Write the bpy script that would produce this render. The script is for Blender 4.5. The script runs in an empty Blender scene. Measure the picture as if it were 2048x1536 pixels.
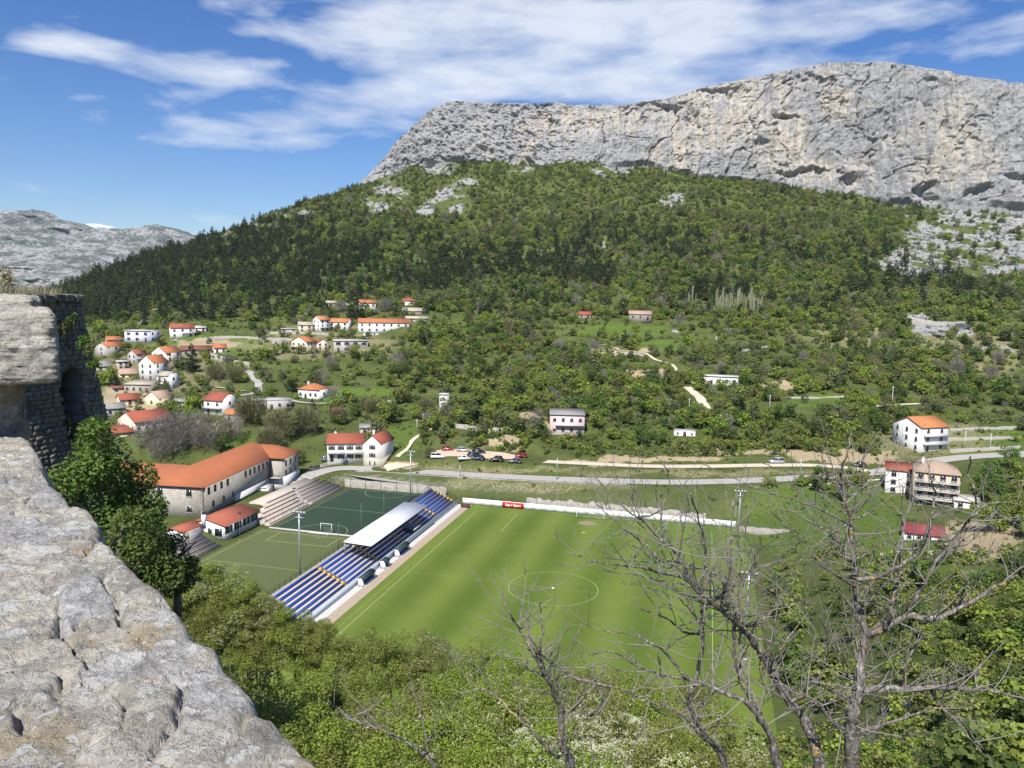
import bpy, bmesh, math, random
import numpy as np
from mathutils import Vector, Matrix
R = math.radians
scene = bpy.context.scene
COL = scene.collection
rnd = random.Random(7)

# ------------------------------------------------------------------ camera
CAM_H, FOC, PIT, ROLL = 58.6, 1530.0, R(6.38), R(1.1)
cam_d = bpy.data.cameras.new('camera'); cam = bpy.data.objects.new('camera', cam_d); COL.objects.link(cam)
cam_d.sensor_width = 36.0; cam_d.lens = FOC/2048*36.0; cam_d.clip_start = 0.05; cam_d.clip_end = 40000
cam.matrix_world = Matrix.Translation((0, 0, CAM_H)) @ (Matrix.Rotation(math.pi/2-PIT, 4, 'X') @ Matrix.Rotation(ROLL, 4, 'Z'))
scene.camera = cam

# ------------------------------------------------------------------ light
SUN_EL, SUN_AZ = R(52), R(17)          # sun behind the viewer's left shoulder
sdir = Vector((-math.sin(SUN_AZ)*math.cos(SUN_EL), -math.cos(SUN_AZ)*math.cos(SUN_EL), math.sin(SUN_EL)))
sun_d = bpy.data.lights.new('sun', 'SUN'); sun_d.energy = 5.0; sun_d.angle = R(0.53); sun_d.color = (1.0, 0.955, 0.88)
sun = bpy.data.objects.new('sun', sun_d); COL.objects.link(sun)
sun.rotation_euler = sdir.to_track_quat('Z', 'Y').to_euler(); sun.location = (0, 0, 400)

# ------------------------------------------------------------------ world: clear sky with cloud sheets
world = bpy.data.worlds.new('World'); scene.world = world; world.use_nodes = True
wn = world.node_tree; wn.nodes.clear()
def W(t, **kw):
    n = wn.nodes.new(t)
    for k, v in kw.items(): setattr(n, k, v)
    return n
def wm(op, a, b=None, c=None, clamp=False):
    n = W('ShaderNodeMath', operation=op); n.use_clamp = clamp
    for i, x in enumerate((a, b, c)):
        if x is None: continue
        if isinstance(x, (int, float)): n.inputs[i].default_value = x
        else: wn.links.new(x, n.inputs[i])
    return n.outputs[0]
sky = W('ShaderNodeTexSky', sky_type='NISHITA', sun_disc=False, sun_elevation=SUN_EL, sun_rotation=math.pi+SUN_AZ,
        altitude=350, air_density=1.0, dust_density=0.2, ozone_density=4.0)
tc = W('ShaderNodeTexCoord'); sep = W('ShaderNodeSeparateXYZ'); wn.links.new(tc.outputs['Generated'], sep.inputs[0])
fy = wm('MAXIMUM', sep.outputs[1], 0.08); tx = wm('DIVIDE', sep.outputs[0], fy); te = wm('DIVIDE', sep.outputs[2], fy)
comb = W('ShaderNodeCombineXYZ'); 
mp = W('ShaderNodeMapping'); mp.inputs['Scale'].default_value = (1.0, 1.0, 3.6); wn.links.new(tc.outputs['Generated'], mp.inputs[0])
def wnoise(scale, detail, rough, dist=0.0, off=0.0):
    n = W('ShaderNodeTexNoise'); n.inputs['Scale'].default_value = scale; n.inputs['Detail'].default_value = detail
    n.inputs['Roughness'].default_value = rough; n.inputs['Distortion'].default_value = dist
    v = W('ShaderNodeVectorMath', operation='ADD'); v.inputs[1].default_value = (off, off*.7, off*.3); wn.links.new(mp.outputs[0], v.inputs[0])
    wn.links.new(v.outputs[0], n.inputs['Vector']); return n.outputs['Fac']
n1 = wnoise(7.5, 9, 0.57, 0.15, 3.1); n2 = wnoise(1.6, 2, 0.5); n3 = wnoise(3.2, 3, 0.5, 0.0, 8.0)
# cloud banks, each with its own direction (tangent of azimuth, tangent of elevation) and extent
def _te(px, py):
    x = px-1024; y = py-768; c, s_ = math.cos(ROLL), math.sin(ROLL); xx = x*c+y*s_; yy = -x*s_+y*c; Y = math.cos(PIT)-yy/FOC*math.sin(PIT)
    return xx/FOC/Y, (-math.sin(PIT)-yy/FOC*math.cos(PIT))/Y
BANKS = [(*_te(a, b), c/FOC, d/FOC*.88, e) for a, b, c, d, e in ((1150,60,520,95,1.1),(880,60,200,70,.95),(1450,45,280,60,.85),(1080,160,450,50,.85),(1320,185,260,36,.78),(720,205,190,40,.76),(560,245,170,42,.86),(610,288,85,22,.6),(800,185,130,32,.6),
         (380,135,140,36,.82),(200,95,190,32,.66),(60,90,90,30,.52),(350,48,130,18,.36),(480,65,75,20,.5),(370,195,70,20,.55),(180,190,100,18,.32),(545,128,40,14,.5),(170,232,65,18,.36),(1930,30,170,42,.52),(1700,20,130,30,.36),(2300,60,260,60,.7),(-250,120,240,50,.7))]
acc = None
for cx, cy, rx, ry, am in BANKS:
    dx = wm('MULTIPLY', wm('SUBTRACT', tx, cx), 1/rx); dy = wm('MULTIPLY', wm('SUBTRACT', te, cy), 1/ry)
    q = wm('ADD', wm('MULTIPLY', dx, dx), wm('MULTIPLY', dy, dy))
    g = wm('MULTIPLY', wm('POWER', 2.718, wm('MULTIPLY', q, -0.9)), am)
    acc = g if acc is None else wm('MAXIMUM', wm('MAXIMUM', acc, g), wm('MULTIPLY', wm('ADD', acc, g), .78))
front = wm('MULTIPLY', wm('GREATER_THAN', sep.outputs[1], 0.08), wm('MINIMUM', acc, 1.0))
# the rest of the dome carries scattered cloud of the same kind
hi = wm('MULTIPLY', wm('SUBTRACT', sep.outputs[2], 0.38), 3.0, None, True)
rest = wm('MULTIPLY', hi, wm('MULTIPLY', wm('SUBTRACT', n2, 0.46), 3.0, None, True))
cov = wm('MAXIMUM', front, rest)
nn = wm('MULTIPLY', wm('SUBTRACT', n1, 0.30), 2.5, None, True)
dens = wm('DIVIDE', wm('SUBTRACT', wm('ADD', wm('MULTIPLY', cov, 1.12), nn), 0.80), 0.95, None, True)
dens = wm('MULTIPLY', wm('MULTIPLY', dens, wm('SUBTRACT', 1.4, wm('MULTIPLY', dens, .4))), 0.80)
skyhsv = W('ShaderNodeHueSaturation'); skyhsv.inputs['Saturation'].default_value = 1.28; skyhsv.inputs['Hue'].default_value = 0.512; skyhsv.inputs['Value'].default_value = 1.0
wn.links.new(sky.outputs[0], skyhsv.inputs['Color'])
mix = W('ShaderNodeMix', data_type='RGBA'); wn.links.new(dens, mix.inputs['Factor']); wn.links.new(skyhsv.outputs[0], mix.inputs['A'])
cr = W('ShaderNodeMix', data_type='RGBA'); wn.links.new(wm('MULTIPLY', wm('SUBTRACT', n1, .3), 2.4, None, True), cr.inputs['Factor'])
cr.inputs['A'].default_value = (5.6, 6.3, 7.4, 1); cr.inputs['B'].default_value = (7.9, 8.2, 8.7, 1)
wn.links.new(cr.outputs['Result'], mix.inputs['B'])
bg = W('ShaderNodeBackground'); bg.inputs['Strength'].default_value = 0.09
wo = W('ShaderNodeOutputWorld'); wn.links.new(mix.outputs['Result'], bg.inputs['Color']); wn.links.new(bg.outputs[0], wo.inputs['Surface'])

scene.view_settings.view_transform = 'Standard'; scene.view_settings.look = 'None'
scene.view_settings.exposure = 0.50; scene.view_settings.gamma = 1.0
scene.render.engine = 'CYCLES'
try:
    scene.cycles.max_bounces = 5; scene.cycles.diffuse_bounces = 2; scene.cycles.glossy_bounces = 2
    scene.cycles.transmission_bounces = 3; scene.cycles.transparent_max_bounces = 6; scene.cycles.volume_bounces = 0
    scene.cycles.use_denoising = True; scene.cycles.caustics_reflective = False; scene.cycles.caustics_refractive = False
except Exception: pass

# ------------------------------------------------------------------ pixel rays (planning the place from the photograph)
_cr, _sr, _cp, _sp = math.cos(ROLL), math.sin(ROLL), math.cos(PIT), math.sin(PIT)
def ray(px, py):
    x = np.asarray(px, float)-1024; y = np.asarray(py, float)-768
    xx = x*_cr+y*_sr; yy = -x*_sr+y*_cr
    up = -yy/FOC; rt = xx/FOC; Y = _cp+up*_sp
    return rt/Y, (-_sp+up*_cp)/Y               # X/Y and (Z-cam)/Y
def atY(px, py, Y):
    t, e = ray(px, py); return np.array([t*Y, Y, CAM_H+e*Y])
def atz(px, py, z):
    t, e = ray(px, py); Y = (z-CAM_H)/e; return np.array([t*Y, Y, z])
def project(P):
    P = np.asarray(P, float); X, Y, Z = P[..., 0], P[..., 1], P[..., 2]-CAM_H
    d = Y*_cp-Z*_sp; up = Y*_sp+Z*_cp; x = X/d*FOC; y = -up/d*FOC
    return 1024+x*_cr-y*_sr, 768+x*_sr+y*_cr

# ------------------------------------------------------------------ noise
def _h(ix, iy, iz, s):
    h = (ix*374761393 + iy*668265263 + iz*2147483647 + s*1274126177) & 0xFFFFFFFF
    h = ((h ^ (h >> 13))*1274126177) & 0xFFFFFFFF
    h = (h ^ (h >> 16)) & 0xFFFFFFFF
    return h.astype(np.float64)/4294967295.0*2-1
def vnoise(P, seed=0):
    P = np.asarray(P, float); I = np.floor(P).astype(np.int64); F = P-I; F = F*F*F*(F*(F*6-15)+10)
    x, y, z = I[:, 0], I[:, 1], I[:, 2]; fx, fy_, fz = F[:, 0], F[:, 1], F[:, 2]
    def L(a, b, t): return a+(b-a)*t
    return L(L(L(_h(x, y, z, seed), _h(x+1, y, z, seed), fx), L(_h(x, y+1, z, seed), _h(x+1, y+1, z, seed), fx), fy_),
             L(L(_h(x, y, z+1, seed), _h(x+1, y, z+1, seed), fx), L(_h(x, y+1, z+1, seed), _h(x+1, y+1, z+1, seed), fx), fy_), fz)
def fbm(P, octv=4, gain=.5, seed=0, ridged=False):
    P = np.asarray(P, float); a = 1.0; s = np.zeros(len(P)); n = 0.0
    for o in range(octv):
        v = vnoise(P*(2.03**o)+o*17.3, seed+o)
        if ridged: v = 1-2*np.abs(v)
        s += a*v; n += a; a *= gain
    return s/n
def xyz(x, y, z=None):
    x = np.asarray(x, float).ravel(); y = np.asarray(y, float).ravel()
    return np.stack([x, y, np.zeros_like(x) if z is None else np.asarray(z, float).ravel()], 1)

# ------------------------------------------------------------------ mesh helpers
def mk_mesh(name, V, F, smooth=False):
    V = np.asarray(V, np.float32).reshape(-1, 3); me = bpy.data.meshes.new(name)
    if isinstance(F, np.ndarray):
        n, k = F.shape; loops = F.ravel().astype(np.int32); starts = (np.arange(n)*k).astype(np.int32); tot = np.full(n, k, np.int32)
    else:
        n = len(F); tot = np.array([len(f) for f in F], np.int32); loops = np.array([i for f in F for i in f], np.int32)
        starts = np.concatenate([[0], np.cumsum(tot)[:-1]]).astype(np.int32)
    me.vertices.add(len(V)); me.vertices.foreach_set('co', V.ravel()); me.loops.add(len(loops)); me.loops.foreach_set('vertex_index', loops)
    me.polygons.add(n); me.polygons.foreach_set('loop_start', starts); me.polygons.foreach_set('loop_total', tot)
    if smooth: me.polygons.foreach_set('use_smooth', np.ones(n, bool))
    me.update(calc_edges=True); return me
def link(name, data, mat=None, parent=None, loc=None, rotz=None):
    if data is not None and mat is not None and hasattr(data, 'materials') and len(data.materials) == 0: data.materials.append(mat)
    o = bpy.data.objects.new(name, data); COL.objects.link(o)
    if parent is not None: o.parent = parent
    if loc is not None: o.location = loc
    if rotz is not None: o.rotation_euler = (0, 0, rotz)
    return o
def tag(o, label=None, cat=None, group=None, kind=None):
    if label: o['label'] = label
    if cat: o['category'] = cat
    if group: o['group'] = group
    if kind: o['kind'] = kind
    return o
def thing(name, label, cat, loc=(0, 0, 0), rotz=0.0, group=None):
    return tag(link(name, None, None, None, loc, rotz), label, cat, group)
def struct(name, me, mat, label=None):
    o = link(name, me, mat); o['kind'] = 'structure'
    if label: o['label'] = label
    return o
def dup(root, loc=None, rotz=None, scale=None, label=None, group=None, mats=None):
    r = root.copy(); COL.objects.link(r)
    if loc is not None: r.location = loc
    if rotz is not None: r.rotation_euler = (0, 0, rotz)
    if scale is not None: r.scale = scale
    if label: r['label'] = label
    if group: r['group'] = group
    for ch in list(root.children):
        c = ch.copy(); COL.objects.link(c); c.parent = r
        for g in list(ch.children):
            d = g.copy(); COL.objects.link(d); d.parent = c
    return r
class MB:
    def __init__(s): s.V = []; s.F = []
    def add(s, pts, faces):
        b = len(s.V); s.V += [tuple(p) for p in pts]; s.F += [tuple(b+i for i in f) for f in faces]; return s
    def poly(s, pts): return s.add(pts, [tuple(range(len(pts)))])
    def box(s, x0, x1, y0, y1, z0, z1):
        p = [(x0, y0, z0), (x1, y0, z0), (x1, y1, z0), (x0, y1, z0), (x0, y0, z1), (x1, y0, z1), (x1, y1, z1), (x0, y1, z1)]
        return s.add(p, [(3, 2, 1, 0), (4, 5, 6, 7), (0, 1, 5, 4), (1, 2, 6, 5), (2, 3, 7, 6), (3, 0, 4, 7)])
    def prism(s, prof, y0, y1):            # profile in x,z swept along y
        n = len(prof); p = [(x, y0, z) for x, z in prof]+[(x, y1, z) for x, z in prof]
        return s.add(p, [tuple(range(n)), tuple(range(2*n-1, n-1, -1))]+[(i, i+n, (i+1) % n+n, (i+1) % n) for i in range(n)])
    def prismx(s, prof, x0, x1):           # profile in y,z swept along x
        n = len(prof); p = [(x0, y, z) for y, z in prof]+[(x1, y, z) for y, z in prof]
        return s.add(p, [tuple(range(n-1, -1, -1)), tuple(range(n, 2*n))]+[(i, (i+1) % n, (i+1) % n+n, i+n) for i in range(n)])
    def tube(s, pts, rad, n=6, cap=True):
        pts = [Vector(p) for p in pts]; b = len(s.V); m = len(pts)
        if isinstance(rad, (int, float)): rad = [rad]*m
        ref = Vector((0.31, 0.17, 0.93))
        for i, p in enumerate(pts):
            d = (pts[min(i+1, m-1)]-pts[max(i-1, 0)])
            if d.length < 1e-9: d = Vector((0, 0, 1))
            d.normalize(); a = d.cross(ref)
            if a.length < .05: a = d.cross(Vector((1, 0, 0)))
            a.normalize(); c = d.cross(a)
            for k in range(n):
                th = 2*math.pi*k/n; q = p+(a*math.cos(th)+c*math.sin(th))*rad[i]; s.V.append(tuple(q))
        for i in range(m-1):
            for k in range(n): s.F.append((b+i*n+k, b+i*n+(k+1) % n, b+(i+1)*n+(k+1) % n, b+(i+1)*n+k))
        if cap: s.F.append(tuple(b+k for k in range(n-1, -1, -1))); s.F.append(tuple(b+(m-1)*n+k for k in range(n)))
        return s
    def cyl(s, p0, p1, r0, r1=None, n=8): return s.tube([p0, p1], [r0, r0 if r1 is None else r1], n)
    def mesh(s, name, smooth=False): return mk_mesh(name, s.V, s.F, smooth)
    def build(s, name, mat, parent=None, smooth=False, loc=None, rotz=None): return link(name, s.mesh(name, smooth), mat, parent, loc, rotz)

# ------------------------------------------------------------------ materials
class N:
    def __init__(s, name):
        s.m = bpy.data.materials.new(name); s.m.use_nodes = True; s.t = s.m.node_tree; s.t.nodes.clear()
        s.out = s.t.nodes.new('ShaderNodeOutputMaterial')
    def n(s, t, ins=None, **kw):
        x = s.t.nodes.new(t)
        for k, v in kw.items(): setattr(x, k, v)
        for k, v in (ins or {}).items(): s.set(x.inputs[k], v)
        return x
    def set(s, sock, v):
        if isinstance(v, bpy.types.NodeSocket): s.t.links.new(v, sock)
        elif isinstance(v, bpy.types.Node): s.t.links.new(v.outputs[0], sock)
        else:
            if isinstance(v, (tuple, list)) and len(v) == 3 and sock.type == 'RGBA': v = (*v, 1)
            sock.default_value = v
    def pos(s, scale=1.0, vec=(1, 1, 1), obj=False):
        g = s.n('ShaderNodeTexCoord').outputs['Object'] if obj else s.n('ShaderNodeNewGeometry').outputs['Position']
        return s.n('ShaderNodeMapping', {'Vector': g, 'Scale': tuple(scale*v for v in vec)}).outputs[0]
    def noise(s, vec, scale=1.0, detail=4, rough=.55, dist=0.0):
        return s.n('ShaderNodeTexNoise', {'Vector': vec, 'Scale': scale, 'Detail': detail, 'Roughness': rough, 'Distortion': dist}).outputs['Fac']
    def voro(s, vec, scale=1.0, feature='F1', out='Distance'):
        return s.n('ShaderNodeTexVoronoi', {'Vector': vec, 'Scale': scale}, feature=feature).outputs[out]
    def ramp(s, fac, stops, interp='LINEAR'):
        r = s.n('ShaderNodeValToRGB', {'Fac': fac}); r.color_ramp.interpolation = interp; e = r.color_ramp.elements
        while len(e) < len(stops): e.new(0.5)
        for i, (p, c) in enumerate(stops): e[i].position = p; e[i].color = (*c, 1) if len(c) == 3 else c
        return r.outputs[0]
    def thr(s, fac, lo, hi): return s.n('ShaderNodeMapRange', {'Value': fac, 'From Min': lo, 'From Max': hi}, clamp=True).outputs[0]
    def mix(s, f, a, b, bt="MIX"): return s._mix(f, a, b, bt)
    def _mix(s, f, a, b, bt):
        x = s.n('ShaderNodeMix', data_type='RGBA', blend_type=bt); s.set(x.inputs[0], f); s.set(x.inputs[6], a); s.set(x.inputs[7], b); return x.outputs[2]
    def math(s, op, a, b=0.0, clamp=False):
        x = s.n('ShaderNodeMath', operation=op, use_clamp=clamp); s.set(x.inputs[0], a); s.set(x.inputs[1], b); return x.outputs[0]
    def bump(s, h, strength=.5, dist=.05): return s.n('ShaderNodeBump', {'Height': h, 'Strength': strength, 'Distance': dist}).outputs[0]
    def bsdf(s, color, rough=.8, normal=None, spec=.3, metal=0.0, **kw):
        b = s.n('ShaderNodeBsdfPrincipled', {'Base Color': color, 'Roughness': rough, 'Metallic': metal, 'Specular IOR Level': spec})
        for k, v in kw.items(): s.set(b.inputs[k], v)
        if normal is not None: s.set(b.inputs['Normal'], normal)
        s.t.links.new(b.outputs[0], s.out.inputs['Surface']); return b
    def attr(s, name): return s.n('ShaderNodeAttribute', attribute_name=name).outputs['Color']
def C(h):            # sRGB hex to linear
    v = [int(h[i:i+2], 16)/255 for i in (0, 2, 4)]
    return tuple(x/12.92 if x <= .04045 else ((x+.055)/1.055)**2.4 for x in v)
def K(c, k): return tuple(min(1, x*k) for x in c)
MAT = {}
def plain(name, col, rough=.7, var=.18, scale=.8, bump=0.0, bscale=8.0, spec=.3, metal=0.0, dirt=None, dirtamt=.5):
    if name in MAT: return MAT[name]
    m = N(name); p = m.pos(); f = m.noise(p, scale, 5, .6)
    c = m.mix(f, K(col, 1-var), K(col, 1+var))
    if dirt is not None: c = m.mix(m.math('MULTIPLY', m.thr(m.noise(m.pos(1, (1, 1, .35)), scale*1.7, 6, .65), .5, .72), dirtamt), c, dirt)
    nb = m.bump(m.noise(p, bscale, 4), bump, .03) if bump else None
    m.bsdf(c, rough, nb, spec, metal); MAT[name] = m.m; return m.m
# ------------------------------------------------------------------ stadium frame
YAW = R(-14.34); SCX, SCY = 9.17, 150.6; _yc, _ys = math.cos(YAW), math.sin(YAW)
def S(u, v, z=0.0): return (SCX+u*_yc-v*_ys, SCY+u*_ys+v*_yc, z)
def UV(x, y):
    dx = np.asarray(x)-SCX; dy = np.asarray(y)-SCY; return dx*_yc+dy*_ys, -dx*_ys+dy*_yc

# ------------------------------------------------------------------ lie of the land: lines of known distance and height
COLS = [-300, 100, 300, 500, 700, 900, 1100, 1300, 1500, 1700, 1900, 2350]
def line_px(pys, Ys):
    t, z = [], []
    for px, py, Y in zip(COLS, pys, Ys):
        p = atY(px, py, Y); t.append(p[0]/p[1]); z.append(p[2])
    return np.array(t), np.array(Ys, float), np.array(z)
def line_z(zs, Ys):
    t = np.array([ray(px, 1000)[0] for px in COLS]); return t, np.array(Ys, float), np.array(zs, float)
B12 = [1]*12
LINES = [
 line_z([53]*12, [-60]*12), line_z([51.5]*12, [1]*12),
 line_z([49.5, 49.5, 49, 48.5, 48, 48, 48, 48, 48, 48, 48, 49], [7]*12),
 line_z([45, 44.5, 42, 38, 36, 36, 36, 36, 35, 33, 33, 35], [28]*12),
 line_z([31, 30, 27, 23, 22, 22, 22, 21, 19, 18, 20, 25], [65]*12),
 line_z([8, 6, 3, 0, 0, 0, 0, 0, 2.5, 7, 11, 18], [102]*12),
 line_z([5, 4, 2, 0, 0, 0, 0, 0, 2, 5.5, 8, 14], [160]*12),
 line_z([5, 4, 3, 1.5, 1, 1, 1.5, 2, 4, 5, 8, 14], [205]*12),
 line_px([985, 965, 960, 945, 937, 948, 957, 964, 961, 950, 918, 900], [225, 225, 228, 232, 236, 233, 227, 222, 222, 227, 240, 250]),
 line_px([950, 935, 935, 925, 918, 915, 926, 932, 930, 932, 903, 890], [240, 240, 243, 246, 246, 244, 239, 235, 236, 236, 250, 262]),
 line_px([900, 880, 875, 865, 862, 850, 870, 872, 882, 880, 878, 870], [250, 250, 252, 262, 270, 274, 268, 268, 262, 262, 266, 280]),
 line_px([810, 800, 800, 795, 790, 785, 790, 795, 795, 800, 805, 800], [300, 300, 305, 318, 322, 325, 322, 318, 315, 312, 310, 320]),
 line_px([720, 712, 705, 700, 696, 696, 698, 700, 705, 710, 715, 715], [370, 375, 385, 398, 405, 405, 402, 400, 395, 385, 375, 380]),
 line_px([668, 655, 645, 630, 622, 615, 615, 615, 620, 625, 630, 640], [440, 445, 455, 470, 475, 478, 478, 475, 465, 450, 430, 430]),
 line_px([650, 628, 600, 555, 545, 540, 535, 530, 530, 540, 560, 580], [520, 530, 550, 570, 570, 570, 570, 565, 560, 540, 510, 490]),
 line_px([640, 607, 555, 497, 462, 440, 440, 440, 450, 465, 487, 515], [600, 620, 650, 690, 690, 695, 695, 690, 670, 640, 600, 560]),
 line_px([634, 592, 516, 446, 372, 318, 322, 330, 355, 388, 408, 440], [660, 700, 770, 820, 850, 850, 850, 845, 820, 775, 710, 650]),
]
_tk = LINES[-1]
_drop = np.interp(_tk[0], [ray(p, 400)[0] for p in (-300, 500, 690, 760, 900, 2350)], [-40, -45, -25, 30, 60, 110])
LINES.append((_tk[0], _tk[1]+90, _tk[2]+_drop))
LINES.append((_tk[0], _tk[1]+700, _tk[2]+np.where(_drop > 0, _drop*.6, -160)))
def zbase(x, y):
    x = np.asarray(x, float); y = np.asarray(y, float); t = x/np.maximum(y, 2.0)
    Ys = np.stack([np.interp(t, l[0], l[1]) for l in LINES]); Zs = np.stack([np.interp(t, l[0], l[2]) for l in LINES])
    z = Zs[0].copy()
    for k in range(len(LINES)-1):
        f = (y-Ys[k])/(Ys[k+1]-Ys[k]); fm = np.clip(f, 0, 1)
        z = np.where(f >= 0, Zs[k]+(Zs[k+1]-Zs[k])*fm, z)
    return z
def spline(P, n):
    P = np.asarray(P, float); d = np.concatenate([[0], np.cumsum(np.linalg.norm(np.diff(P, axis=0), axis=1))]); out = []
    s = np.linspace(0, d[-1], n)
    m = np.gradient(P, d, axis=0)
    k = np.clip(np.searchsorted(d, s, 'right')-1, 0, len(d)-2); h = (d[k+1]-d[k]); u = ((s-d[k])/h)[:, None]; h = h[:, None]
    return (2*u**3-3*u**2+1)*P[k]+(u**3-2*u**2+u)*h*m[k]+(-2*u**3+3*u**2)*P[k+1]+(u**3-u**2)*h*m[k+1]
def px_line(pts): return [atY(a, b, Y) for a, b, Y in pts]
ROADS = {  # name: (centre line, width)
 'main_road': (px_line([(560, 985, 222), (610, 955, 230), (665, 938, 237), (740, 937, 238), (830, 942, 236), (920, 948, 233), (1065, 955.5, 228), (1200, 960.5, 224.5), (1330, 964, 222), (1465, 962, 222), (1608, 955, 225), (1750, 944, 229), (1900, 917, 241), (2060, 906, 247), (2300, 890, 262)]), 6.4),
 'parking_road': (px_line([(770, 936, 238.5), (815, 925, 241), (850, 914, 247), (900, 910, 249), (950, 913, 247), (1010, 918, 244.5), (1080, 922, 242), (1180, 927, 239), (1300, 932, 236), (1420, 932, 236), (1540, 930, 237), (1640, 931, 236), (1700, 936, 233), (1750, 944, 229.5)]), 5.0),
}
ROADC = {k: (spline(v[0], 240), v[1]) for k, v in ROADS.items()}
LOT = spline(px_line([(858, 908, 250), (900, 905, 251), (960, 908, 249.5), (1040, 915, 246)]), 40)     # gravel lot, wide
def height(x, y, noise=True):
    x = np.asarray(x, float); y = np.asarray(y, float); sh = x.shape; x = x.ravel(); y = y.ravel(); z = zbase(x, y)
    if noise:
        am = np.interp(y, [0, 60, 110, 240, 300, 480, 700, 1000], [.8, 1.2, .4, .35, 1.0, 2.6, 6, 6])
        z = z+am*fbm(xyz(x/28, y/28), 4, .5, 11)
        st = np.interp(y, [275, 300, 430, 470], [0, 1, 1, 0]); step = 3.2; q = z/step; fr = q-np.floor(q)
        z = z+st*.75*step*(np.clip((fr-.5)*2.6+.5, 0, 1)-fr)          # walled terraces of the old fields
    u, v = UV(x, y)
    d = np.maximum(np.maximum(-79.5-u, u-41), np.maximum(-60-v, v-63.5)); k = np.clip(1-d/np.where((u > 38) | (v < -55), 16, 7), 0, 1); k = k*k*(3-2*k)
    z = z*(1-k)+(-.06)*k
    d2 = np.maximum(np.maximum(-118-u, u+86), np.maximum(8-v, v-66)); k2 = np.clip(1-d2/5, 0, 1)*(1-k); z = z*(1-k2)+2.4*k2
    for nm, (c, w) in list(ROADC.items())+[('lot', (LOT, 15.0))]:
        lo = c[:, :2].min(0)-20; hi = c[:, :2].max(0)+20; m = (x > lo[0]) & (x < hi[0]) & (y > lo[1]) & (y < hi[1])
        if not m.any(): continue
        idx = np.where(m)[0]; Q = np.stack([x[idx], y[idx]], 1); best = np.full(len(idx), 1e9); bz = np.zeros(len(idx))
        for i in range(0, len(c), 2):
            dd = (Q[:, 0]-c[i, 0])**2+(Q[:, 1]-c[i, 1])**2; b = dd < best; best[b] = dd[b]; bz[b] = c[i, 2]
        dd = np.sqrt(best); kk = np.clip(1-(dd-(w/2+.9))/4.0, 0, 1); kk = kk*kk*(3-2*kk); z[idx] = z[idx]*(1-kk)+(bz-.12)*kk
    return z.reshape(sh)
def ground(px, py):
    """where the sight line through each pixel meets the land"""
    px = np.atleast_1d(np.asarray(px, float)); py = np.atleast_1d(np.asarray(py, float)); t, e = ray(px, py)
    Y = np.full(len(px), 8.0); hit = np.full(len(px), np.nan); prev = Y.copy()
    for st in range(420):
        Yn = Y*1.0125; z = GH(t*Yn, Yn); below = (CAM_H+e*Yn < z) & np.isnan(hit)
        if below.any():
            a = Y[below].copy(); b = Yn[below].copy()
            for _ in range(6):
                m = (a+b)/2; zz = GH(t[below]*m, m); bl = CAM_H+e[below]*m < zz; b = np.where(bl, m, b); a = np.where(bl, a, m)
            hit[below] = b
        Y = Yn
        if Y[0] > 1200: break
    return np.stack([t*hit, hit, GH(t*hit, hit)], 1)

# grid of the land
rows = np.concatenate([np.arange(-60, 2, 6.0), np.arange(2, 110, 1.0), np.arange(110, 300, .85), np.arange(300, 480, 1.5), np.arange(480, 900, 3.2), np.geomspace(900, 1600, 40)])
tcol = np.concatenate([np.linspace(-1.35, -.74, 40)[:-1], np.linspace(-.74, .76, 600), np.linspace(.76, 1.4, 40)[1:]])
TT, YY = np.meshgrid(tcol, rows); XX = TT*np.maximum(YY, 14.0+0*YY); XX = np.where(YY < 14, TT*14*3.0, XX); XX = np.where((YY >= 14) & (YY < 60), TT*(YY+(60-YY)*.6), XX)
ZZ = height(XX, YY)
nr, nc = XX.shape
# fast height look-up from the grid itself (used for placing everything)
def GH(x, y):
    x = np.asarray(x, float); y = np.asarray(y, float)
    w = np.where(y < 14, 42.0, np.where(y < 60, y+(60-y)*.6, np.maximum(y, 14.0))); t = x/w
    fi = np.interp(y, rows, np.arange(nr)); fj = np.interp(t, tcol, np.arange(nc))
    i = np.clip(fi.astype(int), 0, nr-2); j = np.clip(fj.astype(int), 0, nc-2); a = fi-i; b = fj-j
    return (ZZ[i, j]*(1-a)+ZZ[i+1, j]*a)*(1-b)+(ZZ[i, j+1]*(1-a)+ZZ[i+1, j+1]*a)*b
def gz(x, y): return float(GH(np.array([x]), np.array([y]))[0])
idx = np.arange(nr*nc).reshape(nr, nc)
quads = np.stack([idx[:-1, :-1], idx[:-1, 1:], idx[1:, 1:], idx[1:, :-1]], -1).reshape(-1, 4)
def blobs(px, py, L):
    px = np.asarray(px, float); py = np.asarray(py, float); o = np.zeros_like(px); sh_ = px.shape; a_ = xyz(px/34, py/17); px = px+30*fbm(a_, 4, .6, 301).reshape(sh_); py = py+13*fbm(a_, 4, .6, 302).reshape(sh_)
    for cx, cy, rx, ry in L: o = np.maximum(o, np.clip(1.35-np.sqrt(((px-cx)/rx)**2+((py-cy)/ry)**2), 0, 1)*1.6)
    return np.clip(o, 0, 1)
ROCKS = [(1930, 470, 120, 45), (2060, 480, 120, 60), (1850, 525, 85, 30), (1980, 535, 90, 22), (1870, 585, 26, 12), (905, 400, 42, 24), (890, 330, 34, 16), (930, 365, 30, 12),
         (785, 380, 36, 10), (745, 408, 26, 14), (1345, 398, 26, 11), (840, 420, 20, 8), (1230, 340, 30, 10), (1040, 342, 30, 8), (1210, 485, 7, 14), (490, 452, 70, 11), (425, 470, 36, 7),
         (1890, 660, 50, 14), (1990, 700, 40, 10), (1840, 640, 30, 10), (600, 432, 40, 7)]
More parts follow.
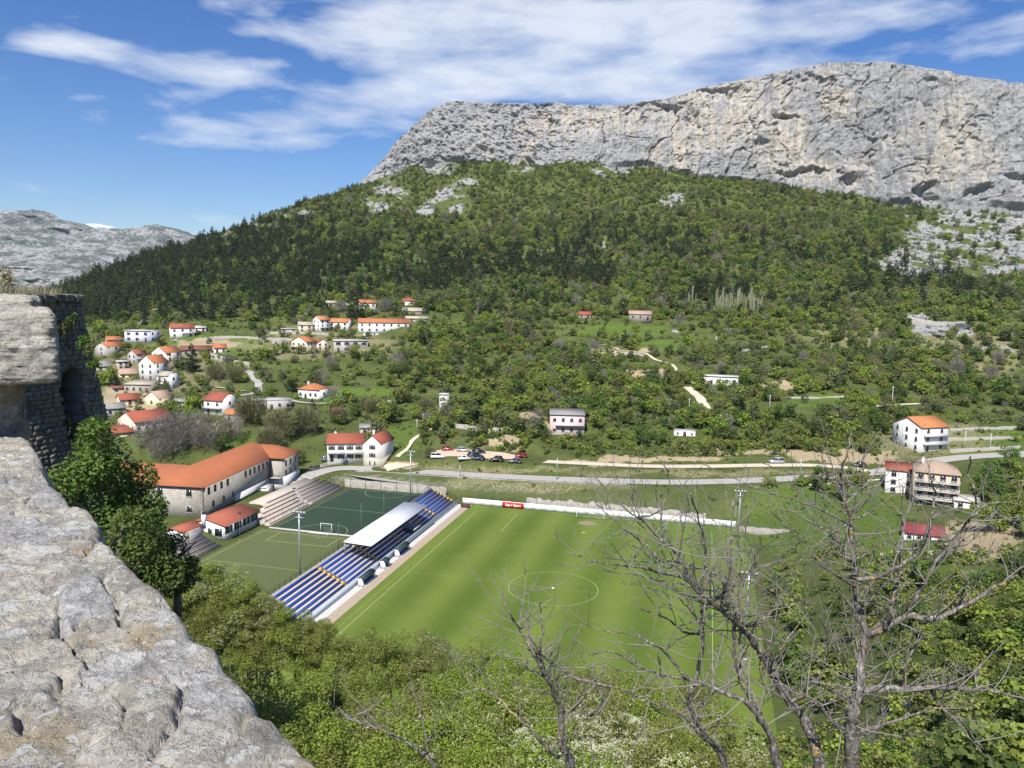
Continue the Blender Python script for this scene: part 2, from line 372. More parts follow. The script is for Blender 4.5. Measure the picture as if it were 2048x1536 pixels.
FIELDS = [(1590, 1040, 120, 70), (1850, 1100, 160, 45), (1950, 885, 110, 28), (740, 788, 90, 14), (480, 880, 60, 16), (1640, 800, 60, 12), (1330, 690, 60, 12), (430, 690, 90, 20), (1250, 660, 90, 12), (1700, 1030, 120, 60), (800, 880, 40, 30)]
DIRT = [(1700, 915, 110, 12), (1560, 905, 160, 6), (1330, 918, 130, 5), (1010, 885, 40, 12), (1960, 1080, 80, 40), (1190, 925, 60, 4), 
        (800, 930, 40, 8), (1560, 770, 40, 6), (1310, 745, 70, 8), (420, 855, 50, 10), (1250, 705, 70, 6), (1110, 850, 50, 8), (260, 800, 60, 30), (420, 690, 60, 8), (1040, 835, 60, 6)]
DRYB = [(690, 690, 150, 8), (560, 690, 100, 10), (640, 655, 120, 8), (1000, 938, 200, 9), (1400, 946, 320, 9), (900, 935, 70, 9), (1110, 972, 190, 13), (950, 965, 90, 12), (1950, 700, 160, 60), (1700, 660, 120, 50), (640, 690, 200, 30), (330, 740, 160, 60), (1000, 890, 60, 12), (1850, 880, 160, 40)]
PXg, PYg = project(np.stack([XX, YY, ZZ], -1)); okg = YY > 60
rk = np.where(okg, blobs(PXg, PYg, ROCKS)*np.clip(fbm(xyz(XX/11, YY/11), 4, .6, 140).reshape(XX.shape)*3.2+np.where(PXg > 1700, .95, .45), 0, 1), 0); fl = np.where(okg, blobs(PXg, PYg, FIELDS), 0); dt = np.where(okg, np.maximum(blobs(PXg, PYg, DIRT), .46*blobs(PXg, PYg, DRYB)), 0)
tm = mk_mesh('terrain', np.stack([XX, YY, ZZ], -1).reshape(-1, 3), quads, True)
at = tm.color_attributes.new('cover', 'FLOAT_COLOR', 'POINT')
at.data.foreach_set('color', np.stack([rk.ravel(), fl.ravel(), dt.ravel(), np.ones(rk.size)], 1).astype(np.float32).ravel())
m = N('hill_ground'); cov = m.attr('cover'); sp = m.n('ShaderNodeSeparateColor', {'Color': cov})
p = m.pos(); nA = m.noise(p, .09, 6, .6); nB = m.noise(p, .9, 5, .65); nC = m.noise(p, 4.0, 4, .7)
scrub = m.ramp(nA, [(.3, (.048, .072, .018)), (.5, (.080, .104, .028)), (.62, (.112, .130, .040)), (.75, (.16, .155, .07))])
scrub = m.mix(m.thr(nB, .42, .7), scrub, (.092, .112, .034)); scrub = m.mix(m.thr(nC, .55, .8), scrub, (.21, .19, .11))
field = m.ramp(nB, [(.25, (.060, .105, .018)), (.5, (.095, .145, .028)), (.75, (.16, .175, .055))])
soil = m.ramp(nC, [(.3, (.26, .20, .12)), (.55, (.42, .34, .21)), (.75, (.52, .46, .34))])
rock = m.ramp(m.noise(m.pos(1, (1, 1, 1.6)), .7, 6, .7), [(.3, (.09, .09, .08)), (.45, (.24, .24, .23)), (.7, (.46, .455, .43))])
c = m.mix(m.thr(m.math('ADD', sp.outputs[1], m.math('MULTIPLY', m.math('SUBTRACT', nB, .5), 1.2)), .35, .6), scrub, field)
c = m.mix(m.thr(m.math('ADD', sp.outputs[2], m.math('MULTIPLY', m.math('SUBTRACT', nC, .5), 1.6)), .4, .65), c, soil)
c = m.mix(m.thr(m.math('ADD', sp.outputs[0], m.math('MULTIPLY', m.math('SUBTRACT', nB, .5), 1.6)), .35, .6), c, rock)
nz = m.n('ShaderNodeSeparateXYZ', {'Vector': m.n('ShaderNodeNewGeometry').outputs['True Normal']}).outputs[2]
c = m.mix(m.math('MULTIPLY', m.thr(nz, .66, .55), m.thr(nC, .45, .6)), c, (.36, .34, .29))
m.bsdf(c, .95, m.bump(m.math('ADD', nB, m.math('MULTIPLY', nC, .5)), .9, .6), .1)
terrain = struct('terrain', tm, m.m)

# ------------------------------------------------------------------ limestone cliff
ctop = [(690, 392), (715, 372), (740, 345), (770, 318), (795, 288), (830, 250), (870, 214), (900, 206), (935, 204), (1000, 207), (1060, 208), (1110, 206), (1170, 210), (1220, 212), (1262, 210), (1290, 203), (1325, 200), (1360, 190), (1400, 178), (1440, 169), (1500, 158), (1560, 145), (1610, 135), (1650, 128), (1700, 129), (1760, 127), (1820, 131), (1870, 139), (1920, 151), (1970, 160), (2040, 172), (2200, 200), (2450, 260)]
cbase = [(690, 396), (715, 384), (740, 372), (780, 356), (830, 335), (870, 312), (900, 305), (950, 312), (1010, 300), (1050, 305), (1075, 330), (1150, 332), (1230, 325), (1290, 322), (1350, 338), (1450, 356), (1530, 362), (1600, 378), (1680, 386), (1760, 400), (1850, 398), (1950, 402), (2050, 412), (2200, 425), (2450, 450)]
NU, NV = 1000, 230
tpx = np.array([a for a, b in ctop], float); tpy = np.array([b for a, b in ctop], float); bpx = np.array([a for a, b in cbase], float); bpy_ = np.array([b for a, b in cbase], float)
us = np.linspace(690, 2450, NU); topy = np.interp(us, tpx, tpy)+2.2*fbm(xyz(us/11, us*0), 4, .6, 3); boty = np.interp(us, bpx, bpy_)+np.interp(us, [690, 800, 1000, 1100, 2450], [2, 12, 22, 10, 8])
Yk = np.interp(us, [690, 760, 900, 1100, 1300, 1500, 1700, 1900, 2350, 2450], [850, 848, 838, 836, 832, 806, 758, 692, 628, 615])
lean = np.interp(us, [690, 760, 900, 1080, 1200, 1500, 2450], [6, 30, 62, 50, 34, 30, 34])
sv = np.linspace(-.10, 1.0, NV)[:, None]
top3 = np.stack([*(lambda te: (te[0]*(Yk+lean), Yk+lean, CAM_H+te[1]*(Yk+lean)))(ray(us, topy))], -1)
bot3 = np.stack([*(lambda te: (te[0]*Yk, Yk, CAM_H+te[1]*Yk))(ray(us, boty))], -1)
prof = np.clip(sv, 0, 1)**1.25
CP = np.empty((NV+14, NU, 3)); CP[:NV, :, 0] = bot3[:, 0]+(top3-bot3)[:, 0]*prof; CP[:NV, :, 1] = bot3[:, 1]+(top3-bot3)[:, 1]*prof+np.minimum(sv, 0)*10
CP[:NV, :, 2] = bot3[:, 2]+(top3-bot3)[:, 2]*sv
for k in range(14):                         # the plateau behind the brow
    CP[NV+k] = top3; CP[NV+k, :, 1] += 3+(k+1)**1.9; CP[NV+k, :, 0] *= 1+.6*((k+1)**1.9)/800; CP[NV+k, :, 2] -= .12*(k+1)**1.7
Pf = CP.reshape(-1, 3); H3 = (Pf[:, 2]-np.tile(bot3[:, 2], NV+14)); hrel = np.clip(H3/np.maximum(1, np.tile(top3[:, 2]-bot3[:, 2], NV+14)), 0, 1)
upx = np.tile(us, NV+14)
slabby = np.clip((upx-1050)/150, 0, 1)        # left part is broken rock, right part slab wall with overhangs
W3 = Pf/np.array([1, 1, 1]); wx = fbm(W3/42, 3, .5, 5)
d = 9*fbm(np.stack([Pf[:, 0]/60, Pf[:, 1]/60, Pf[:, 2]/90], 1), 3, .5, 21)
cell = fbm(np.stack([Pf[:, 0]/13+wx*1.2, Pf[:, 1]/13, Pf[:, 2]/17+wx], 1), 4, .55, 31, True)
d += (3.8-1.9*slabby)*cell
dg = Pf[:, 0]*.5+Pf[:, 2]*.86
d += (1-slabby)*5.2*fbm(np.stack([dg/6.5, (Pf[:, 0]*.86-Pf[:, 2]*.5)/17, Pf[:, 1]/20], 1), 4, .6, 41, True)
d += slabby*2.6*fbm(np.stack([Pf[:, 0]/6, Pf[:, 1]/9, Pf[:, 2]/46], 1), 4, .55, 51, True)
d += (1.3-.5*slabby)*fbm(Pf/4.2, 3, .6, 61, True)
ln = vnoise(np.stack([Pf[:, 0]/34, Pf[:, 1]/60, (Pf[:, 2]+9*fbm(xyz(Pf[:, 0]/50, Pf[:, 1]/50), 2, .5, 71))/7.5], 1), 77)
led = np.clip((np.abs(ln)-.01)/.07, 0, 1); d -= (1-led)*slabby*2.4*np.clip(fbm(np.stack([Pf[:, 0]/30, Pf[:, 1]/60, Pf[:, 2]/26], 1), 3, .6, 78)*4-.35, 0, 1)
d += slabby*3.4*fbm(np.stack([Pf[:, 0]/17, Pf[:, 1]/26, Pf[:, 2]/110], 1), 3, .5, 53, True)
d += 2.2*fbm(np.stack([(Pf[:, 0]+Pf[:, 2])/24, Pf[:, 1]/30, (Pf[:, 2]-Pf[:, 0])/15], 1), 4, .6, 55, True)
for sd_, sx_, sz_, wd_, dp_ in ((501, 26, 90, .036, 6.5), (502, 14, 60, .035, 4.0), (503, 40, 28, .022, 3.2), (504, 9, 16, .05, 1.3)):
    nn_ = vnoise(np.stack([Pf[:, 0]/sx_+.8*wx, Pf[:, 1]/40, Pf[:, 2]/sz_+.5*wx], 1), sd_)+.35*vnoise(Pf/6, sd_+9)*.4; mk_ = np.clip(fbm(Pf/38, 2, .5, sd_+20)*3+.5, 0, 1); d -= dp_*np.clip(1-np.abs(nn_)/wd_, 0, 1)*mk_
ppx, ppy = project(Pf); _w = xyz(Pf[:, 0]/13, Pf[:, 2]/13); ppx = ppx+34*fbm(_w/1.6, 4, .6, 401); ppy = ppy+22*fbm(_w/1.6, 4, .62, 402)
CAVES = [(1380, 235, 9, 30, 9), (1560, 233, 32, 7, 9), (1330, 215, 60, 10, 8), (1250, 222, 22, 12, 7), (1520, 300, 26, 20, 9), (1600, 352, 40, 10, 8), (1700, 360, 30, 14, 10), (1840, 388, 26, 14, 10), (1870, 178, 14, 12, 7), (1850, 168, 12, 9, 6), (1960, 386, 34, 14, 9),
         (1640, 345, 26, 7, 6), (1620, 165, 36, 7, 5), (1780, 250, 8, 50, 5), (1035, 235, 5, 26, 6), (1010, 252, 7, 8, 5), (1900, 255, 12, 30, 4), (1800, 300, 7, 60, 3.5), (1660, 290, 6, 50, 3), (1470, 280, 6, 60, 3), (2030, 360, 20, 10, 8), (1440, 190, 60, 8, 6), (1100, 255, 22, 8, 5), (1175, 240, 20, 7, 5), (1745, 330, 9, 26, 4), (1860, 380, 12, 12, 6)]
for cx, cy, rx, ry, dp in CAVES:
    yy_ = (ppy-cy)/ry; yy_ = np.where(yy_ < 0, yy_*1.5, yy_*.8); q = np.sqrt(((ppx-cx)/rx)**2+yy_**2)+.25*cell
    d -= dp*.85*np.clip(1.1-q, 0, 1)**.8
    d += dp*.35*np.exp(-(((ppx-cx)/rx/1.1)**2)-((ppy-(cy-ry*1.15))/(ry*.45))**2)      # lip over it
fade = np.clip(H3/5, 0, 1)*np.clip((1-hrel)/.02+.35, 0, 1)
edge = np.clip((upx-700)/90, .25, 1)
Pf = Pf+np.array([-.08, -1.0, .12])*(d*edge*fade)[:, None]+np.array([0, 0, 1])*(np.repeat(np.arange(NV+14), NU) >= NV)[:, None]*(1.2*fbm(Pf/7, 3, .6, 81))[:, None]
ci = np.arange((NV+14)*NU).reshape(NV+14, NU); cq = np.stack([ci[:-1, :-1], ci[:-1, 1:], ci[1:, 1:], ci[1:, :-1]], -1).reshape(-1, 4)
cme = mk_mesh('cliff', Pf, cq, False)
STAIN = [(1420, 240, 110, 60), (1500, 205, 90, 40), (1560, 280, 60, 70), (1900, 280, 60, 80), (1860, 340, 40, 50), (1130, 245, 70, 26), (1240, 240, 60, 24), (1660, 345, 90, 30), (1350, 300, 60, 40), (1960, 330, 50, 40), (1680, 215, 40, 30), (1060, 300, 20, 30)]
st_ = blobs(ppx, ppy, STAIN); ca = cme.color_attributes.new('stain', 'FLOAT_COLOR', 'POINT'); ca.data.foreach_set('color', np.stack([st_, st_, st_, st_*0+1], 1).astype(np.float32).ravel())
def cliff_mat(name, warm):
    m = N(name); p = m.pos()
    base = m.ramp(m.noise(m.pos(1, (1, 1, .7)), .05, 7, .68), [(.28, (.16, .165, .175)), (.45, (.27, .272, .28)), (.6, (.375, .375, .375)), (.75, (.48, .475, .455))])
    fine = m.noise(p, .55, 6, .7); base = m.mix(.55, base, m.ramp(fine, [(.3, (.14, .14, .145)), (.5, (.37, .37, .37)), (.72, (.58, .57, .55))]))
    if warm:
        stn = m.n('ShaderNodeSeparateColor', {'Color': m.attr('stain')}).outputs[0]; reg = m.math('MULTIPLY', m.math('MAXIMUM', stn, m.math('MULTIPLY', m.thr(m.noise(m.pos(1, (1, .4, 1.1)), .022, 3, .5), .52, .62), .7)), m.thr(m.noise(m.pos(1, (1, .5, .13)), .16, 5, .65), .38, .60))
        base = m.mix(m.math('MULTIPLY', reg, .78), base, m.ramp(m.noise(m.pos(1, (1, .5, .12)), .3, 5, .6), [(.3, (.40, .32, .22)), (.5, (.56, .49, .39)), (.7, (.66, .61, .52))]))
        stk = m.thr(m.noise(m.pos(1, (1, .5, .05)), .34, 4, .6), .56, .70); base = m.mix(m.math('MULTIPLY', stk, .7), base, (.11, .115, .125)); wst = m.thr(m.noise(m.pos(1, (1, .5, .045)), .42, 4, .6, .0), .60, .72); base = m.mix(m.math('MULTIPLY', wst, .45), base, (.66, .62, .55))
    g = m.thr(m.noise(p, .14, 6, .75), .66, .74); base = m.mix(m.math('MULTIPLY', g, .5), base, (.05, .07, .022))
    m.bsdf(base, .92, m.bump(m.math('ADD', fine, m.math('MULTIPLY', m.noise(p, 2.2, 4, .7), .5)), 1.0, 1.1), .15); return m.m
struct('cliff', cme, cliff_mat('limestone', True))

# ------------------------------------------------------------------ far mountains
def far_range(name, skyline, Y, foot, depth, mat, seed, amp, nu=340, nv=120):
    px = np.linspace(skyline[0][0], skyline[-1][0], nu); py = np.interp(px, [a for a, b in skyline], [b for a, b in skyline])
    V = []
    for k in range(nv):
        f = k/(nv-1); t, e = ray(px, py); Yk = Y-depth*(1-f); zt = CAM_H+e*Y; z = foot+(zt-foot)*f**.9
        V.append(np.stack([t*Y*(1-.05*(1-f)), Yk+0*px, z], 1))
    for k in range(1, 6): V.append(V[nv-1]+np.array([0, 120*k, -60*k]))
    V = np.concatenate(V); f = np.clip((V[:, 2]-foot)/50, 0, 1)
    V[:, 2] += f*amp*(fbm(V/np.array([420, 420, 420]), 3, .5, seed)*.5+.16*fbm(V/60, 3, .55, seed+9, True)); V[:, 1] += f*amp*2.2*fbm(V/240, 4, .55, seed+5)
    i = np.arange((nv+5)*nu).reshape(nv+5, nu); q = np.stack([i[:-1, :-1], i[:-1, 1:], i[1:, 1:], i[1:, :-1]], -1).reshape(-1, 4)
    return struct(name, mk_mesh(name, V, q, False), mat)
def karst(name, sc, rocky, scrubc):
    m = N(name); p = m.pos(); n1 = m.noise(m.pos(1, (1, 1, 1.5)), sc, 9, .74, .3); n2 = m.noise(p, sc*.16, 4, .55)
    f = m.thr(m.math('ADD', n1, m.math('MULTIPLY', m.math('SUBTRACT', n2, .5), .6)), .46, .58)
    c = m.mix(f, scrubc, m.ramp(m.noise(p, sc*2.2, 6, .7), [(.3, K(rocky, .62)), (.6, rocky), (.8, K(rocky, 1.15))]))
    m.bsdf(c, .95, m.bump(n1, 1.0, 5.0), .1); return m.m
far_range('mountain', [(-700, 470), (-300, 440), (-100, 425), (0, 424), (40, 426), (85, 427), (120, 441), (165, 452), (210, 460), (250, 466), (285, 463), (310, 456), (350, 463), (385, 474), (440, 487), (520, 520), (640, 560)], 2900, 20, 1300, karst('karst', .085, (.40, .40, .40), (.10, .118, .10)), 5, 60, 420, 150)
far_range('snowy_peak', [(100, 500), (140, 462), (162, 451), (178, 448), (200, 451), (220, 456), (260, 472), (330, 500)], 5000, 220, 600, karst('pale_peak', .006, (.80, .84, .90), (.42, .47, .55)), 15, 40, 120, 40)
# ------------------------------------------------------------------ vegetation kit
def leafmat(name, stops, trans=.36, rough=.6, objvar=.4, gain=1.42):
    if name in MAT: return MAT[name]
    m = N(name); ri = m.n('ShaderNodeNewGeometry').outputs['Random Per Island']; oi = m.n('ShaderNodeObjectInfo').outputs['Random']
    stops = [(p_, tuple(.88*x*gain+.12*gain*(.3*c_[0]+.6*c_[1]+.1*c_[2]) for x in c_)) for p_, c_ in stops]
    f = m.math('ADD', m.math('MULTIPLY', ri, .62), m.math('MULTIPLY', m.noise(m.pos(), .55, 3, .6), .38))
    c = m.ramp(f, stops)
    hs = m.n('ShaderNodeHueSaturation', {'Color': c, 'Hue': m.math('ADD', .5-.02, m.math('MULTIPLY', oi, .04)), 'Saturation': m.math('ADD', 1-.12, m.math('MULTIPLY', oi, .2)), 'Value': m.math('ADD', 1-objvar/2, m.math('MULTIPLY', oi, objvar))})
    d = m.n('ShaderNodeBsdfPrincipled', {'Base Color': hs.outputs[0], 'Roughness': rough, 'Specular IOR Level': .08})
    t = m.n('ShaderNodeBsdfTranslucent', {'Color': m.mix(.5, hs.outputs[0], (.16, .22, .02))})
    mx = m.n('ShaderNodeMixShader', {0: trans}); m.t.links.new(d.outputs[0], mx.inputs[1]); m.t.links.new(t.outputs[0], mx.inputs[2])
    m.t.links.new(mx.outputs[0], m.out.inputs['Surface']); MAT[name] = m.m; return m.m
LF_BRIGHT = leafmat('leaf_bright', [(.15, (.068, .092, .010)), (.5, (.140, .172, .020)), (.85, (.225, .250, .038))], .40, .6, .4, 1.7)
LF_MID = leafmat('leaf_mid', [(.15, (.032, .058, .010)), (.5, (.066, .105, .018)), (.85, (.115, .155, .030))], .38, .6, .5, 1.6)
LF_OLIVE = leafmat('leaf_olive', [(.15, (.060, .072, .024)), (.5, (.105, .118, .042)), (.85, (.165, .170, .075))], .38, .6, .5, 1.6)
LF_PINE = leafmat('needle_dark', [(.15, (.012, .021, .010)), (.5, (.024, .038, .016)), (.85, (.046, .062, .024))], .12)
LF_PINEB = leafmat('needle_brownish', [(.15, (.020, .028, .010)), (.5, (.040, .050, .018)), (.85, (.070, .080, .028))], .15)
LF_DARK = leafmat('leaf_dark', [(.15, (.022, .045, .010)), (.5, (.045, .085, .016)), (.85, (.090, .140, .028))], .34, .6, .45, 1.6)
LF_GRAY = leafmat('leaf_grayish', [(.15, (.085, .090, .070)), (.5, (.13, .14, .095)), (.85, (.20, .20, .13))])
LF_YEL = leafmat('leaf_yellowgreen', [(.15, (.085, .115, .012)), (.5, (.165, .215, .020)), (.85, (.27, .31, .045))], .42, .6, .4, 1.5)
TWIG = leafmat('bare_twigs', [(.15, (.13, .115, .095)), (.5, (.22, .20, .17)), (.85, (.34, .31, .27))], .0, .8, .25, 1.0)
TWIGB = leafmat('brown_twigs', [(.15, (.11, .10, .05)), (.5, (.17, .16, .075)), (.85, (.24, .235, .11))], .15, .8, .25, 1.1)
POPL = leafmat('poplar_twigs', [(.15, (.22, .22, .13)), (.5, (.34, .34, .21)), (.85, (.46, .45, .31))], .15, .8, .2, 1.2)
FLOWER = leafmat('cream_flower', [(.15, (.36, .37, .18)), (.5, (.55, .55, .34)), (.85, (.72, .71, .52))], .2, .7, .1, 1.05)
BROOM = leafmat('yellow_broom', [(.15, (.42, .30, .01)), (.5, (.62, .48, .02)), (.85, (.75, .62, .06))], .2, .7, .1, 1.0)
BARK = plain('bark', (.16, .13, .105), .95, .4, 6.0, .6, 14)
def cards(C_, Nrm, L, Wd, rng, bend=0.0):
    n = len(C_); Nrm = Nrm/np.maximum(1e-6, np.linalg.norm(Nrm, axis=1))[:, None]
    a = rng.normal(size=(n, 3)); t = np.cross(Nrm, a); t /= np.maximum(1e-6, np.linalg.norm(t, axis=1))[:, None]; b = np.cross(Nrm, t)
    L = np.asarray(L)[:, None] if np.ndim(L) else L; Wd = np.asarray(Wd)[:, None] if np.ndim(Wd) else Wd
    V = np.stack([C_-t*L*.5, C_+b*Wd*.5+t*L*.08-Nrm*bend*L, C_+t*L*.5, C_-b*Wd*.5+t*L*.08-Nrm*bend*L], 1).reshape(-1, 3)
    return V, np.arange(n*4).reshape(n, 4)
def lobe_pts(lobes, n, rng, fill=.5):
    lobes = np.array(lobes, float); w = (lobes[:, 3]*lobes[:, 4]*lobes[:, 5])**(2/3.); k = rng.choice(len(lobes), n, p=w/w.sum())
    d = rng.normal(size=(n, 3)); d /= np.linalg.norm(d, axis=1)[:, None]; r = fill+(1-fill)*rng.random(n)**.6
    return lobes[k, :3]+d*lobes[k, 3:]*r[:, None], d
def broad_lobes(rng, h, r, n=9, low=.25):
    L = [(0, 0, h*(.5+low*.3), r*.62, r*.62, h*(.5-low*.3)*.8)]
    for i in range(n):
        a = 2*math.pi*(i+rng.random()*.8)/n; q = rng.uniform(.42, .8)*r; z = rng.uniform(low, .92)*h
        q *= 1.0-.45*max(0, z/h-.55); s = rng.uniform(.26, .46)*r
        L.append((q*math.cos(a), q*math.sin(a), z, s*rng.uniform(.9, 1.2), s*rng.uniform(.9, 1.2), s*rng.uniform(.65, 1.0)))
    return L
def trunk_mesh(name, rng, h, r, limbs=5, spread=.5, n=6):
    b = MB(); b.tube([(0, 0, -.6), (.02*h*rng.normal(), .02*h*rng.normal(), h*.3), (.03*h*rng.normal(), .03*h*rng.normal(), h*.62), (0, 0, h*.82)], [r, r*.75, r*.45, r*.15], n)
    for i in range(limbs):
        a = rng.random()*6.28; z = h*rng.uniform(.22, .6); q = spread*h*rng.uniform(.25, .5)
        b.tube([(0, 0, z), (q*.5*math.cos(a), q*.5*math.sin(a), z+h*.13), (q*math.cos(a), q*math.sin(a), z+h*rng.uniform(.2, .34))], [r*.45, r*.28, r*.1], 5)
    return b.mesh(name)
def crown_broad(seed, h, r, n, leaf, low=.25, fill=.45, lobes=9):
    rng = np.random.default_rng(seed); P, d = lobe_pts(broad_lobes(rng, h, r, lobes, low), n, rng, fill)
    nr_ = d*.6+rng.normal(size=d.shape)*.55+np.array([0, 0, .55]); s = leaf*rng.uniform(.6, 1.35, n)
    V, F = cards(P, nr_, s, s*.72, rng, .12); return mk_mesh('crown', V, F)
def crown_pine(seed, h, r, n, leaf):
    rng = np.random.default_rng(seed); k = 16; tz = np.linspace(.16, .97, k)*h+rng.normal(0, .02*h, k)
    L = []
    for z in tz:
        rr = r*(1-(z/h)**1.35)*rng.uniform(.75, 1.15)+.14*r; m_ = int(3+rr/r*4)
        for i in range(m_):
            a = rng.random()*6.28; q = rr*rng.uniform(.45, .85); L.append((q*math.cos(a), q*math.sin(a), z-.1*q, rr*.42, rr*.42, h*.035+.12))
    P, d = lobe_pts(L, n, rng, .3); s = leaf*rng.uniform(.6, 1.3, n)
    V, F = cards(P, d*.5+rng.normal(size=d.shape)*.6+np.array([0, 0, .5]), s, s*.55, rng, .1); return mk_mesh('crown', V, F)
def crown_bare(seed, h, r, n, w, up=.55, tall=1.0):
    rng = np.random.default_rng(seed); V = []; 
    a = rng.random(n)*6.28; q = r*np.sqrt(rng.random(n))*.95; z = h*(.22+.73*rng.random(n))*(1-.28*(q/r)**2)
    P = np.stack([q*np.cos(a), q*np.sin(a), z], 1); D = np.stack([np.cos(a)*q/r, np.sin(a)*q/r, up+.6*rng.random(n)], 1)+rng.normal(size=(n, 3))*.32
    D /= np.linalg.norm(D, axis=1)[:, None]; L = h*rng.uniform(.07, .2, n)*tall; side = np.cross(D, rng.normal(size=(n, 3))); side /= np.linalg.norm(side, axis=1)[:, None]
    ww = (w*rng.uniform(.5, 1.3, n))[:, None]; E_ = P+D*L[:, None]
    V = np.stack([P-side*ww, P+side*ww, E_+side*ww*.35, E_-side*ww*.35], 1).reshape(-1, 3); return mk_mesh('crown', V, np.arange(n*4).reshape(n, 4))
PROTO = {}
def proto(key, crown, trunk, cm, tmt=None):
    crown.materials.append(cm); trunk.materials.append(tmt or BARK); PROTO[key] = (crown, trunk)
for i in range(3):
    r_ = np.random.default_rng(100+i)
    proto('broad_bright%d' % i, crown_broad(10+i, 6.5, 3.0, 1500, .40), trunk_mesh('trunk', r_, 6.5, .16), LF_BRIGHT)
    proto('broad_mid%d' % i, crown_broad(20+i, 6.5, 2.9, 1400, .40), trunk_mesh('trunk', r_, 6.5, .16), LF_MID)
    proto('broad_olive%d' % i, crown_broad(30+i, 6.0, 3.0, 1100, .34, .2, .3), trunk_mesh('trunk', r_, 6, .15), LF_OLIVE)
    proto('pine%d' % i, crown_pine(40+i, 10, 2.7, 1500, .55), trunk_mesh('trunk', r_, 10, .18, 0), LF_PINE)
    proto('shrub_bright%d' % i, crown_broad(50+i, 2.6, 1.9, 620, .34, .05, .35, 7), trunk_mesh('trunk', r_, 2.2, .06, 4), [LF_BRIGHT, LF_YEL, LF_MID][i])
    proto('bare%d' % i, crown_bare(60+i, 8, 3.2, 1500, .035), trunk_mesh('trunk', r_, 8, .15, 9, .7), [TWIG, TWIG, TWIGB][i])
    proto('willow%d' % i, crown_bare(70+i, 7.5, 3.6, 2300, .06), trunk_mesh('trunk', r_, 7, .15, 9, .7), TWIGB)
proto('poplar0', crown_bare(80, 14, .5, 420, .05, 3.2), trunk_mesh('trunk', np.random.default_rng(5), 14, .14, 0), POPL)
proto('poplar1', crown_bare(81, 14, .34, 260, .05, 3.6), trunk_mesh('trunk', np.random.default_rng(6), 14, .12, 0), POPL)
TREES = []
def plant(key, name, x, y, scale, label, cat, group=None, z=None, sz=None):
    cr_, tr_ = PROTO[key]; o = thing(name, label, cat, (x, y, gz(x, y)-.1 if z is None else z), rnd.random()*6.28, group)
    o.scale = (scale, scale, scale*(sz or 1.0)); link('trunk', tr_, None, o); link('crown', cr_, None, o); TREES.append((x, y, scale)); return o
# ---- scattered stuff: points + geometry nodes
def merged(name, parts):
    V = []; F = []; mi = []; mats = []; b = 0
    for me, mt in parts:
        k = len(me.vertices); co = np.empty(k*3, np.float32); me.vertices.foreach_get('co', co); V.append(co.reshape(-1, 3))
        for p_ in me.polygons: F.append(tuple(b+i for i in p_.vertices)); mi.append(len(mats))
        mats.append(mt); b += k
    me = mk_mesh(name, np.concatenate(V), F); [me.materials.append(x) for x in mats]; me.polygons.foreach_set('material_index', np.array(mi, np.int32)); return me
def scatter(name, P, rot, scl, ix, meshes, label, cat):
    pc = bpy.data.collections.new(name+'_kinds')
    for i, me in enumerate(meshes):
        o = bpy.data.objects.new('%s_kind_%02d' % (name, i), me); pc.objects.link(o)
    P = np.asarray(P, np.float32); pm = bpy.data.meshes.new(name); pm.vertices.add(len(P)); pm.vertices.foreach_set('co', P.ravel())
    for nm, ty, dat in (('rz', 'FLOAT', rot), ('sc', 'FLOAT', scl), ('ix', 'INT', ix)):
        a = pm.attributes.new(nm, ty, 'POINT'); a.data.foreach_set('value', np.asarray(dat, np.float32 if ty == 'FLOAT' else np.int32))
    o = link(name, pm); o['kind'] = 'stuff'; o['label'] = label; o['category'] = cat
    g = bpy.data.node_groups.new(name+'_nodes', 'GeometryNodeTree'); g.interface.new_socket('Geometry', in_out='INPUT', socket_type='NodeSocketGeometry'); g.interface.new_socket('Geometry', in_out='OUTPUT', socket_type='NodeSocketGeometry')
    gi = g.nodes.new('NodeGroupInput'); go = g.nodes.new('NodeGroupOutput'); ip = g.nodes.new('GeometryNodeInstanceOnPoints'); ci_ = g.nodes.new('GeometryNodeCollectionInfo')
    ci_.inputs['Collection'].default_value = pc; ci_.inputs['Separate Children'].default_value = True; ci_.inputs['Reset Children'].default_value = True
    def at(nm, ty):
        n = g.nodes.new('GeometryNodeInputNamedAttribute'); n.data_type = ty; n.inputs['Name'].default_value = nm; return n.outputs['Attribute']
    cx = g.nodes.new('ShaderNodeCombineXYZ'); g.links.new(at('rz', 'FLOAT'), cx.inputs[2]); cs = g.nodes.new('ShaderNodeCombineXYZ'); sc_ = at('sc', 'FLOAT')
    for k in range(3): g.links.new(sc_, cs.inputs[k])
    ip.inputs['Pick Instance'].default_value = True
    g.links.new(gi.outputs[0], ip.inputs['Points']); g.links.new(ci_.outputs[0], ip.inputs['Instance']); g.links.new(at('ix', 'INT'), ip.inputs['Instance Index'])
    g.links.new(cx.outputs[0], ip.inputs['Rotation']); g.links.new(cs.outputs[0], ip.inputs['Scale']); g.links.new(ip.outputs[0], go.inputs[0])
    md = o.modifiers.new('scatter', 'NODES'); md.node_group = g; return o
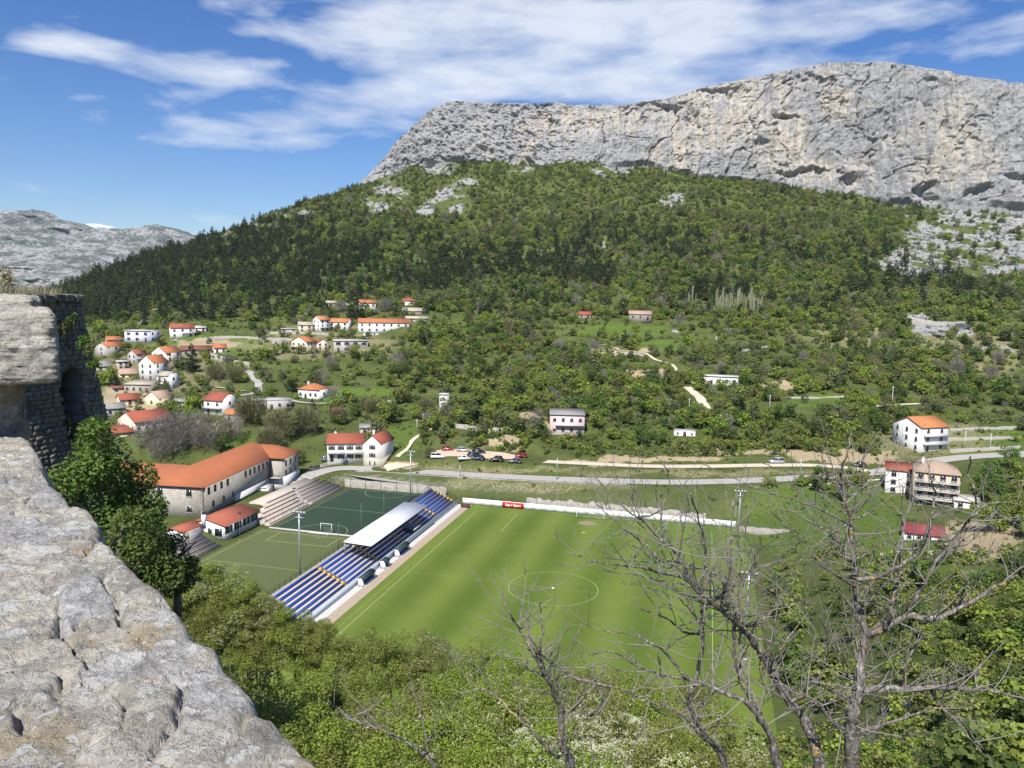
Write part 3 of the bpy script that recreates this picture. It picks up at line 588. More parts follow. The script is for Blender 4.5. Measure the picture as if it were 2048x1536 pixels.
# ------------------------------------------------------------------ shared materials of the built things
CONC = plain('concrete', (.40, .385, .355), .9, .22, .5, .4, 6, dirt=(.20, .185, .16))
CONCL = plain('pale_concrete', (.52, .50, .46), .9, .15, .6, .3, 6, dirt=(.32, .30, .26))
WHITE = plain('white_plaster', (.74, .73, .70), .85, .05, .5, .2, 10, dirt=(.48, .45, .39), dirtamt=.45)
WHITEP = plain('white_paint', (.80, .80, .79), .6, .03)
GALV = plain('galvanised_steel', (.42, .44, .45), .45, .12, 1.5, spec=.5, metal=.6)
DARKST = plain('dark_steel', (.03, .032, .035), .5, .1)
GLASS = plain('dark_glass', (.022, .027, .032), .12, .2, 1.0, spec=.8)
TURF = None
def field_mat(name, dark, light, per, wob, dry):
    m = N(name); sx = m.n('ShaderNodeSeparateXYZ', {'Vector': m.n('ShaderNodeTexCoord').outputs['Object']})
    p = m.pos(); n = m.noise(p, .06, 4, .6); nf = m.noise(m.pos(1, (1, 1, 1)), 2.5, 5, .7)
    st = m.math('SINE', m.math('MULTIPLY', m.math('ADD', sx.outputs[0], m.math('MULTIPLY', n, wob)), 6.283/per))
    f = m.math('ADD', m.math('MULTIPLY', st, .27), m.math('ADD', m.math('MULTIPLY', n, .8), .08), True)
    c = m.mix(f, dark, light); c = m.mix(m.math('MULTIPLY', m.thr(nf, .5, .8), .4), c, dry)
    c = m.mix(m.math('MULTIPLY', m.thr(m.noise(m.pos(1, (1, 1, 1)), .5, 4, .6), .55, .75), .3), c, K(dark, .8))
    m.bsdf(c, .95, m.bump(nf, .6, .06), .1); return m.m
M_PITCH = field_mat('pitch_grass', (.068, .112, .016), (.150, .196, .040), 11.5, 2.0, (.18, .21, .055))
M_OLIVE = field_mat('olive_turf', (.092, .110, .044), (.112, .130, .054), 40, 3, (.125, .14, .06))
M_DARKT = field_mat('dark_turf', (.028, .050, .033), (.036, .060, .040), 40, 3, (.037, .06, .042))
M_LINE = plain('line_paint', (.31, .38, .16), .9, .1, 2.0)
M_LINEF = plain('faded_line_paint', (.185, .255, .07), .9, .2, 2.0)
def frame(name, u, v, label=None, cat=None, z=0.0, group=None): return thing(name, label, cat, S(u, v, z), YAW, group)
def sheet(b, x0, x1, y0, y1, z): b.poly([(x0, y0, z), (x1, y0, z), (x1, y1, z), (x0, y1, z)])
def grid_sheet(name, x0, x1, y0, y1, z, mat, parent=None, loc=None, rotz=None): return link(name, MB().poly([(x0, y0, z), (x1, y0, z), (x1, y1, z), (x0, y1, z)]).mesh(name), mat, parent, loc, rotz)
def arc(b, cx, cy, r, a0, a1, w, z, n=64):
    for i in range(n):
        t0 = a0+(a1-a0)*i/n; t1 = a0+(a1-a0)*(i+1)/n
        b.poly([(cx+(r-w/2)*math.cos(t0), cy+(r-w/2)*math.sin(t0), z), (cx+(r+w/2)*math.cos(t0), cy+(r+w/2)*math.sin(t0), z), (cx+(r+w/2)*math.cos(t1), cy+(r+w/2)*math.sin(t1), z), (cx+(r-w/2)*math.cos(t1), cy+(r-w/2)*math.sin(t1), z)])
# --- football pitch (ground)
pit = struct('football_pitch', MB().poly([(-36, -56, .02), (40, -56, .02), (40, 55.2, .02), (-36, 55.2, .02)]).mesh('football_pitch'), M_PITCH); pit.location = S(0, 0); pit.rotation_euler = (0, 0, YAW)
LZ = .026; HL, HW = 50.0, 31.5
def ln(name, x0, x1, y0, y1, mat=M_LINE): return link(name, MB().poly([(x0, y0, LZ), (x1, y0, LZ), (x1, y1, LZ), (x0, y1, LZ)]).mesh(name), mat, pit)
w = .12
ln('touch_line', -HW-w/2, -HW+w/2, -HL, HL); ln('touch_line', HW-w/2, HW+w/2, -HL, HL); ln('touch_line', -HW-1.45, -HW-1.45+.12, -HL, 4, M_LINEF)
ln('goal_line', -HW, HW, HL-w/2, HL+w/2, M_LINEF); ln('goal_line', -HW, HW, -HL-w/2, -HL+w/2)
ln('halfway_line', -HW, HW, -w/2, w/2, M_LINEF)
for s_ in (1, -1):
    for a, dpt in ((20.16, 16.5), (9.16, 5.5)):
        y1 = s_*HL; y0 = s_*(HL-dpt); lo, hi = min(y0, y1), max(y0, y1); mm = M_LINE if a > 10 else M_LINEF
        ln('box_line', -a-w/2, -a+w/2, lo, hi, mm); ln('box_line', a-w/2, a+w/2, lo, hi, mm); ln('box_line', -a, a, y0-w/2, y0+w/2, M_LINEF)
    b = MB(); th = math.acos(5.5/9.15); c0 = -math.pi/2 if s_ > 0 else math.pi/2; arc(b, 0, s_*(HL-11), 9.15, c0-th, c0+th, w, LZ+.004); b.build('penalty_arc', M_LINEF, pit)
    b = MB(); arc(b, 0, s_*(HL-11), .25, 0, 6.2832, .5, LZ+.004, 16); b.build('penalty_spot', M_LINE, pit)
b = MB(); arc(b, 0, 0, 9.15, 0, 6.2832, w, LZ+.004, 96); b.build('centre_circle', M_LINE, pit)
b = MB(); arc(b, 0, 0, .15, 0, 6.2832, .3, LZ+.006, 16); b.build('centre_spot', WHITEP, pit)
b = MB(); rg = np.random.default_rng(3); b.poly([((2.1+.35*rg.random())*1.15*math.cos(a)-.2, HL-2.6+(2.1+.35*rg.random())*.85*math.sin(a), LZ+.003) for a in np.linspace(0, 6.28, 28)[:-1]])
b.build('worn_patch', plain('worn_earth', (.24, .19, .12), .95, .2, 1.5), pit)
def goal(name, u, v, label, wd, ht, dp, r, sgn=1, mat=WHITEP, net=True, rot=0.0, group=None):
    g = thing(name, label, 'goal', S(u, v, 0), YAW+rot, group)
    for s in (-1, 1): MB().cyl((s*wd/2, 0, 0), (s*wd/2, 0, ht), r).build('post', mat, g)
    MB().cyl((-wd/2-r, 0, ht), (wd/2+r, 0, ht), r).build('crossbar', mat, g)
    b = MB()
    for s in (-1, 1): b.tube([(s*wd/2, 0, ht), (s*wd/2, sgn*dp*.45, ht-.05), (s*wd/2, sgn*dp, .03)], r*.5, 5)
    b.cyl((-wd/2, sgn*dp, .03), (wd/2, sgn*dp, .03), r*.5, None, 5); b.build('net_frame', GALV, g)
    if net:
        b = MB(); n = int(wd/.42)
        for i in range(n+1):
            x = -wd/2+wd*i/n; b.tube([(x, sgn*.04, ht-.04), (x, sgn*dp*.45, ht-.1), (x, sgn*dp, .05)], .014, 3, False)
        for k in range(1, 7):
            z = ht*k/7; y = sgn*(dp*.45+(dp*.55)*(1-z/ht)); b.cyl((-wd/2, y, z), (wd/2, y, z), .014, None, 3)
        b.build('net', plain('net_cord', (.55, .56, .52), .9, .05), g)
    return g
goal('football_goal', 0, 50, 'full-size white football goal before the white boards at the far end', 7.32, 2.44, 1.9, .06, 1)
goal('football_goal', 0, -50, 'full-size white football goal at the end below the fortress slope', 7.32, 2.44, 1.9, .06, -1)
goal('handball_goal', -61.2, 19.2, 'small white goal with net on the dark green court', 3.0, 2.3, 1.1, .06, 1)
goal('folded_goal', -61.8, 16.4, 'low white goal frame lying behind the olive training pitch', 5.0, .55, 1.3, .05, -1, net=False)
goal('handball_goal', -62.8, 60.3, 'thin white goal at the back of the dark court under the stone wall', 3.0, 2.0, 1.0, .05, 1, net=True)
# --- small courts
for nm, x0, x1, y0, y1, mt in (('olive_training_pitch', -78.2, -50.6, -32, 17.6, M_OLIVE), ('dark_court', -76.2, -50.6, 18.2, 61.6, M_DARKT)):
    o = struct(nm, MB().poly([(x0, y0, .02), (x1, y0, .02), (x1, y1, .02), (x0, y1, .02)]).mesh(nm), mt); o.location = S(0, 0); o.rotation_euler = (0, 0, YAW)
    def l2(n_, a, b_, c, d, mm=M_LINEF): link(n_, MB().poly([(a, c, LZ), (b_, c, LZ), (b_, d, LZ), (a, d, LZ)]).mesh(n_), mm, o)
    pale = plain('court_line', (.30, .33, .22), .9, .15, 2.0) if nm[0] == 'd' else plain('court_line_yellow', (.34, .36, .12), .9, .15, 2.0)
    if nm[0] == 'o':
        l2('side_line', -76.9, -76.75, -32, 16.2, pale); l2('end_line', -76.9, -51.6, 16.1, 16.25, pale); l2('box_line', -72.0, -71.85, 9.5, 16, M_LINE); l2('box_line', -56, -55.85, 9.5, 16, M_LINE); l2('box_line', -72, -55.85, 9.4, 9.55, M_LINE); l2('halfway_line', -76.9, -51.6, -6.5, -6.38, M_LINE)
    else:
        l2('halfway_line', -75.5, -51.4, 39.5, 39.62, pale); l2('end_line', -75.5, -51.4, 60.3, 60.42, pale); l2('side_line', -75.4, -75.28, 19, 60.4, pale)
        for cy, c0 in ((60.3, -math.pi/2), (19.2, math.pi/2)):
            b = MB(); arc(b, -62.8, cy, 6.6, c0-1.5, c0+1.5, .12, LZ+.003); b.build('goal_arc', pale, o)
kb = frame('concrete_kerb', -63.4, 17.9, 'low pale concrete kerb between the olive pitch and dark court', 'kerb'); MB().box(-12.8, 12.8, -.22, .22, 0, .45).build('kerb_wall', CONCL, kb)
# --- grandstand
gs = frame('grandstand', -45.9, 7, 'concrete grandstand with rows of blue seats and yellow stairs', 'grandstand')
V0, V1 = -47.0, 46.6; ROWS = 7; RD = .98; RH = .46; Z0 = 1.05
BLUE = plain('blue_seat_plastic', (.018, .052, .26), .45, .2, .7, spec=.4); BLUEF = plain('sun_faded_blue_seat', (.03, .085, .32), .55, .25, .9)
YEL = plain('yellow_stair_paint', (.66, .43, .09), .8, .12, 2.0, dirt=(.45, .30, .12)); TIER = plain('tier_concrete', (.50, .44, .37), .9, .15, 1.0, dirt=(.36, .31, .26))
stairs = [-43.6, -20.5, -5.5, 8.6, 22.5, 31.2, 45.8]
for k in range(ROWS):
    x1 = 7.05-k*RD; x0 = x1-RD; MB().box(x0 if k < ROWS-1 else x0-.4, x1, V0, V1, -.1, Z0+k*RH).build('tier', TIER, gs)
edges = [V0+.4]+sum([[s-.55, s+.55] for s in stairs], [])+[V1-.3]
for k in range(ROWS):
    x1 = 7.05-k*RD; z = Z0+k*RH
    for a, c_ in zip(edges[0::2], edges[1::2]):
        if c_-a < .6: continue
        b = MB(); b.prism([(x1-.94, z+.003), (x1-.46, z+.003), (x1-.44, z+.30), (x1-.86, z+.33), (x1-.94, z+.42)], a, c_); b.build('seat_row', BLUE if (k+int(a)) % 3 else BLUEF, gs)
for s in stairs:
    b = MB()
    for k in range(ROWS):
        x1 = 7.05-k*RD; z = Z0+k*RH; b.box(x1-RD+.004, x1-.004, s-.5, s+.5, z+.003, z+.02); b.box(x1-.5, x1-.02, s-.5, s+.5, z+.02, z+RH*.5) if k else None
        b.box(x1-RD-.02, x1-RD+.01, s-.5, s+.5, z+.02, z+RH)
    b.build('stair', YEL, gs)
MB().box(7.05, 7.3, V0, V1, -.05, 1.5).build('front_wall', plain('pale_blue_wall', (.50, .55, .60), .85, .1, .6, dirt=(.40, .40, .38)), gs)
MB().box(-.42, -.2, V0, V1, -.05, Z0+ROWS*RH+.1).build('back_wall', CONC, gs)
def railing(par, p0, p1, h=1.05, step=2.0, mat=DARKST, rails=(1.0, .55), r=.035, name='railing'):
    b = MB(); p0 = Vector(p0); p1 = Vector(p1); n = max(1, round((p1-p0).length/step))
    for i in range(n+1):
        q = p0.lerp(p1, i/n); b.cyl(q, q+Vector((0, 0, h)), r, None, 5)
    for f in rails: b.cyl(p0+Vector((0, 0, h*f)), p1+Vector((0, 0, h*f)), r*.8, None, 5)
    return b.build(name, mat, par)
railing(gs, (7.18, V0, 1.5), (7.18, V1, 1.5), .75, 1.15, plain('dark_rail', (.07, .07, .06), .6), (1.0, .5), .04)
railing(gs, (-.3, V0, 4.3), (-.3, V1, 4.3), 1.25, 1.9, plain('dark_rail', (.07, .07, .06), .6), (1.0, .66, .33), .04)
railing(gs, (-.3, V1, 4.3), (7.1, V1, 1.5), 1.1, 1.2, plain('dark_rail', (.07, .07, .06), .6))
# canopy
cp = MB(); cp.prism([(.95, 6.28), (7.35, 5.98), (7.35, 6.14), (.95, 6.44)], -10.6, 23.2); cp.build('canopy_roof', plain('white_sheet_roof', (.82, .83, .84), .55, .03, .4, dirt=(.62, .62, .60), dirtamt=.3), gs)
cpb = MB()
for y in np.arange(-10.2, 23, 4.15): cpb.box(1.1, 7.2, y-.07, y+.07, 5.72, 5.97)
cpb.build('canopy_beam', plain('canopy_underside', (.16, .17, .19), .7), gs)
for y in np.arange(-10.2, 23.1, 8.3): MB().box(1.0, 1.2, y-.1, y+.1, 3.6, 6.3).build('canopy_post', GALV, gs)
for y in np.arange(-10.2, 23.1, 8.3): MB().tube([(1.1, y, 4.1), (3.6, y, 5.8)], .06, 5).build('canopy_brace', GALV, gs)
cb = frame('press_box', -39.6, 22.6, 'dark glazed box with white fascia on the stand front rail', 'booth'); MB().box(-1.4, .6, -2.0, 2.0, 1.3, 2.5).build('cabin', plain('dark_green_panel', (.05, .075, .075), .5), cb); MB().prism([(-1.7, 2.75), (1.0, 2.52), (1.0, 2.64), (-1.7, 2.87)], -2.2, 2.2).build('roof', plain('slate_sheet', (.14, .19, .21), .5), cb); MB().box(.98, 1.1, -2.2, 2.2, 2.3, 2.66).build('fascia', WHITEP, cb)
# apron path
for nm, x0, x1, mt in (('apron_path', -38.6, -36.9, plain('apron_concrete', (.50, .50, .49), .9, .12, .8, dirt=(.38, .33, .27))), ('gravel_strip', -36.9, -34.6, plain('apron_gravel', (.36, .29, .215), .95, .3, 1.2, .4, 9, dirt=(.50, .43, .33)))):
    o = struct(nm, MB().poly([(x0, -50, .032), (x1, -50, .032), (x1, 54.6, .032), (x0, 54.6, .032)]).mesh(nm), mt); o.location = S(0, 0); o.rotation_euler = (0, 0, YAW)
def dugout(v, ln_, lab):
    d = frame('dugout', -37.3, v, lab, 'dugout', group='dugouts along the touchline')
    for s in (-1, 1): MB().prism([(-.7, 0), (.75, 0), (.35, 1.25), (-.05, 1.75), (-.7, 1.75)], s*ln_/2-.05, s*ln_/2+.05).build('side_panel', WHITEP, d)
    MB().prism([(-.74, 1.76), (-.05, 1.82), (.62, 1.34), (.66, 1.42), (-.03, 1.92), (-.74, 1.86)], -ln_/2-.1, ln_/2+.1).build('roof', plain('dark_teal_shell', (.035, .055, .062), .4), d)
    MB().box(-.74, -.68, -ln_/2, ln_/2, .1, 1.76).build('back_panel', plain('dark_teal_shell', (.035, .055, .062), .4), d); MB().box(-.6, -.15, -ln_/2+.1, ln_/2-.1, .35, .45).build('bench', BLUE, d); MB().box(-.7, .75, -ln_/2, ln_/2, .033, .12).build('plinth', WHITEP, d)
dugout(-8.2, 5.6, 'team dugout with dark roof nearest the halfway line, south side'); dugout(1.0, 2.2, 'short two-seat dugout between the two long dugouts'); dugout(10.6, 5.8, 'long team dugout beside the covered part of the stand')
bx = frame('equipment_chest', -35.6, 52.0, 'small dark red chest at the end of the stand path', 'chest'); MB().box(-1.2, 1.2, -.5, .5, .04, .8).build('chest', plain('maroon_paint', (.12, .035, .04), .6), bx); MB().box(-1.25, 1.25, -.55, .55, .8, .9).build('lid', plain('maroon_paint', (.12, .035, .04), .6), bx)
# --- boards with banner
bd = frame('perimeter_board', 0, 55.3, 'long white perimeter wall behind the far goal', 'wall')
xs = np.linspace(-37.5, 37.5, 26)
for a, c_ in zip(xs[:-1], xs[1:]):
    MB().box(a+.015, c_-.015, -.1+.02*rnd.random(), .12, -.05, 1.78+.05*rnd.random()).build('panel', WHITEP, bd)
bn = frame('advertising_banner', -22.6, 55.08, 'red advertising banner with white lettering hung on the white wall', 'banner')
MB().box(-3.1, 3.1, -.03, .03, .12, 1.72).build('banner_sheet', plain('banner_red', (.62, .028, .022), .6, .05), bn)
def text_part(txt, size, parent, loc, mat, rot=(math.pi/2, 0, 0), name='lettering', bold=.0):
    cu = bpy.data.curves.new(name, 'FONT'); cu.body = txt; cu.size = size; cu.extrude = .01; cu.align_x = 'CENTER'; cu.align_y = 'CENTER'; cu.offset = bold
    to = bpy.data.objects.new(name+'_tmp', cu); COL.objects.link(to); dg = bpy.context.evaluated_depsgraph_get(); me = bpy.data.meshes.new_from_object(to.evaluated_get(dg))
    bpy.data.objects.remove(to); me.materials.clear(); o = link(name, me, mat, parent, loc); o.rotation_euler = rot; return o
text_part('Super Sport', .92, bn, (0, -.05, .92), WHITEP, bold=.03)
# --- netting fence behind the boards
def mesh_fence(name, label, P, h, step, mat, wire=True, gap=.55, cat='fence'):
    f = thing(name, label, cat, P[0]); o0 = Vector(P[0]); L = [Vector(p)-o0 for p in P]
    for a, c_ in zip(L[:-1], L[1:]):
        n = max(1, round((c_-a).length/step))
        for i in range(n+(1 if c_ is L[-1] else 0)): q = a.lerp(c_, i/n); MB().cyl(q, q+Vector((0, 0, h)), .045, None, 5).build('post', mat, f)
        if wire:
            b = MB(); m_ = int((c_-a).length/gap)
            for i in range(m_): q = a.lerp(c_, (i+.5)/m_); b.cyl(q, q+Vector((0, 0, h)), .006, None, 3)
            for k in range(int(h/gap)+1): zz = Vector((0, 0, min(h, k*gap+.05))); b.cyl(a+zz, c_+zz, .007, None, 3)
            b.build('netting', GALV, f)
    return f
FENCEM = plain('grey_green_steel', (.13, .15, .14), .6)
mesh_fence('netting_fence', 'tall netting fence on thin posts behind the white wall', [S(-34, 57.4), S(16, 57.4)], 4.6, 2.9, FENCEM)
mesh_fence('netting_fence', 'tall netting fence above the stone wall of the dark court', [S(-76, 62.2, 0), S(-50.5, 62.2, 0)], 6.0, 5.1, FENCEM)
mesh_fence('court_fence', 'thin fence posts along the steps of the dark court', [S(-78.6, 20), S(-78.4, 60)], 3.2, 7.8, FENCEM, False)
mesh_fence('court_fence', 'thin fence posts along the clubhouse side of the olive pitch', [S(-79, -14), S(-79, 19)], 4.2, 6.4, FENCEM, False)
# --- floodlights
def mast(u, v, h, lab, group, heads=4, r=.24, thin=False):
    o = frame('floodlight_mast' if not thin else 'court_lamp', u, v, lab, 'floodlight', group=group)
    MB().tube([(0, 0, 0), (0, 0, h*.55), (0, 0, h)], [r, r*.8, r*.55], 10).build('mast', GALV if not thin else plain('grey_green_steel', (.13, .15, .14), .6), o)
    MB().box(-r*1.6, r*1.6, -r*1.6, r*1.6, 0, .3).build('footing', CONC, o)
    wdt = .75*heads/2 if not thin else .5
    MB().box(-wdt, wdt, -.05, .05, h-.1, h+.03).build('crossarm', GALV, o)
    for i in range(heads):
        x = -wdt+2*wdt*(i+.5)/heads; hd = MB(); hd.box(x-.28 if not thin else x-.16, x+.28 if not thin else x+.16, -.16, .22, h-.02, h+.42 if not thin else h+.25); q = hd.build('lamp_head', GALV if not thin else DARKST, o); MB().box(x-.22 if not thin else x-.12, x+.22 if not thin else x+.12, .215, .235, h+.03, h+.36 if not thin else h+.2).build('lens', GLASS, q)
    if not thin:
        b = MB(); b.box(-.3, .3, .2, .9, h-.75, h-.7); b.box(-1.0, 1.0, -.3, .5, h-.9, h-.84); b.build('platform', GALV, o)
    return o
G_M = 'tall floodlight masts around the football pitch'
mast(-50.2, -12.6, 14.6, 'tall grey floodlight mast behind the uncovered end of the stand', G_M); mast(-50.3, 47.5, 15.6, 'tall grey floodlight mast by the far end of the stand', G_M)
mast(37.4, 37.5, 14.0, 'tall floodlight mast on the open side by the wall end', G_M); mast(36.6, -21.5, 14.6, 'tall floodlight mast on the open side below the slope', G_M)
G_C = 'small lamps around the courts'
for (u, v, h), lab in zip([(-50.8, 5.5, 7.6), (-51.0, 17.6, 9.0), (-51, 31, 7.8), (-77.6, 7.5, 6.5), (-81, 38, 5.0), (-51.2, 55, 8.0)], ['thin double court lamp behind the seats, dark head', 'thin court lamp at the corner where both courts meet', 'thin court lamp rising behind the white canopy', 'thin lamp post against the clubhouse wall', 'lamp post on the concrete steps', 'thin lamp behind the top of the stand']): mast(u, v, h, lab, G_C, 2, .09, True)
# --- concrete steps on the left of the courts
st1 = frame('concrete_steps', -76.6, 40, 'weathered concrete seating steps climbing beside the dark court', 'steps')
STEP = plain('step_concrete', (.46, .41, .36), .9, .14, .6, .3, 5, dirt=(.30, .26, .22)); STEPD = plain('step_bench_timber', (.13, .10, .085), .9, .25, 1.0)
for k in range(6):
    x1 = -.6-k*1.35; y1 = 21.2-.35*k; y0 = -20.5 if k < 3 else -20.5+(k-2)*3.2
    MB().box(x1-1.35-(4 if k == 5 else 0), x1, y0, y1, -.1, .35+k*.48).build('step', STEP, st1)
    for a, c_ in ((y0+.6, y0+(y1-y0)*.48), (y0+(y1-y0)*.53, y1-.5)): MB().box(x1-.42, x1-.06, a, c_, .35+k*.48+.02, .35+k*.48+.22).build('bench', STEPD, st1)
st2 = frame('concrete_steps', -79.3, -6, 'short run of concrete steps beside the white clubhouse', 'steps')
for k in range(4): MB().box(-1.2*(k+1), -1.2*k, -14, 8.5, -.1, .4+.5*k).build('step', STEP, st2); MB().box(-1.2*k-.4, -1.2*k-.05, -13.5, 8, .42+.5*k, .6+.5*k).build('bench', STEPD, st2)
MB().box(-6.6, -4.8, 1.0, 8.5, -.1, 3.4).build('retaining_block', CONC, st2)
# ------------------------------------------------------------------ buildings
EXCL = []                                    # footprints kept free of trees
def tilemat(name, col, var=.22):
    if name in MAT: return MAT[name]
    m = N(name); p = m.pos(); n = m.noise(p, .5, 5, .65); nf = m.noise(p, 5.0, 4, .7); sp_ = m.n('ShaderNodeSeparateXYZ', {'Vector': m.n('ShaderNodeTexCoord').outputs['Object']})
    rw = m.math('SINE', m.math('MULTIPLY', sp_.outputs[2], 36.0)); rc = m.math('SINE', m.math('MULTIPLY', m.math('ADD', sp_.outputs[0], sp_.outputs[1]), 20.0))
    c = m.mix(n, K(col, 1-var), K(col, 1+var)); c = m.mix(m.thr(nf, .5, .8), c, K(col, .6)); c = m.mix(m.math('MULTIPLY', m.thr(m.noise(p, .25, 4, .6), .55, .7), .35), c, (.20, .15, .11))
    m.bsdf(c, .85, m.bump(m.math('ADD', m.math('MULTIPLY', rw, .5), m.math('ADD', m.math('MULTIPLY', rc, .5), nf)), .7, .06), .2); MAT[name] = m.m; return m.m
T_OR = tilemat('orange_tiles', (.47, .17, .075)); T_RED = tilemat('red_tiles', (.35, .105, .065)); T_BR = tilemat('brown_tiles', (.22, .095, .065)); T_PINK = tilemat('faded_pink_tiles', (.46, .31, .24)); T_BEI = tilemat('beige_tiles', (.46, .40, .31)); T_GRY = tilemat('grey_sheet', (.30, .29, .27)); T_LOR = tilemat('bright_orange_tiles', (.55, .215, .085)); T_SCH = tilemat('school_tiles', (.41, .142, .066), .2)
W_CR = plain('cream_plaster', (.62, .55, .42), .9, .08, .5, .2, 9, dirt=(.45, .38, .28)); W_GR = plain('grey_plaster', (.40, .385, .36), .9, .12, .5, .2, 9, dirt=(.26, .24, .22)); W_PK = plain('pink_plaster', (.62, .47, .47), .9, .06, .5, .2, 9, dirt=(.5, .42, .4)); W_LI = plain('lilac_plaster', (.56, .56, .66), .9, .06, .5); W_YE = plain('pale_yellow_plaster', (.68, .60, .40), .9, .06, .5); W_BE = plain('beige_plaster', (.52, .42, .30), .9, .1, .5, dirt=(.40, .31, .22))
def stonemat(name, a, b_, c_, sc=1.0, mortar=(.30, .28, .25)):
    if name in MAT: return MAT[name]
    m = N(name); p = m.pos(); sx = m.n('ShaderNodeSeparateXYZ', {'Vector': p}); v = m.n('ShaderNodeCombineXYZ', {0: m.math('ADD', sx.outputs[0], sx.outputs[1]), 1: sx.outputs[2], 2: 0.0}).outputs[0]
    br = m.n('ShaderNodeTexBrick', {'Vector': v, 'Scale': 1.0/sc, 'Color1': a, 'Color2': b_, 'Mortar': mortar, 'Mortar Size': .03, 'Brick Width': .75, 'Row Height': .42})
    c = m.mix(m.thr(m.noise(p, .8, 5, .65), .45, .7), br.outputs[0], c_)
    m.bsdf(c, .92, m.bump(m.math('ADD', m.math('MULTIPLY', br.outputs[1], -1.0), m.noise(p, 5, 4, .65)), .9, .12), .15); MAT[name] = m.m; return m.m
STONE = stonemat('coursed_stone', (.54, .50, .43), (.43, .40, .35), (.34, .32, .28)); STONEL = stonemat('pale_rubble_stone', (.50, .47, .41), (.40, .37, .32), (.32, .30, .26), .8)
SHUT = plain('green_shutter', (.03, .065, .045), .6); SHUTB = plain('brown_shutter', (.10, .055, .035), .6); TRIM = plain('stone_trim', (.58, .55, .50), .85, .08)
def hip_roof(b, x0, x1, y0, y1, z, rise, o=.45, th=.16, ridge='auto'):
    x0 -= o; x1 += o; y0 -= o; y1 += o; w, d_ = x1-x0, y1-y0; hm = min(w, d_)/2
    if w >= d_: r0, r1 = (x0+hm, (y0+y1)/2), (x1-hm, (y0+y1)/2)
    else: r0, r1 = ((x0+x1)/2, y0+hm), ((x0+x1)/2, y1-hm)
    P = [(x0, y0, z), (x1, y0, z), (x1, y1, z), (x0, y1, z), (*r0, z+rise), (*r1, z+rise)]; Q = [(x0, y0, z-th), (x1, y0, z-th), (x1, y1, z-th), (x0, y1, z-th)]
    F = ([(0, 1, 5, 4), (1, 2, 5), (2, 3, 4, 5), (3, 0, 4)] if w >= d_ else [(0, 1, 4), (1, 2, 5, 4), (2, 3, 5), (3, 0, 4, 5)])+[(6, 7, 1, 0), (7, 8, 2, 1), (8, 9, 3, 2), (9, 6, 0, 3), (9, 8, 7, 6)]
    b.add(P+Q, F)
def window(par, face, c, z, w, h, d_, mat=TRIM, shut=None, pane=GLASS):
    """face: F front(-y) B back L left(-x) R right; c = coordinate along the wall; d_ = wall plane position"""
    fr = MB(); t = .09
    def bx(b, a0, a1, z0, z1, p0, p1):
        if face in 'FB':
            s = -1 if face == 'F' else 1; lo, hi = sorted((d_+s*p0, d_+s*p1)); b.box(a0, a1, lo, hi, z0, z1)
        else:
            s = -1 if face == 'L' else 1; lo, hi = sorted((d_+s*p0, d_+s*p1)); b.box(lo, hi, a0, a1, z0, z1)
    bx(fr, c-w/2-t, c-w/2, z, z+h, -.05, .07); bx(fr, c+w/2, c+w/2+t, z, z+h, -.05, .07); bx(fr, c-w/2-t, c+w/2+t, z+h, z+h+t, -.05, .08); bx(fr, c-w/2-t-.05, c+w/2+t+.05, z-t, z, -.05, .14)
    o = fr.build('window', mat, par); pb = MB(); bx(pb, c-w/2, c+w/2, z, z+h, -.04, .018); pb.build('pane', pane, o)
    if shut is not None:
        for s in (-1, 1): sb = MB(); a = c+s*(w/2+t+.25); bx(sb, a-.22, a+.22, z, z+h, .005, .055); sb.build('shutter', shut, o)
    return o
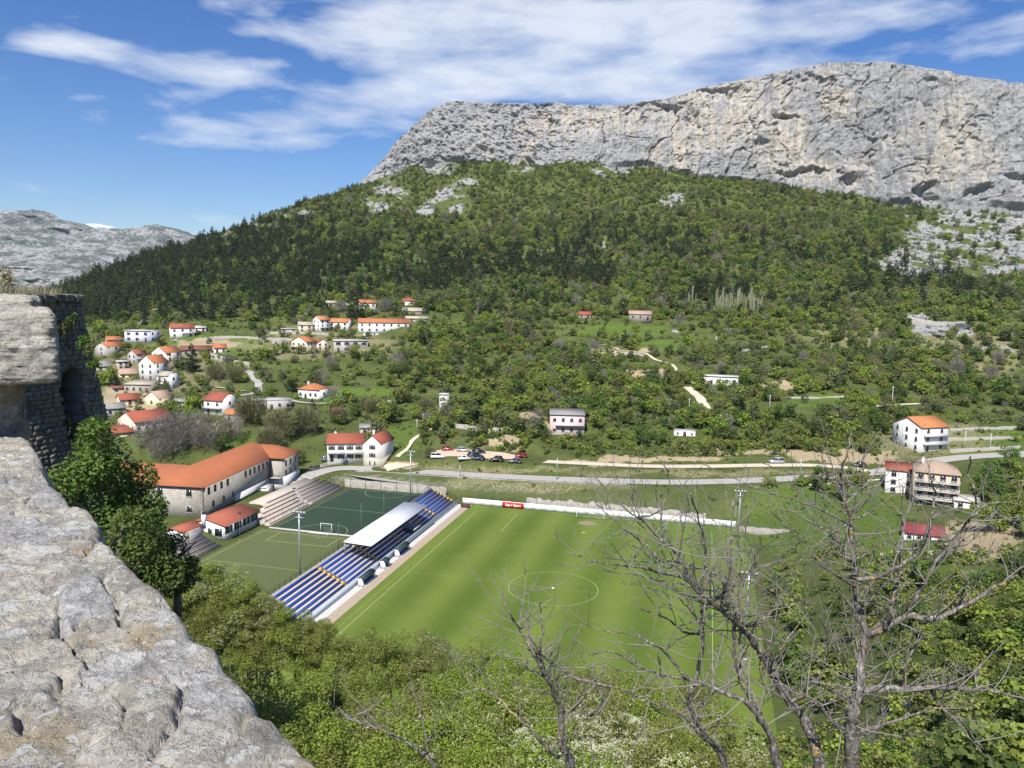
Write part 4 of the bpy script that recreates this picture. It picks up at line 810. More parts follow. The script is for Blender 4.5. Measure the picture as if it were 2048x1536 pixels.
def house(name, label, x0, xc, x1, py, front, ang, eave, roof, rise, wall, tile, storeys=2, nf=3, ns=2, cat='house', Y=None, depth=None, found=2.5, chim=0, balc=(), shut=None, wsize=(1.0, 1.25), group=None, over=.4, pxb=None, openf=None, door=True, trim=TRIM, ncol_skip=()):
    if Y is None: g = ground(xc, py)[0]
    else: g = atY(xc, py, Y)
    Yd = g[1]; s = Yd/FOC; th = R(ang)
    fw = (x1-xc if front == 'R' else xc-x0)*s; sw = (xc-x0 if front == 'R' else x1-xc)*s
    w = fw/max(.3, math.cos(th)); d_ = depth or (sw/max(.17, math.sin(th)) if sw > 0 else 8.0)
    d_ = min(max(d_, 3.5), 15); az = math.atan2(g[0], g[1]); rz = -az+(th if front == 'R' else -th)
    c, sn = math.cos(rz), math.sin(rz); lx, ly = ((-w/2, -d_/2) if front == 'R' else (w/2, -d_/2))
    ox, oy = g[0]-(lx*c-ly*sn), g[1]-(lx*sn+ly*c); H = (py-eave)*s*1.02; rs = rise
    o = thing(name, label, cat, (ox, oy, g[2]), rz, group); EXCL.append((ox, oy, max(w, d_)*.62+1.2))
    hw, hd = w/2, d_/2; rb = MB(); wb = MB()
    if roof == 'gx':      # ridge along x
        wb.prismx([(-hd, -found), (hd, -found), (hd, H), (0, H+rs), (-hd, H)], -hw, hw); k = rs/hd; t = .16
        rb.prismx([(-hd-over, H-over*k+.02), (0, H+rs+.02), (hd+over, H-over*k+.02), (hd+over, H-over*k+.02+t), (0, H+rs+.02+t), (-hd-over, H-over*k+.02+t)], -hw-over*.7, hw+over*.7)
    elif roof == 'gy':
        wb.prism([(-hw, -found), (-hw, H), (0, H+rs), (hw, H), (hw, -found)], -hd, hd); k = rs/hw; t = .16
        rb.prism([(-hw-over, H-over*k+.02), (-hw-over, H-over*k+.02+t), (0, H+rs+.02+t), (hw+over, H-over*k+.02+t), (hw+over, H-over*k+.02), (0, H+rs+.02)], -hd-over*.7, hd+over*.7)
    elif roof == 'hip': wb.box(-hw, hw, -hd, hd, -found, H); hip_roof(rb, -hw, hw, -hd, hd, H+.17, rs, over)
    elif roof == 'shed':
        wb.prismx([(-hd, -found), (hd, -found), (hd, H+rs), (-hd, H)], -hw, hw); k = rs/(2*hd); rb.prismx([(-hd-over, H-over*k+.02), (hd+over, H+rs+over*k+.02), (hd+over, H+rs+over*k+.18), (-hd-over, H-over*k+.18)], -hw-over*.7, hw+over*.7)
    else: wb.box(-hw, hw, -hd, hd, -found, H); rb.box(-hw-over, hw+over, -hd-over, hd+over, H+.003, H+.22+rs)
    wl = wb.build('wall', wall, o); rf = rb.build('roof', tile, o)
    ww, wh = wsize; sh = H/storeys
    dz = 0 if door is False else rnd.randrange(max(1, nf))
    for k in range(storeys):
        z = k*sh+max(.35, (sh-wh)*.5); hh = min(wh, sh-.5)
        if hh < .4: continue
        for i in range(nf):
            xx = -hw+w*(i+.5)/nf
            if k == 0 and i == dz and door:
                db = MB(); db.box(xx-.55, xx+.55, -hd-.06, -hd+.05, -.1, min(2.15, sh-.2)); dd = db.build('door', SHUTB, o); MB().box(xx+.35, xx+.41, -hd-.11, -hd-.06, .95, 1.1).build('handle', GALV, dd); continue
            if (k, i) in ncol_skip: continue
            window(o, 'F', xx, z, ww, hh, -hd, trim, shut)
        for i in range(ns): window(o, 'L' if front == 'R' else 'R', -hd+d_*(i+.5)/ns, z, ww*.9, hh, -hw if front == 'R' else hw, trim, shut)
    for i in range(chim):
        cx = (-.3+.55*i)*w; cz = H+rs*.55; cb_ = MB().box(cx-.3, cx+.3, -.1, .5, cz-.6, H+rs+.75).build('chimney', WHITE, rf if roof != 'flat' else rf); MB().box(cx-.4, cx+.4, -.2, .6, H+rs+.753, H+rs+.88).build('cap', CONC, rf)
    for (k, a, c_) in balc:
        z = k*sh; A, B_ = -hw+a*w, -hw+c_*w; bl = MB().box(A, B_, -hd-1.3, -hd-.002, z-.16, z).build('balcony', CONCL, o); railing(bl, (A+.03, -hd-1.25, z), (B_-.03, -hd-1.25, z), .95, .8, WHITEP, (1.0, .5), .035)
    o['_w'] = w; o['_d'] = d_; o['_H'] = H
    return o
def H_(o): return o['_w'], o['_d'], o['_H']
# --- the long stone school
sc = thing('school_building', 'long two-storey stone school with hipped orange tile roof beside the courts', 'building', S(-92.7, 14.3, 2.2), YAW+R(6.1))
for a in ((-8, 8), (-8, 24), (-8, 40), (-26, 8)):
    q = Matrix.Rotation(YAW+R(6.1), 3, 'Z') @ Vector((a[0], a[1], 0)); EXCL.append((sc.location.x+q.x, sc.location.y+q.y, 13))
EH = 7.9; b = MB(); b.box(-15, 0, 0, 47.7, -2, EH); b.box(-34, -15.001, .003, 15, -2, EH-.003); b.box(.001, 4.3, 36.5, 47.697, -2, EH-.002); b.build('wall', STONE, sc)
b = MB(); hip_roof(b, -15, 0, 0, 47.7, EH+.16, 3.55, .7); b.build('roof', T_SCH, sc); b = MB(); hip_roof(b, -34, -.2, .05, 15, EH+.15, 3.5, .7); b.build('roof', T_SCH, sc); b = MB(); hip_roof(b, -15, 4.3, 36.5, 47.65, EH+.155, 2.75, .7); b.build('roof', T_SCH, sc)
MB().box(-.02, .35, 16, 36.4, -2.1, 1.9).build('plinth', WHITE, sc); MB().box(4.28, 4.6, 36.2, 47.75, -2.1, 2.3).build('plinth', WHITE, sc); MB().box(.36, 4.58, 36.1, 36.49, -2.1, 2.2).build('plinth', WHITE, sc)
MB().box(1.0, 4.4, 34.4, 36.4, 2.22, 2.4).build('balcony', CONCL, sc); railing(sc, (1.0, 34.45, 2.4), (4.4, 34.45, 2.4), .9, .45, DARKST)
MB().box(.4, 3.0, 28, 32.6, -2.1, .9).build('porch', WHITE, sc); MB().box(.3, 3.2, 27.8, 32.8, .903, 1.05).build('porch_roof', CONCL, sc)
for y in (3.0, 6.0, 9.2, 12.4, 22.2, 24.8, 27.4, 30.0, 32.6, 35.2): window(sc, 'R', y, 5.4, 1.05, 1.7, 0, TRIM)
for y in (5.0, 10.2, 15.0): window(sc, 'R', y, 1.6, 1.0, 1.5, 0, TRIM)
for y in (38.6, 41.8, 45.2): window(sc, 'R', y, 5.2, 1.0, 1.7, 4.3, TRIM); window(sc, 'R', y, 2.55, 1.0, 1.4, 4.3, TRIM)
for x in (-3.6, -11.5, -19, -27): window(sc, 'F', x, 5.3, 1.5, 1.8, 0, TRIM); window(sc, 'F', x, 1.2, 1.4, 1.6, 0, TRIM)
for z in range(16):
    MB().box(-.42 if z % 2 else -.62, .03, -.03, .42 if z % 2 == 0 else .62, z*.49-.1, z*.49+.38).build('quoin', STONEL, sc)
# --- clubhouse
ch = frame('clubhouse', -80.6, 5.6, 'white clubhouse with red roof and dark glass front by the olive pitch', 'building')
M_CW = plain('clubhouse_white', (.76, .77, .78), .8, .04, .6, dirt=(.58, .58, .57), dirtamt=.3)
b = MB(); b.prism([(-8.2, -.1), (-8.2, 4.0), (-4.6, 4.9), (0, 3.75), (0, -.1)], 0, 14.0); b.build('wall', M_CW, ch)
b = MB(); b.prism([(-8.6, 3.95), (-4.6, 4.95), (.6, 3.66), (.6, 3.8), (-4.6, 5.1), (-8.6, 4.1)], -.3, 14.3); b.build('roof', tilemat('club_tiles', (.40, .125, .075), .14), ch)
for y in (.3, 3.9, 7.5, 10.9): 
    wd = MB(); wd.box(.004, .07, y, y+.09, 1.55, 3.3); wd.box(.004, .07, y+3.0, y+3.09, 1.55, 3.3); wd.box(.004, .07, y, y+3.09, 1.45, 1.55); q = wd.build('window', WHITEP, ch); MB().box(-.03, .03, y+.09, y+3.0, 1.56, 3.3).build('pane', plain('green_glass', (.02, .06, .055), .15, .2, 1, spec=.8), q)
MB().box(.004, .06, 4.6, 6.0, .05, 1.45).build('door', plain('pale_teal_door', (.30, .42, .44), .6), ch)
window(ch, 'F', -1.5, 1.3, 1.7, 1.6, 0, DARKST); MB().box(-4.3, -3.3, -.06, -.003, .9, 2.9).build('door', GLASS, ch)
cm = MB().box(-5.6, -4.8, -.6, .2, 3.4, 6.2).build('chimney', M_CW, ch); MB().box(-5.5, -4.9, -.5, .1, 6.2, 6.9).build('chimney_pot', DARKST, cm)
EXCL.append((*S(-84.5, 12.5)[:2], 9))
cs_ = frame('clubhouse_shed', -86.4, -1.2, 'small white shed with red tiled roof and two round vents', 'shed'); MB().prism([(-5, -.1), (-5, 3.5), (-2.5, 4.2), (0, 3.5), (0, -.1)], 0, 7.5).build('wall', M_CW, cs_); MB().prism([(-5.3, 3.5), (-2.5, 4.28), (.3, 3.5), (.3, 3.62), (-2.5, 4.42), (-5.3, 3.62)], -.3, 7.6).build('roof', tilemat('club_tiles', (.40, .125, .075), .14), cs_)
for x in (-3.7, -1.4): MB().cyl((x, -.06, 2.5), (x, .02, 2.5), .28, None, 14).build('vent', DARKST, cs_)
EXCL.append((*S(-89, 2.5)[:2], 6))
# --- roadside house
rh = house('roadside_house', 'white roadside house with red tiles, gable wing and grey lower storey', 655, 727, 728, 922, 'L', 3, 886, 'gx', 2.4, WHITE, T_RED, 2, 4, 0, Y=244, depth=9, chim=1, shut=SHUT, balc=((1, .02, .48), (1, .5, .98)))
rw_ = house('house_wing', 'tall white gable-fronted wing with grey render base at the road', 727, 762, 776, 935, 'L', 22, 887, 'gy', 2.5, WHITE, T_RED, 3, 1, 0, Y=240, depth=11, chim=1, shut=SHUTB, found=1.2, door=False)
w_, d_, hh_ = H_(rw_); MB().box(-w_/2-.03, w_/2+.03, -d_/2-.03, d_/2, -1.2, hh_*.36).build('render_base', plain('grey_beige_render', (.46, .43, .35), .9, .08), rw_)
house('stone_hut', 'grey slab-roofed hut behind the roadside house', 720, 720, 757, 866, 'R', 1, 856, 'shed', .6, W_GR, T_GRY, 1, 2, 0, depth=5, wsize=(.7, .7))
# --- valley houses: x0, corner, x1, base y
house('pink_house', 'pink two-storey house with grey roof and full-width balconies', 1100, 1100, 1169, 869, 'R', 1, 829, 'shed', .8, W_PK, T_GRY, 2, 4, 0, depth=9, balc=((1, .15, .98),), found=4)
house('white_bungalow', 'low white flat-roofed bungalow beside a pale gully', 1400, 1400, 1473, 768, 'R', 1, 752, 'flat', .05, WHITE, CONCL, 1, 5, 0, depth=8, wsize=(1.4, 1.3))
house('ruined_outbuilding', 'roofless whitewashed ruin above the bank', 1348, 1348, 1390, 871, 'R', 1, 861, 'flat', -.1, WHITE, CONC, 1, 3, 0, depth=4, over=.05, wsize=(.6, .7))
house('orange_roof_villa', 'tall white three-storey villa with orange roof and balconies on terraced fields', 1786, 1840, 1888, 905, 'R', 46, 855, 'gx', 2.6, WHITE, T_LOR, 3, 2, 3, balc=((1, .08, .98), (2, .08, .98)), found=4, wsize=(1.1, 1.4))
ap = house('apartment_house', 'beige four-storey apartment house with long balconies and tan roof', 1826, 1826, 1905, 1010, 'R', 4, 942, 'hip', 2.1, W_BE, tilemat('tan_tiles', (.42, .31, .23)), 4, 4, 0, depth=13, balc=((1, .0, 1.0), (2, .0, 1.0), (3, .0, 1.0)), found=5, chim=1, wsize=(1.3, 1.5))
house('stair_tower', 'white corner block with red awning roof attached beside beige apartments', 1770, 1770, 1825, 985, 'R', 3, 938, 'shed', .8, WHITE, T_RED, 3, 2, 0, depth=8, found=6, door=False, wsize=(1.2, 1.3))
house('lean_to_shed', 'pale lean-to shed at the end of the apartment house', 1908, 1908, 1951, 1016, 'R', 3, 1000, 'shed', .5, WHITE, CONCL, 1, 2, 0, depth=5)
house('red_roof_shed', 'long white shed with dark red sheet roof in the meadow', 1808, 1808, 1880, 1080, 'R', 6, 1063, 'gx', 1.3, WHITE, tilemat('maroon_sheet', (.26, .055, .06), .1), 1, 4, 0, depth=6, wsize=(.8, .8), door=False)
tw = house('transformer_tower', 'tall narrow pale transformer tower among the trees', 878, 894, 899, 826, 'L', 18, 790, 'flat', .15, CONCL, CONCL, 3, 1, 0, depth=3.4, over=.25, wsize=(.5, .5), cat='tower')
V = 'village house'
L_ = [
 ('house', 'long white house with orange roof and row of small windows, upper hamlet', 717, 717, 818, 664, 'R', 2, 645, 'gx', 2.1, WHITE, T_OR, 2, 7, 0, dict(depth=8)),
 ('house', 'low white annexe with flat roof below the long orange-roofed house', 727, 727, 770, 674, 'R', 2, 665, 'flat', .0, WHITE, CONCL, 1, 3, 0, dict(depth=5)),
 ('house', 'tall white house with light orange roof, upper hamlet', 626, 640, 660, 663, 'R', 34, 640, 'gx', 1.9, WHITE, T_LOR, 3, 2, 2, dict(balc=((1, 0, 1),))),
 ('house', 'white two-storey house with orange roof and shaded porch', 659, 696, 704, 660, 'L', 16, 645, 'gx', 2.0, WHITE, T_LOR, 2, 3, 1, dict()),
 ('house', 'small house with pale sheet roof beside the tall orange-roofed one', 597, 597, 625, 664, 'R', 3, 650, 'gx', 1.5, W_CR, T_BEI, 2, 2, 0, dict(depth=6)),
 ('house', 'white terrace shed below pale sheet roof house', 563, 563, 594, 668, 'R', 3, 658, 'flat', .0, W_GR, CONCL, 1, 2, 0, dict(depth=5)),
 ('house', 'beige two-storey house with orange roof and long balcony', 583, 613, 633, 705, 'L', 40, 684, 'gy', 2.4, W_CR, T_OR, 2, 3, 1, dict(balc=((1, 0, 1),))),
 ('house', 'stone gable house with orange roof next to beige balcony house', 634, 634, 657, 700, 'R', 8, 686, 'gy', 2.0, W_CR, T_RED, 2, 2, 0, dict(depth=7)),
 ('concrete_house', 'modern grey concrete flat-roofed house with deep loggias', 668, 668, 735, 703, 'R', 2, 682, 'flat', .1, W_GR, CONCL, 2, 4, 0, dict(depth=9, wsize=(2.4, 1.5))),
 ('house', 'white and blue house with orange roof at the wood edge', 719, 719, 751, 624, 'R', 3, 606, 'gx', 1.8, WHITE, T_OR, 2, 3, 0, dict(depth=7)),
 ('house', 'red-roofed house behind the bare grey tree at the wood edge', 800, 800, 832, 615, 'R', 3, 602, 'hip', 2.2, WHITE, T_RED, 2, 2, 0, dict(depth=8)),
 ('stone_house', 'old stone house with pale stone roof in the upper hamlet', 806, 806, 850, 632, 'R', 4, 622, 'gx', 1.8, STONEL, T_BEI, 1, 3, 0, dict(depth=7)),
 ('stone_house', 'roofless stone ruin below the pale-roofed stone house', 812, 812, 855, 646, 'R', 4, 637, 'gx', 1.2, STONEL, T_BEI, 1, 2, 0, dict(depth=6)),
 ('stone_hut', 'small stone field hut with beige roof among terraces', 650, 650, 672, 614, 'R', 4, 606, 'gx', 1.3, STONEL, T_BEI, 1, 1, 0, dict(depth=5)),
 ('house', 'red-roofed house half hidden in the green terraces', 1157, 1157, 1182, 636, 'R', 3, 629, 'gx', 1.6, STONEL, T_RED, 1, 2, 0, dict(depth=6)),
 ('house', 'stone barn with an orange patch of roof among trees', 1258, 1258, 1302, 639, 'R', 3, 628, 'gx', 1.8, STONEL, T_PINK, 1, 3, 0, dict(depth=6)),
 ('house', 'flat-roofed lilac and grey block at the village top', 254, 300, 332, 684, 'L', 30, 663, 'flat', .1, W_LI, CONCL, 2, 3, 2, dict(wsize=(1.6, 1.4), depth=11)),
 ('house', 'white house with red roof and shaded balcony below the pine wood', 341, 341, 386, 676, 'R', 4, 656, 'gx', 2.0, WHITE, T_RED, 2, 3, 0, dict(depth=8, balc=((1, .5, 1),))),
 ('house', 'low white shed with pale roof beside red-roofed balcony house', 386, 386, 411, 664, 'R', 4, 656, 'shed', .9, WHITE, CONCL, 1, 2, 0, dict(depth=5)),
 ('pavilion', 'flat-roofed open concrete pavilion under the pines', 306, 306, 345, 628, 'R', 2, 619, 'flat', .0, W_GR, CONCL, 1, 4, 0, dict(depth=6, wsize=(1.8, 1.3))),
 ('house', 'grey gable house with orange roof at the bastion edge', 193, 216, 246, 712, 'R', 42, 694, 'gx', 2.0, W_GR, T_OR, 2, 1, 1, dict()),
 ('house', 'narrow house with orange-red roof and stacked balconies', 257, 273, 289, 727, 'R', 40, 708, 'gx', 1.7, W_GR, T_RED, 2, 1, 2, dict(balc=((1, 0, 1),))),
 ('house', 'large white gable house with orange roof behind church-like villa', 306, 332, 362, 724, 'R', 42, 706, 'gx', 2.6, WHITE, T_OR, 2, 2, 2, dict()),
 ('house', 'brown-roofed stone farmhouse above a long field wall', 364, 364, 420, 710, 'R', 4, 700, 'gx', 1.8, STONEL, T_BR, 1, 4, 0, dict(depth=7)),
 ('villa', 'tall church-like white villa with orange cross-gabled roof', 281, 309, 336, 762, 'L', 42, 727, 'gy', 3.2, WHITE, T_OR, 3, 2, 2, dict(wsize=(.9, 1.5), depth=9)),
 ('villa_annexe', 'white annexe with beige roof joined to church-like villa', 316, 336, 360, 782, 'L', 42, 752, 'gx', 1.4, WHITE, T_BEI, 2, 2, 1, dict(depth=7)),
 ('house', 'low house with faded orange roofs beside the villa', 240, 240, 277, 758, 'R', 8, 748, 'gx', 1.9, W_YE, T_PINK, 1, 3, 0, dict(depth=7)),
 ('house', 'grey rendered house with grey roof by the bastion foot', 194, 194, 222, 750, 'R', 6, 733, 'gx', 2.0, W_GR, T_GRY, 2, 2, 0, dict(depth=8)),
 ('barn', 'long stone barn with flat grey slab roof', 253, 300, 322, 787, 'L', 26, 770, 'shed', .9, STONEL, T_BEI, 1, 4, 1, dict(depth=9)),
 ('house', 'pale yellow gable house with faded pink roof', 291, 318, 346, 814, 'R', 44, 797, 'gx', 2.4, W_YE, T_PINK, 1, 1, 1, dict(wsize=(1.2, 1.3))),
 ('house', 'white two-storey house with red tiled roof and grey gable wall', 410, 444, 487, 832, 'L', 40, 802, 'gx', 2.6, WHITE, T_RED, 2, 2, 1, dict(balc=((1, 0, 1),), depth=9)),
 ('garage', 'small grey garage with bright orange roof', 449, 469, 491, 842, 'L', 42, 829, 'gx', 1.5, W_GR, T_LOR, 1, 1, 1, dict(depth=5)),
 ('carport', 'open flat-roofed carport of pale concrete posts', 492, 492, 531, 819, 'R', 3, 802, 'flat', .0, W_GR, CONCL, 1, 2, 0, dict(depth=6, wsize=(2.6, 1.8), door=False)),
 ('concrete_shell', 'unfinished grey concrete building with flat top', 535, 535, 582, 820, 'R', 3, 801, 'flat', .0, CONC, CONC, 1, 3, 0, dict(depth=8, over=.1)),
 ('house', 'white house with hipped orange roof and small square windows', 597, 636, 662, 799, 'L', 34, 781, 'hip', 2.2, WHITE, T_OR, 1, 4, 1, dict(depth=9, chim=1)),
 ('red_roof_hut', 'tiny hut with red tiled roof in the shrubs', 667, 667, 689, 829, 'R', 8, 824, 'gx', 1.2, W_CR, T_RED, 1, 1, 0, dict(depth=4)),
 ('hall', 'long hall with red tiled roof near the fortress', 228, 270, 342, 868, 'R', 24, 845, 'gx', 2.8, W_CR, T_RED, 1, 5, 4, dict(depth=13)),
 ('hall_annexe', 'low annexe with red roof in front of the long hall', 215, 215, 268, 885, 'R', 10, 868, 'shed', 1.2, W_CR, T_RED, 1, 2, 0, dict(depth=8)),
 ('house', 'small stone house with orange roof under the lilac block', 214, 214, 240, 690, 'R', 8, 680, 'gx', 1.6, STONEL, T_OR, 1, 2, 0, dict(depth=6)),
 ('house', 'narrow grey house with terrace roof behind the conifer', 236, 236, 256, 738, 'R', 6, 724, 'flat', .1, W_GR, CONCL, 2, 2, 0, dict(depth=6)),
 ('shed', 'stone shed with rusty roof beside the slab-roofed barn', 226, 226, 252, 786, 'R', 8, 777, 'shed', .8, STONEL, T_BR, 1, 2, 0, dict(depth=5)),
 ('house', 'cream house with red roof between barn and long hall', 240, 240, 276, 812, 'R', 10, 800, 'gx', 1.9, W_CR, T_RED, 1, 3, 0, dict(depth=7)),
 ('shed', 'pale tin-roofed shed in the garden by the yellow house', 352, 352, 378, 812, 'R', 5, 804, 'shed', .7, W_GR, T_GRY, 1, 2, 0, dict(depth=5)),
 ('house', 'white cottage with orange roof above the field wall', 428, 428, 452, 706, 'R', 6, 696, 'gx', 1.6, WHITE, T_OR, 1, 2, 0, dict(depth=6)),
 ('ruin', 'roofless stone ruin near the upper hamlet track', 545, 545, 572, 690, 'R', 5, 681, 'flat', -.1, STONEL, CONC, 1, 2, 0, dict(depth=6, over=.02)),
 ('house', 'grey slab-roofed house beyond the long hall', 210, 210, 248, 832, 'R', 6, 818, 'gx', 1.6, W_GR, T_GRY, 1, 2, 0, dict(depth=8)),
]
for nm, lab, x0, xc, x1, py, fr, an, ev, rf_, rs_, wl_, tl_, sto, nf, ns, kw in L_: house(nm, lab, x0, xc, x1, py, fr, an, ev, rf_, rs_, wl_, tl_, sto, nf, ns, group='houses of the valley village', **kw)
# --- blue tarpaulin and water tank
for x, y, nm, lab, mt, sz in ((684, 793, 'tarpaulin', 'blue tarpaulin over a heap beside hipped-roof house', plain('blue_tarp', (.03, .10, .34), .5), (5, 2.4, 1.3)), (1668, 818, 'water_tank', 'blue plastic tank in the scrub by a track', plain('blue_tank', (.02, .07, .26), .5), (2.0, 1.6, 1.6))):
    g = ground(x, y)[0]; b = MB(); a, d_, h_ = sz; b.add([(-a/2, -d_/2, -.3), (a/2, -d_/2, -.3), (a/2, d_/2, -.3), (-a/2, d_/2, -.3), (-a*.3, -d_*.3, h_), (a*.22, -d_*.25, h_*.9), (a*.3, d_*.3, h_), (-a*.25, d_*.3, h_*1.05)], [(3, 2, 1, 0), (4, 5, 6, 7), (0, 1, 5, 4), (1, 2, 6, 5), (2, 3, 7, 6), (3, 0, 4, 7)]); o = b.build(nm, mt); o.location = g; tag(o, lab, nm.replace('_', ' ')); EXCL.append((g[0], g[1], 3))

# ------------------------------------------------------------------ roads
def asphalt(name, a, c_, crack):
    m = N(name); p = m.pos(); c = m.mix(m.noise(p, .35, 5, .6), a, c_); c = m.mix(m.math('MULTIPLY', m.thr(m.noise(p, 3, 5, .7), .55, .75), .4), c, crack); m.bsdf(c, .9, m.bump(m.noise(p, 6, 4), .3, .03), .2); return m.m
def ribbon(name, c, w, mat, dz=.0):
    c = np.asarray(c); t = np.gradient(c[:, :2], axis=0); t /= np.linalg.norm(t, axis=1)[:, None]; n = np.stack([-t[:, 1], t[:, 0]], 1); k = 5; V = []
    w = np.broadcast_to(w, len(c))
    for j in range(k):
        f = (j/(k-1)-.5); V.append(np.concatenate([c[:, :2]+n*(w*f)[:, None], (c[:, 2]+dz)[:, None]], 1))
    V = np.stack(V, 1); i = np.arange(len(c)*k).reshape(len(c), k); q = np.stack([i[:-1, :-1], i[:-1, 1:], i[1:, 1:], i[1:, :-1]], -1).reshape(-1, 4)[:, ::-1]
    return struct(name, mk_mesh(name, V.reshape(-1, 3), q), mat)
M_ASPH = asphalt('old_asphalt', (.31, .295, .27), (.42, .40, .37), (.25, .235, .215)); M_GRAV = asphalt('pale_gravel', (.50, .43, .32), (.62, .55, .43), (.40, .33, .24)); M_LOT = asphalt('parking_gravel', (.50, .38, .27), (.60, .49, .37), (.42, .32, .23))
mr = ribbon('main_road', ROADC['main_road'][0], 6.2, M_ASPH); ribbon('parking_road', ROADC['parking_road'][0], np.interp(np.arange(240), [0, 40, 80, 239], [9, 6.5, 4.6, 4.6]), M_GRAV, -.012); ribbon('parking_lot', LOT, np.interp(np.arange(40), [0, 6, 30, 39], [6, 12, 11, 4]), M_LOT, -.03)
def side(c, off): c = np.asarray(c); t = np.gradient(c[:, :2], axis=0); t /= np.linalg.norm(t, axis=1)[:, None]; return np.concatenate([c[:, :2]+np.stack([-t[:, 1], t[:, 0]], 1)*off, c[:, 2:]], 1)
mc = ROADC['main_road'][0]
for a, k0, k1 in ((-.02, 30, 225),): 
    e = side(mc, 0)[k0:k1]; b = MB()
    for i in range(0, len(e)-2, 6): 
        p0, p1 = e[i], e[i+2]; d_ = (p1-p0)[:2]; d_ /= np.linalg.norm(d_); n = np.array([-d_[1], d_[0]])*.07; b.poly([(p0[0]+n[0], p0[1]+n[1], p0[2]+.008), (p0[0]-n[0], p0[1]-n[1], p0[2]+.008), (p1[0]-n[0], p1[1]-n[1], p1[2]+.008), (p1[0]+n[0], p1[1]+n[1], p1[2]+.008)][::-1])
    o = b.build('centre_marking', M_LINE, mr)
def wall_along(name, label, P, h, th, mat, foot=.5, jag=.15, cat='wall'):
    P = np.asarray(P, float); P = spline(P, max(4, int(np.linalg.norm(np.diff(P, axis=0), axis=1).sum()/1.2))); t = np.gradient(P[:, :2], axis=0); t /= np.linalg.norm(t, axis=1)[:, None]; n = np.stack([-t[:, 1], t[:, 0]], 1)*th/2
    hh = h+jag*(np.random.default_rng(int(abs(P[0, 0])*10)+3).random(len(P))-.5); V = np.stack([np.c_[P[:, :2]-n, P[:, 2]-foot], np.c_[P[:, :2]-n, P[:, 2]+hh], np.c_[P[:, :2]+n, P[:, 2]+hh], np.c_[P[:, :2]+n, P[:, 2]-foot]], 1)
    i = np.arange(len(P)*4).reshape(-1, 4); F = [tuple(x) for a, b_ in ((0, 1), (1, 2), (2, 3)) for x in np.stack([i[:-1, a], i[1:, a], i[1:, b_], i[:-1, b_]], 1)]+[tuple(i[0]), tuple(i[-1][::-1])]
    o = link(name, mk_mesh(name, V.reshape(-1, 3), F), mat); tag(o, label, cat); return o
def gline(pts, dz=0.0):
    P = ground([a for a, b_ in pts], [b_ for a, b_ in pts]); P[:, 2] += dz; return P
# retaining walls of the road above the courts
wall_along('retaining_wall', 'pale stone retaining wall at the back of the dark court', [S(-78, 62.8, -.1), S(-65, 62.8, -.1), S(-50, 62.8, -.1), S(-45, 62.8, -.1)], 2.5, .6, STONEL)
lp = [np.array(S(u, v, z)) for u, v, z in ((-77, 63.6, 2.45), (-66, 64.0, 1.9), (-54, 65.2, 1.3), (-42, 66.5, .6), (-34, 67.5, .2))]
ribbon('lower_ramp', spline(np.array([np.array(S(u, v, z)) for u, v, z in ((-80, 66.6, 3.3), (-68, 65.9, 2.62), (-56, 66.6, 1.9), (-44, 67.9, 1.0), (-34, 69, .5))]), 40), 3.6, M_ASPH)
wall_along('retaining_wall', 'grey stone wall under the main road beside the ramp', side(mc, -4.0)[22:92:6]-np.array([0, 0, 2.6]), 2.7, .5, stonemat('grey_rubble', (.36, .34, .31), (.28, .27, .25), (.42, .39, .34), .7))
wall_along('road_parapet', 'low pale parapet of the main road above the meadow', side(mc, -6.6)[128:176:4]-np.array([0, 0, 3.2]), 3.0, .4, CONCL)
wall_along('retaining_wall', 'pale rubble wall of the road by the apartment house', side(mc, -3.7)[186:232:4]-np.array([0, 0, 2.2]), 2.5, .4, STONEL)
wall_along('field_wall', 'pale rough stone bank behind the netting fence', [S(-20, 60.5, .2), S(-5, 61.5, .3), S(8, 62, .3), S(20, 61, .3), S(30, 60, .2)], 1.5, .9, STONEL, .8, 1.1)
wall_along('field_wall', 'low grey stone wall running on from the pitch corner', [S(38, 53, .2), S(46, 50, 1.2), S(56, 47, 2.2), S(70, 45, 3.8)], 1.1, .4, stonemat('grey_rubble', (.36, .34, .31), (.28, .27, .25), (.42, .39, .34), .7), .8, .3)
FW = [([(420, 715), (445, 722), (470, 730), (500, 735)], 2.4), ([(410, 678), (470, 676), (540, 680), (600, 682)], 1.2), ([(540, 668), (600, 668), (660, 672)], 1.4), ([(1180, 700), (1230, 706), (1290, 712)], 1.0), ([(1440, 708), (1500, 700), (1540, 694)], .8),
      ([(880, 852), (930, 858), (980, 866)], 1.5), ([(985, 864), (1040, 868), (1095, 870)], 1.6), ([(1900, 862), (1960, 860), (2040, 858)], 1.0), ([(1890, 882), (1950, 880), (2040, 878)], 1.1), ([(1900, 905), (1960, 902), (2040, 897)], 1.1), ([(1760, 1112), (1830, 1110), (1930, 1106)], .8), ([(610, 600), (650, 604), (700, 612)], 1.2), ([(560, 625), (620, 630)], 1.3), ([(400, 850), (440, 852), (480, 846)], 1.1), ([(1560, 795), (1620, 797), (1690, 795)], .6), ([(690, 800), (740, 800), (790, 806)], .7), ([(1820, 640), (1880, 652), (1930, 650)], 2.0)]
for i, (pts, h_) in enumerate(FW):
    cen = pts[len(pts)//2]; wall_along('terrace_wall', 'dry stone terrace wall holding an old field on the slope', gline(pts), h_, .7, STONEL, .8, .35)['group'] = 'dry stone terrace walls'
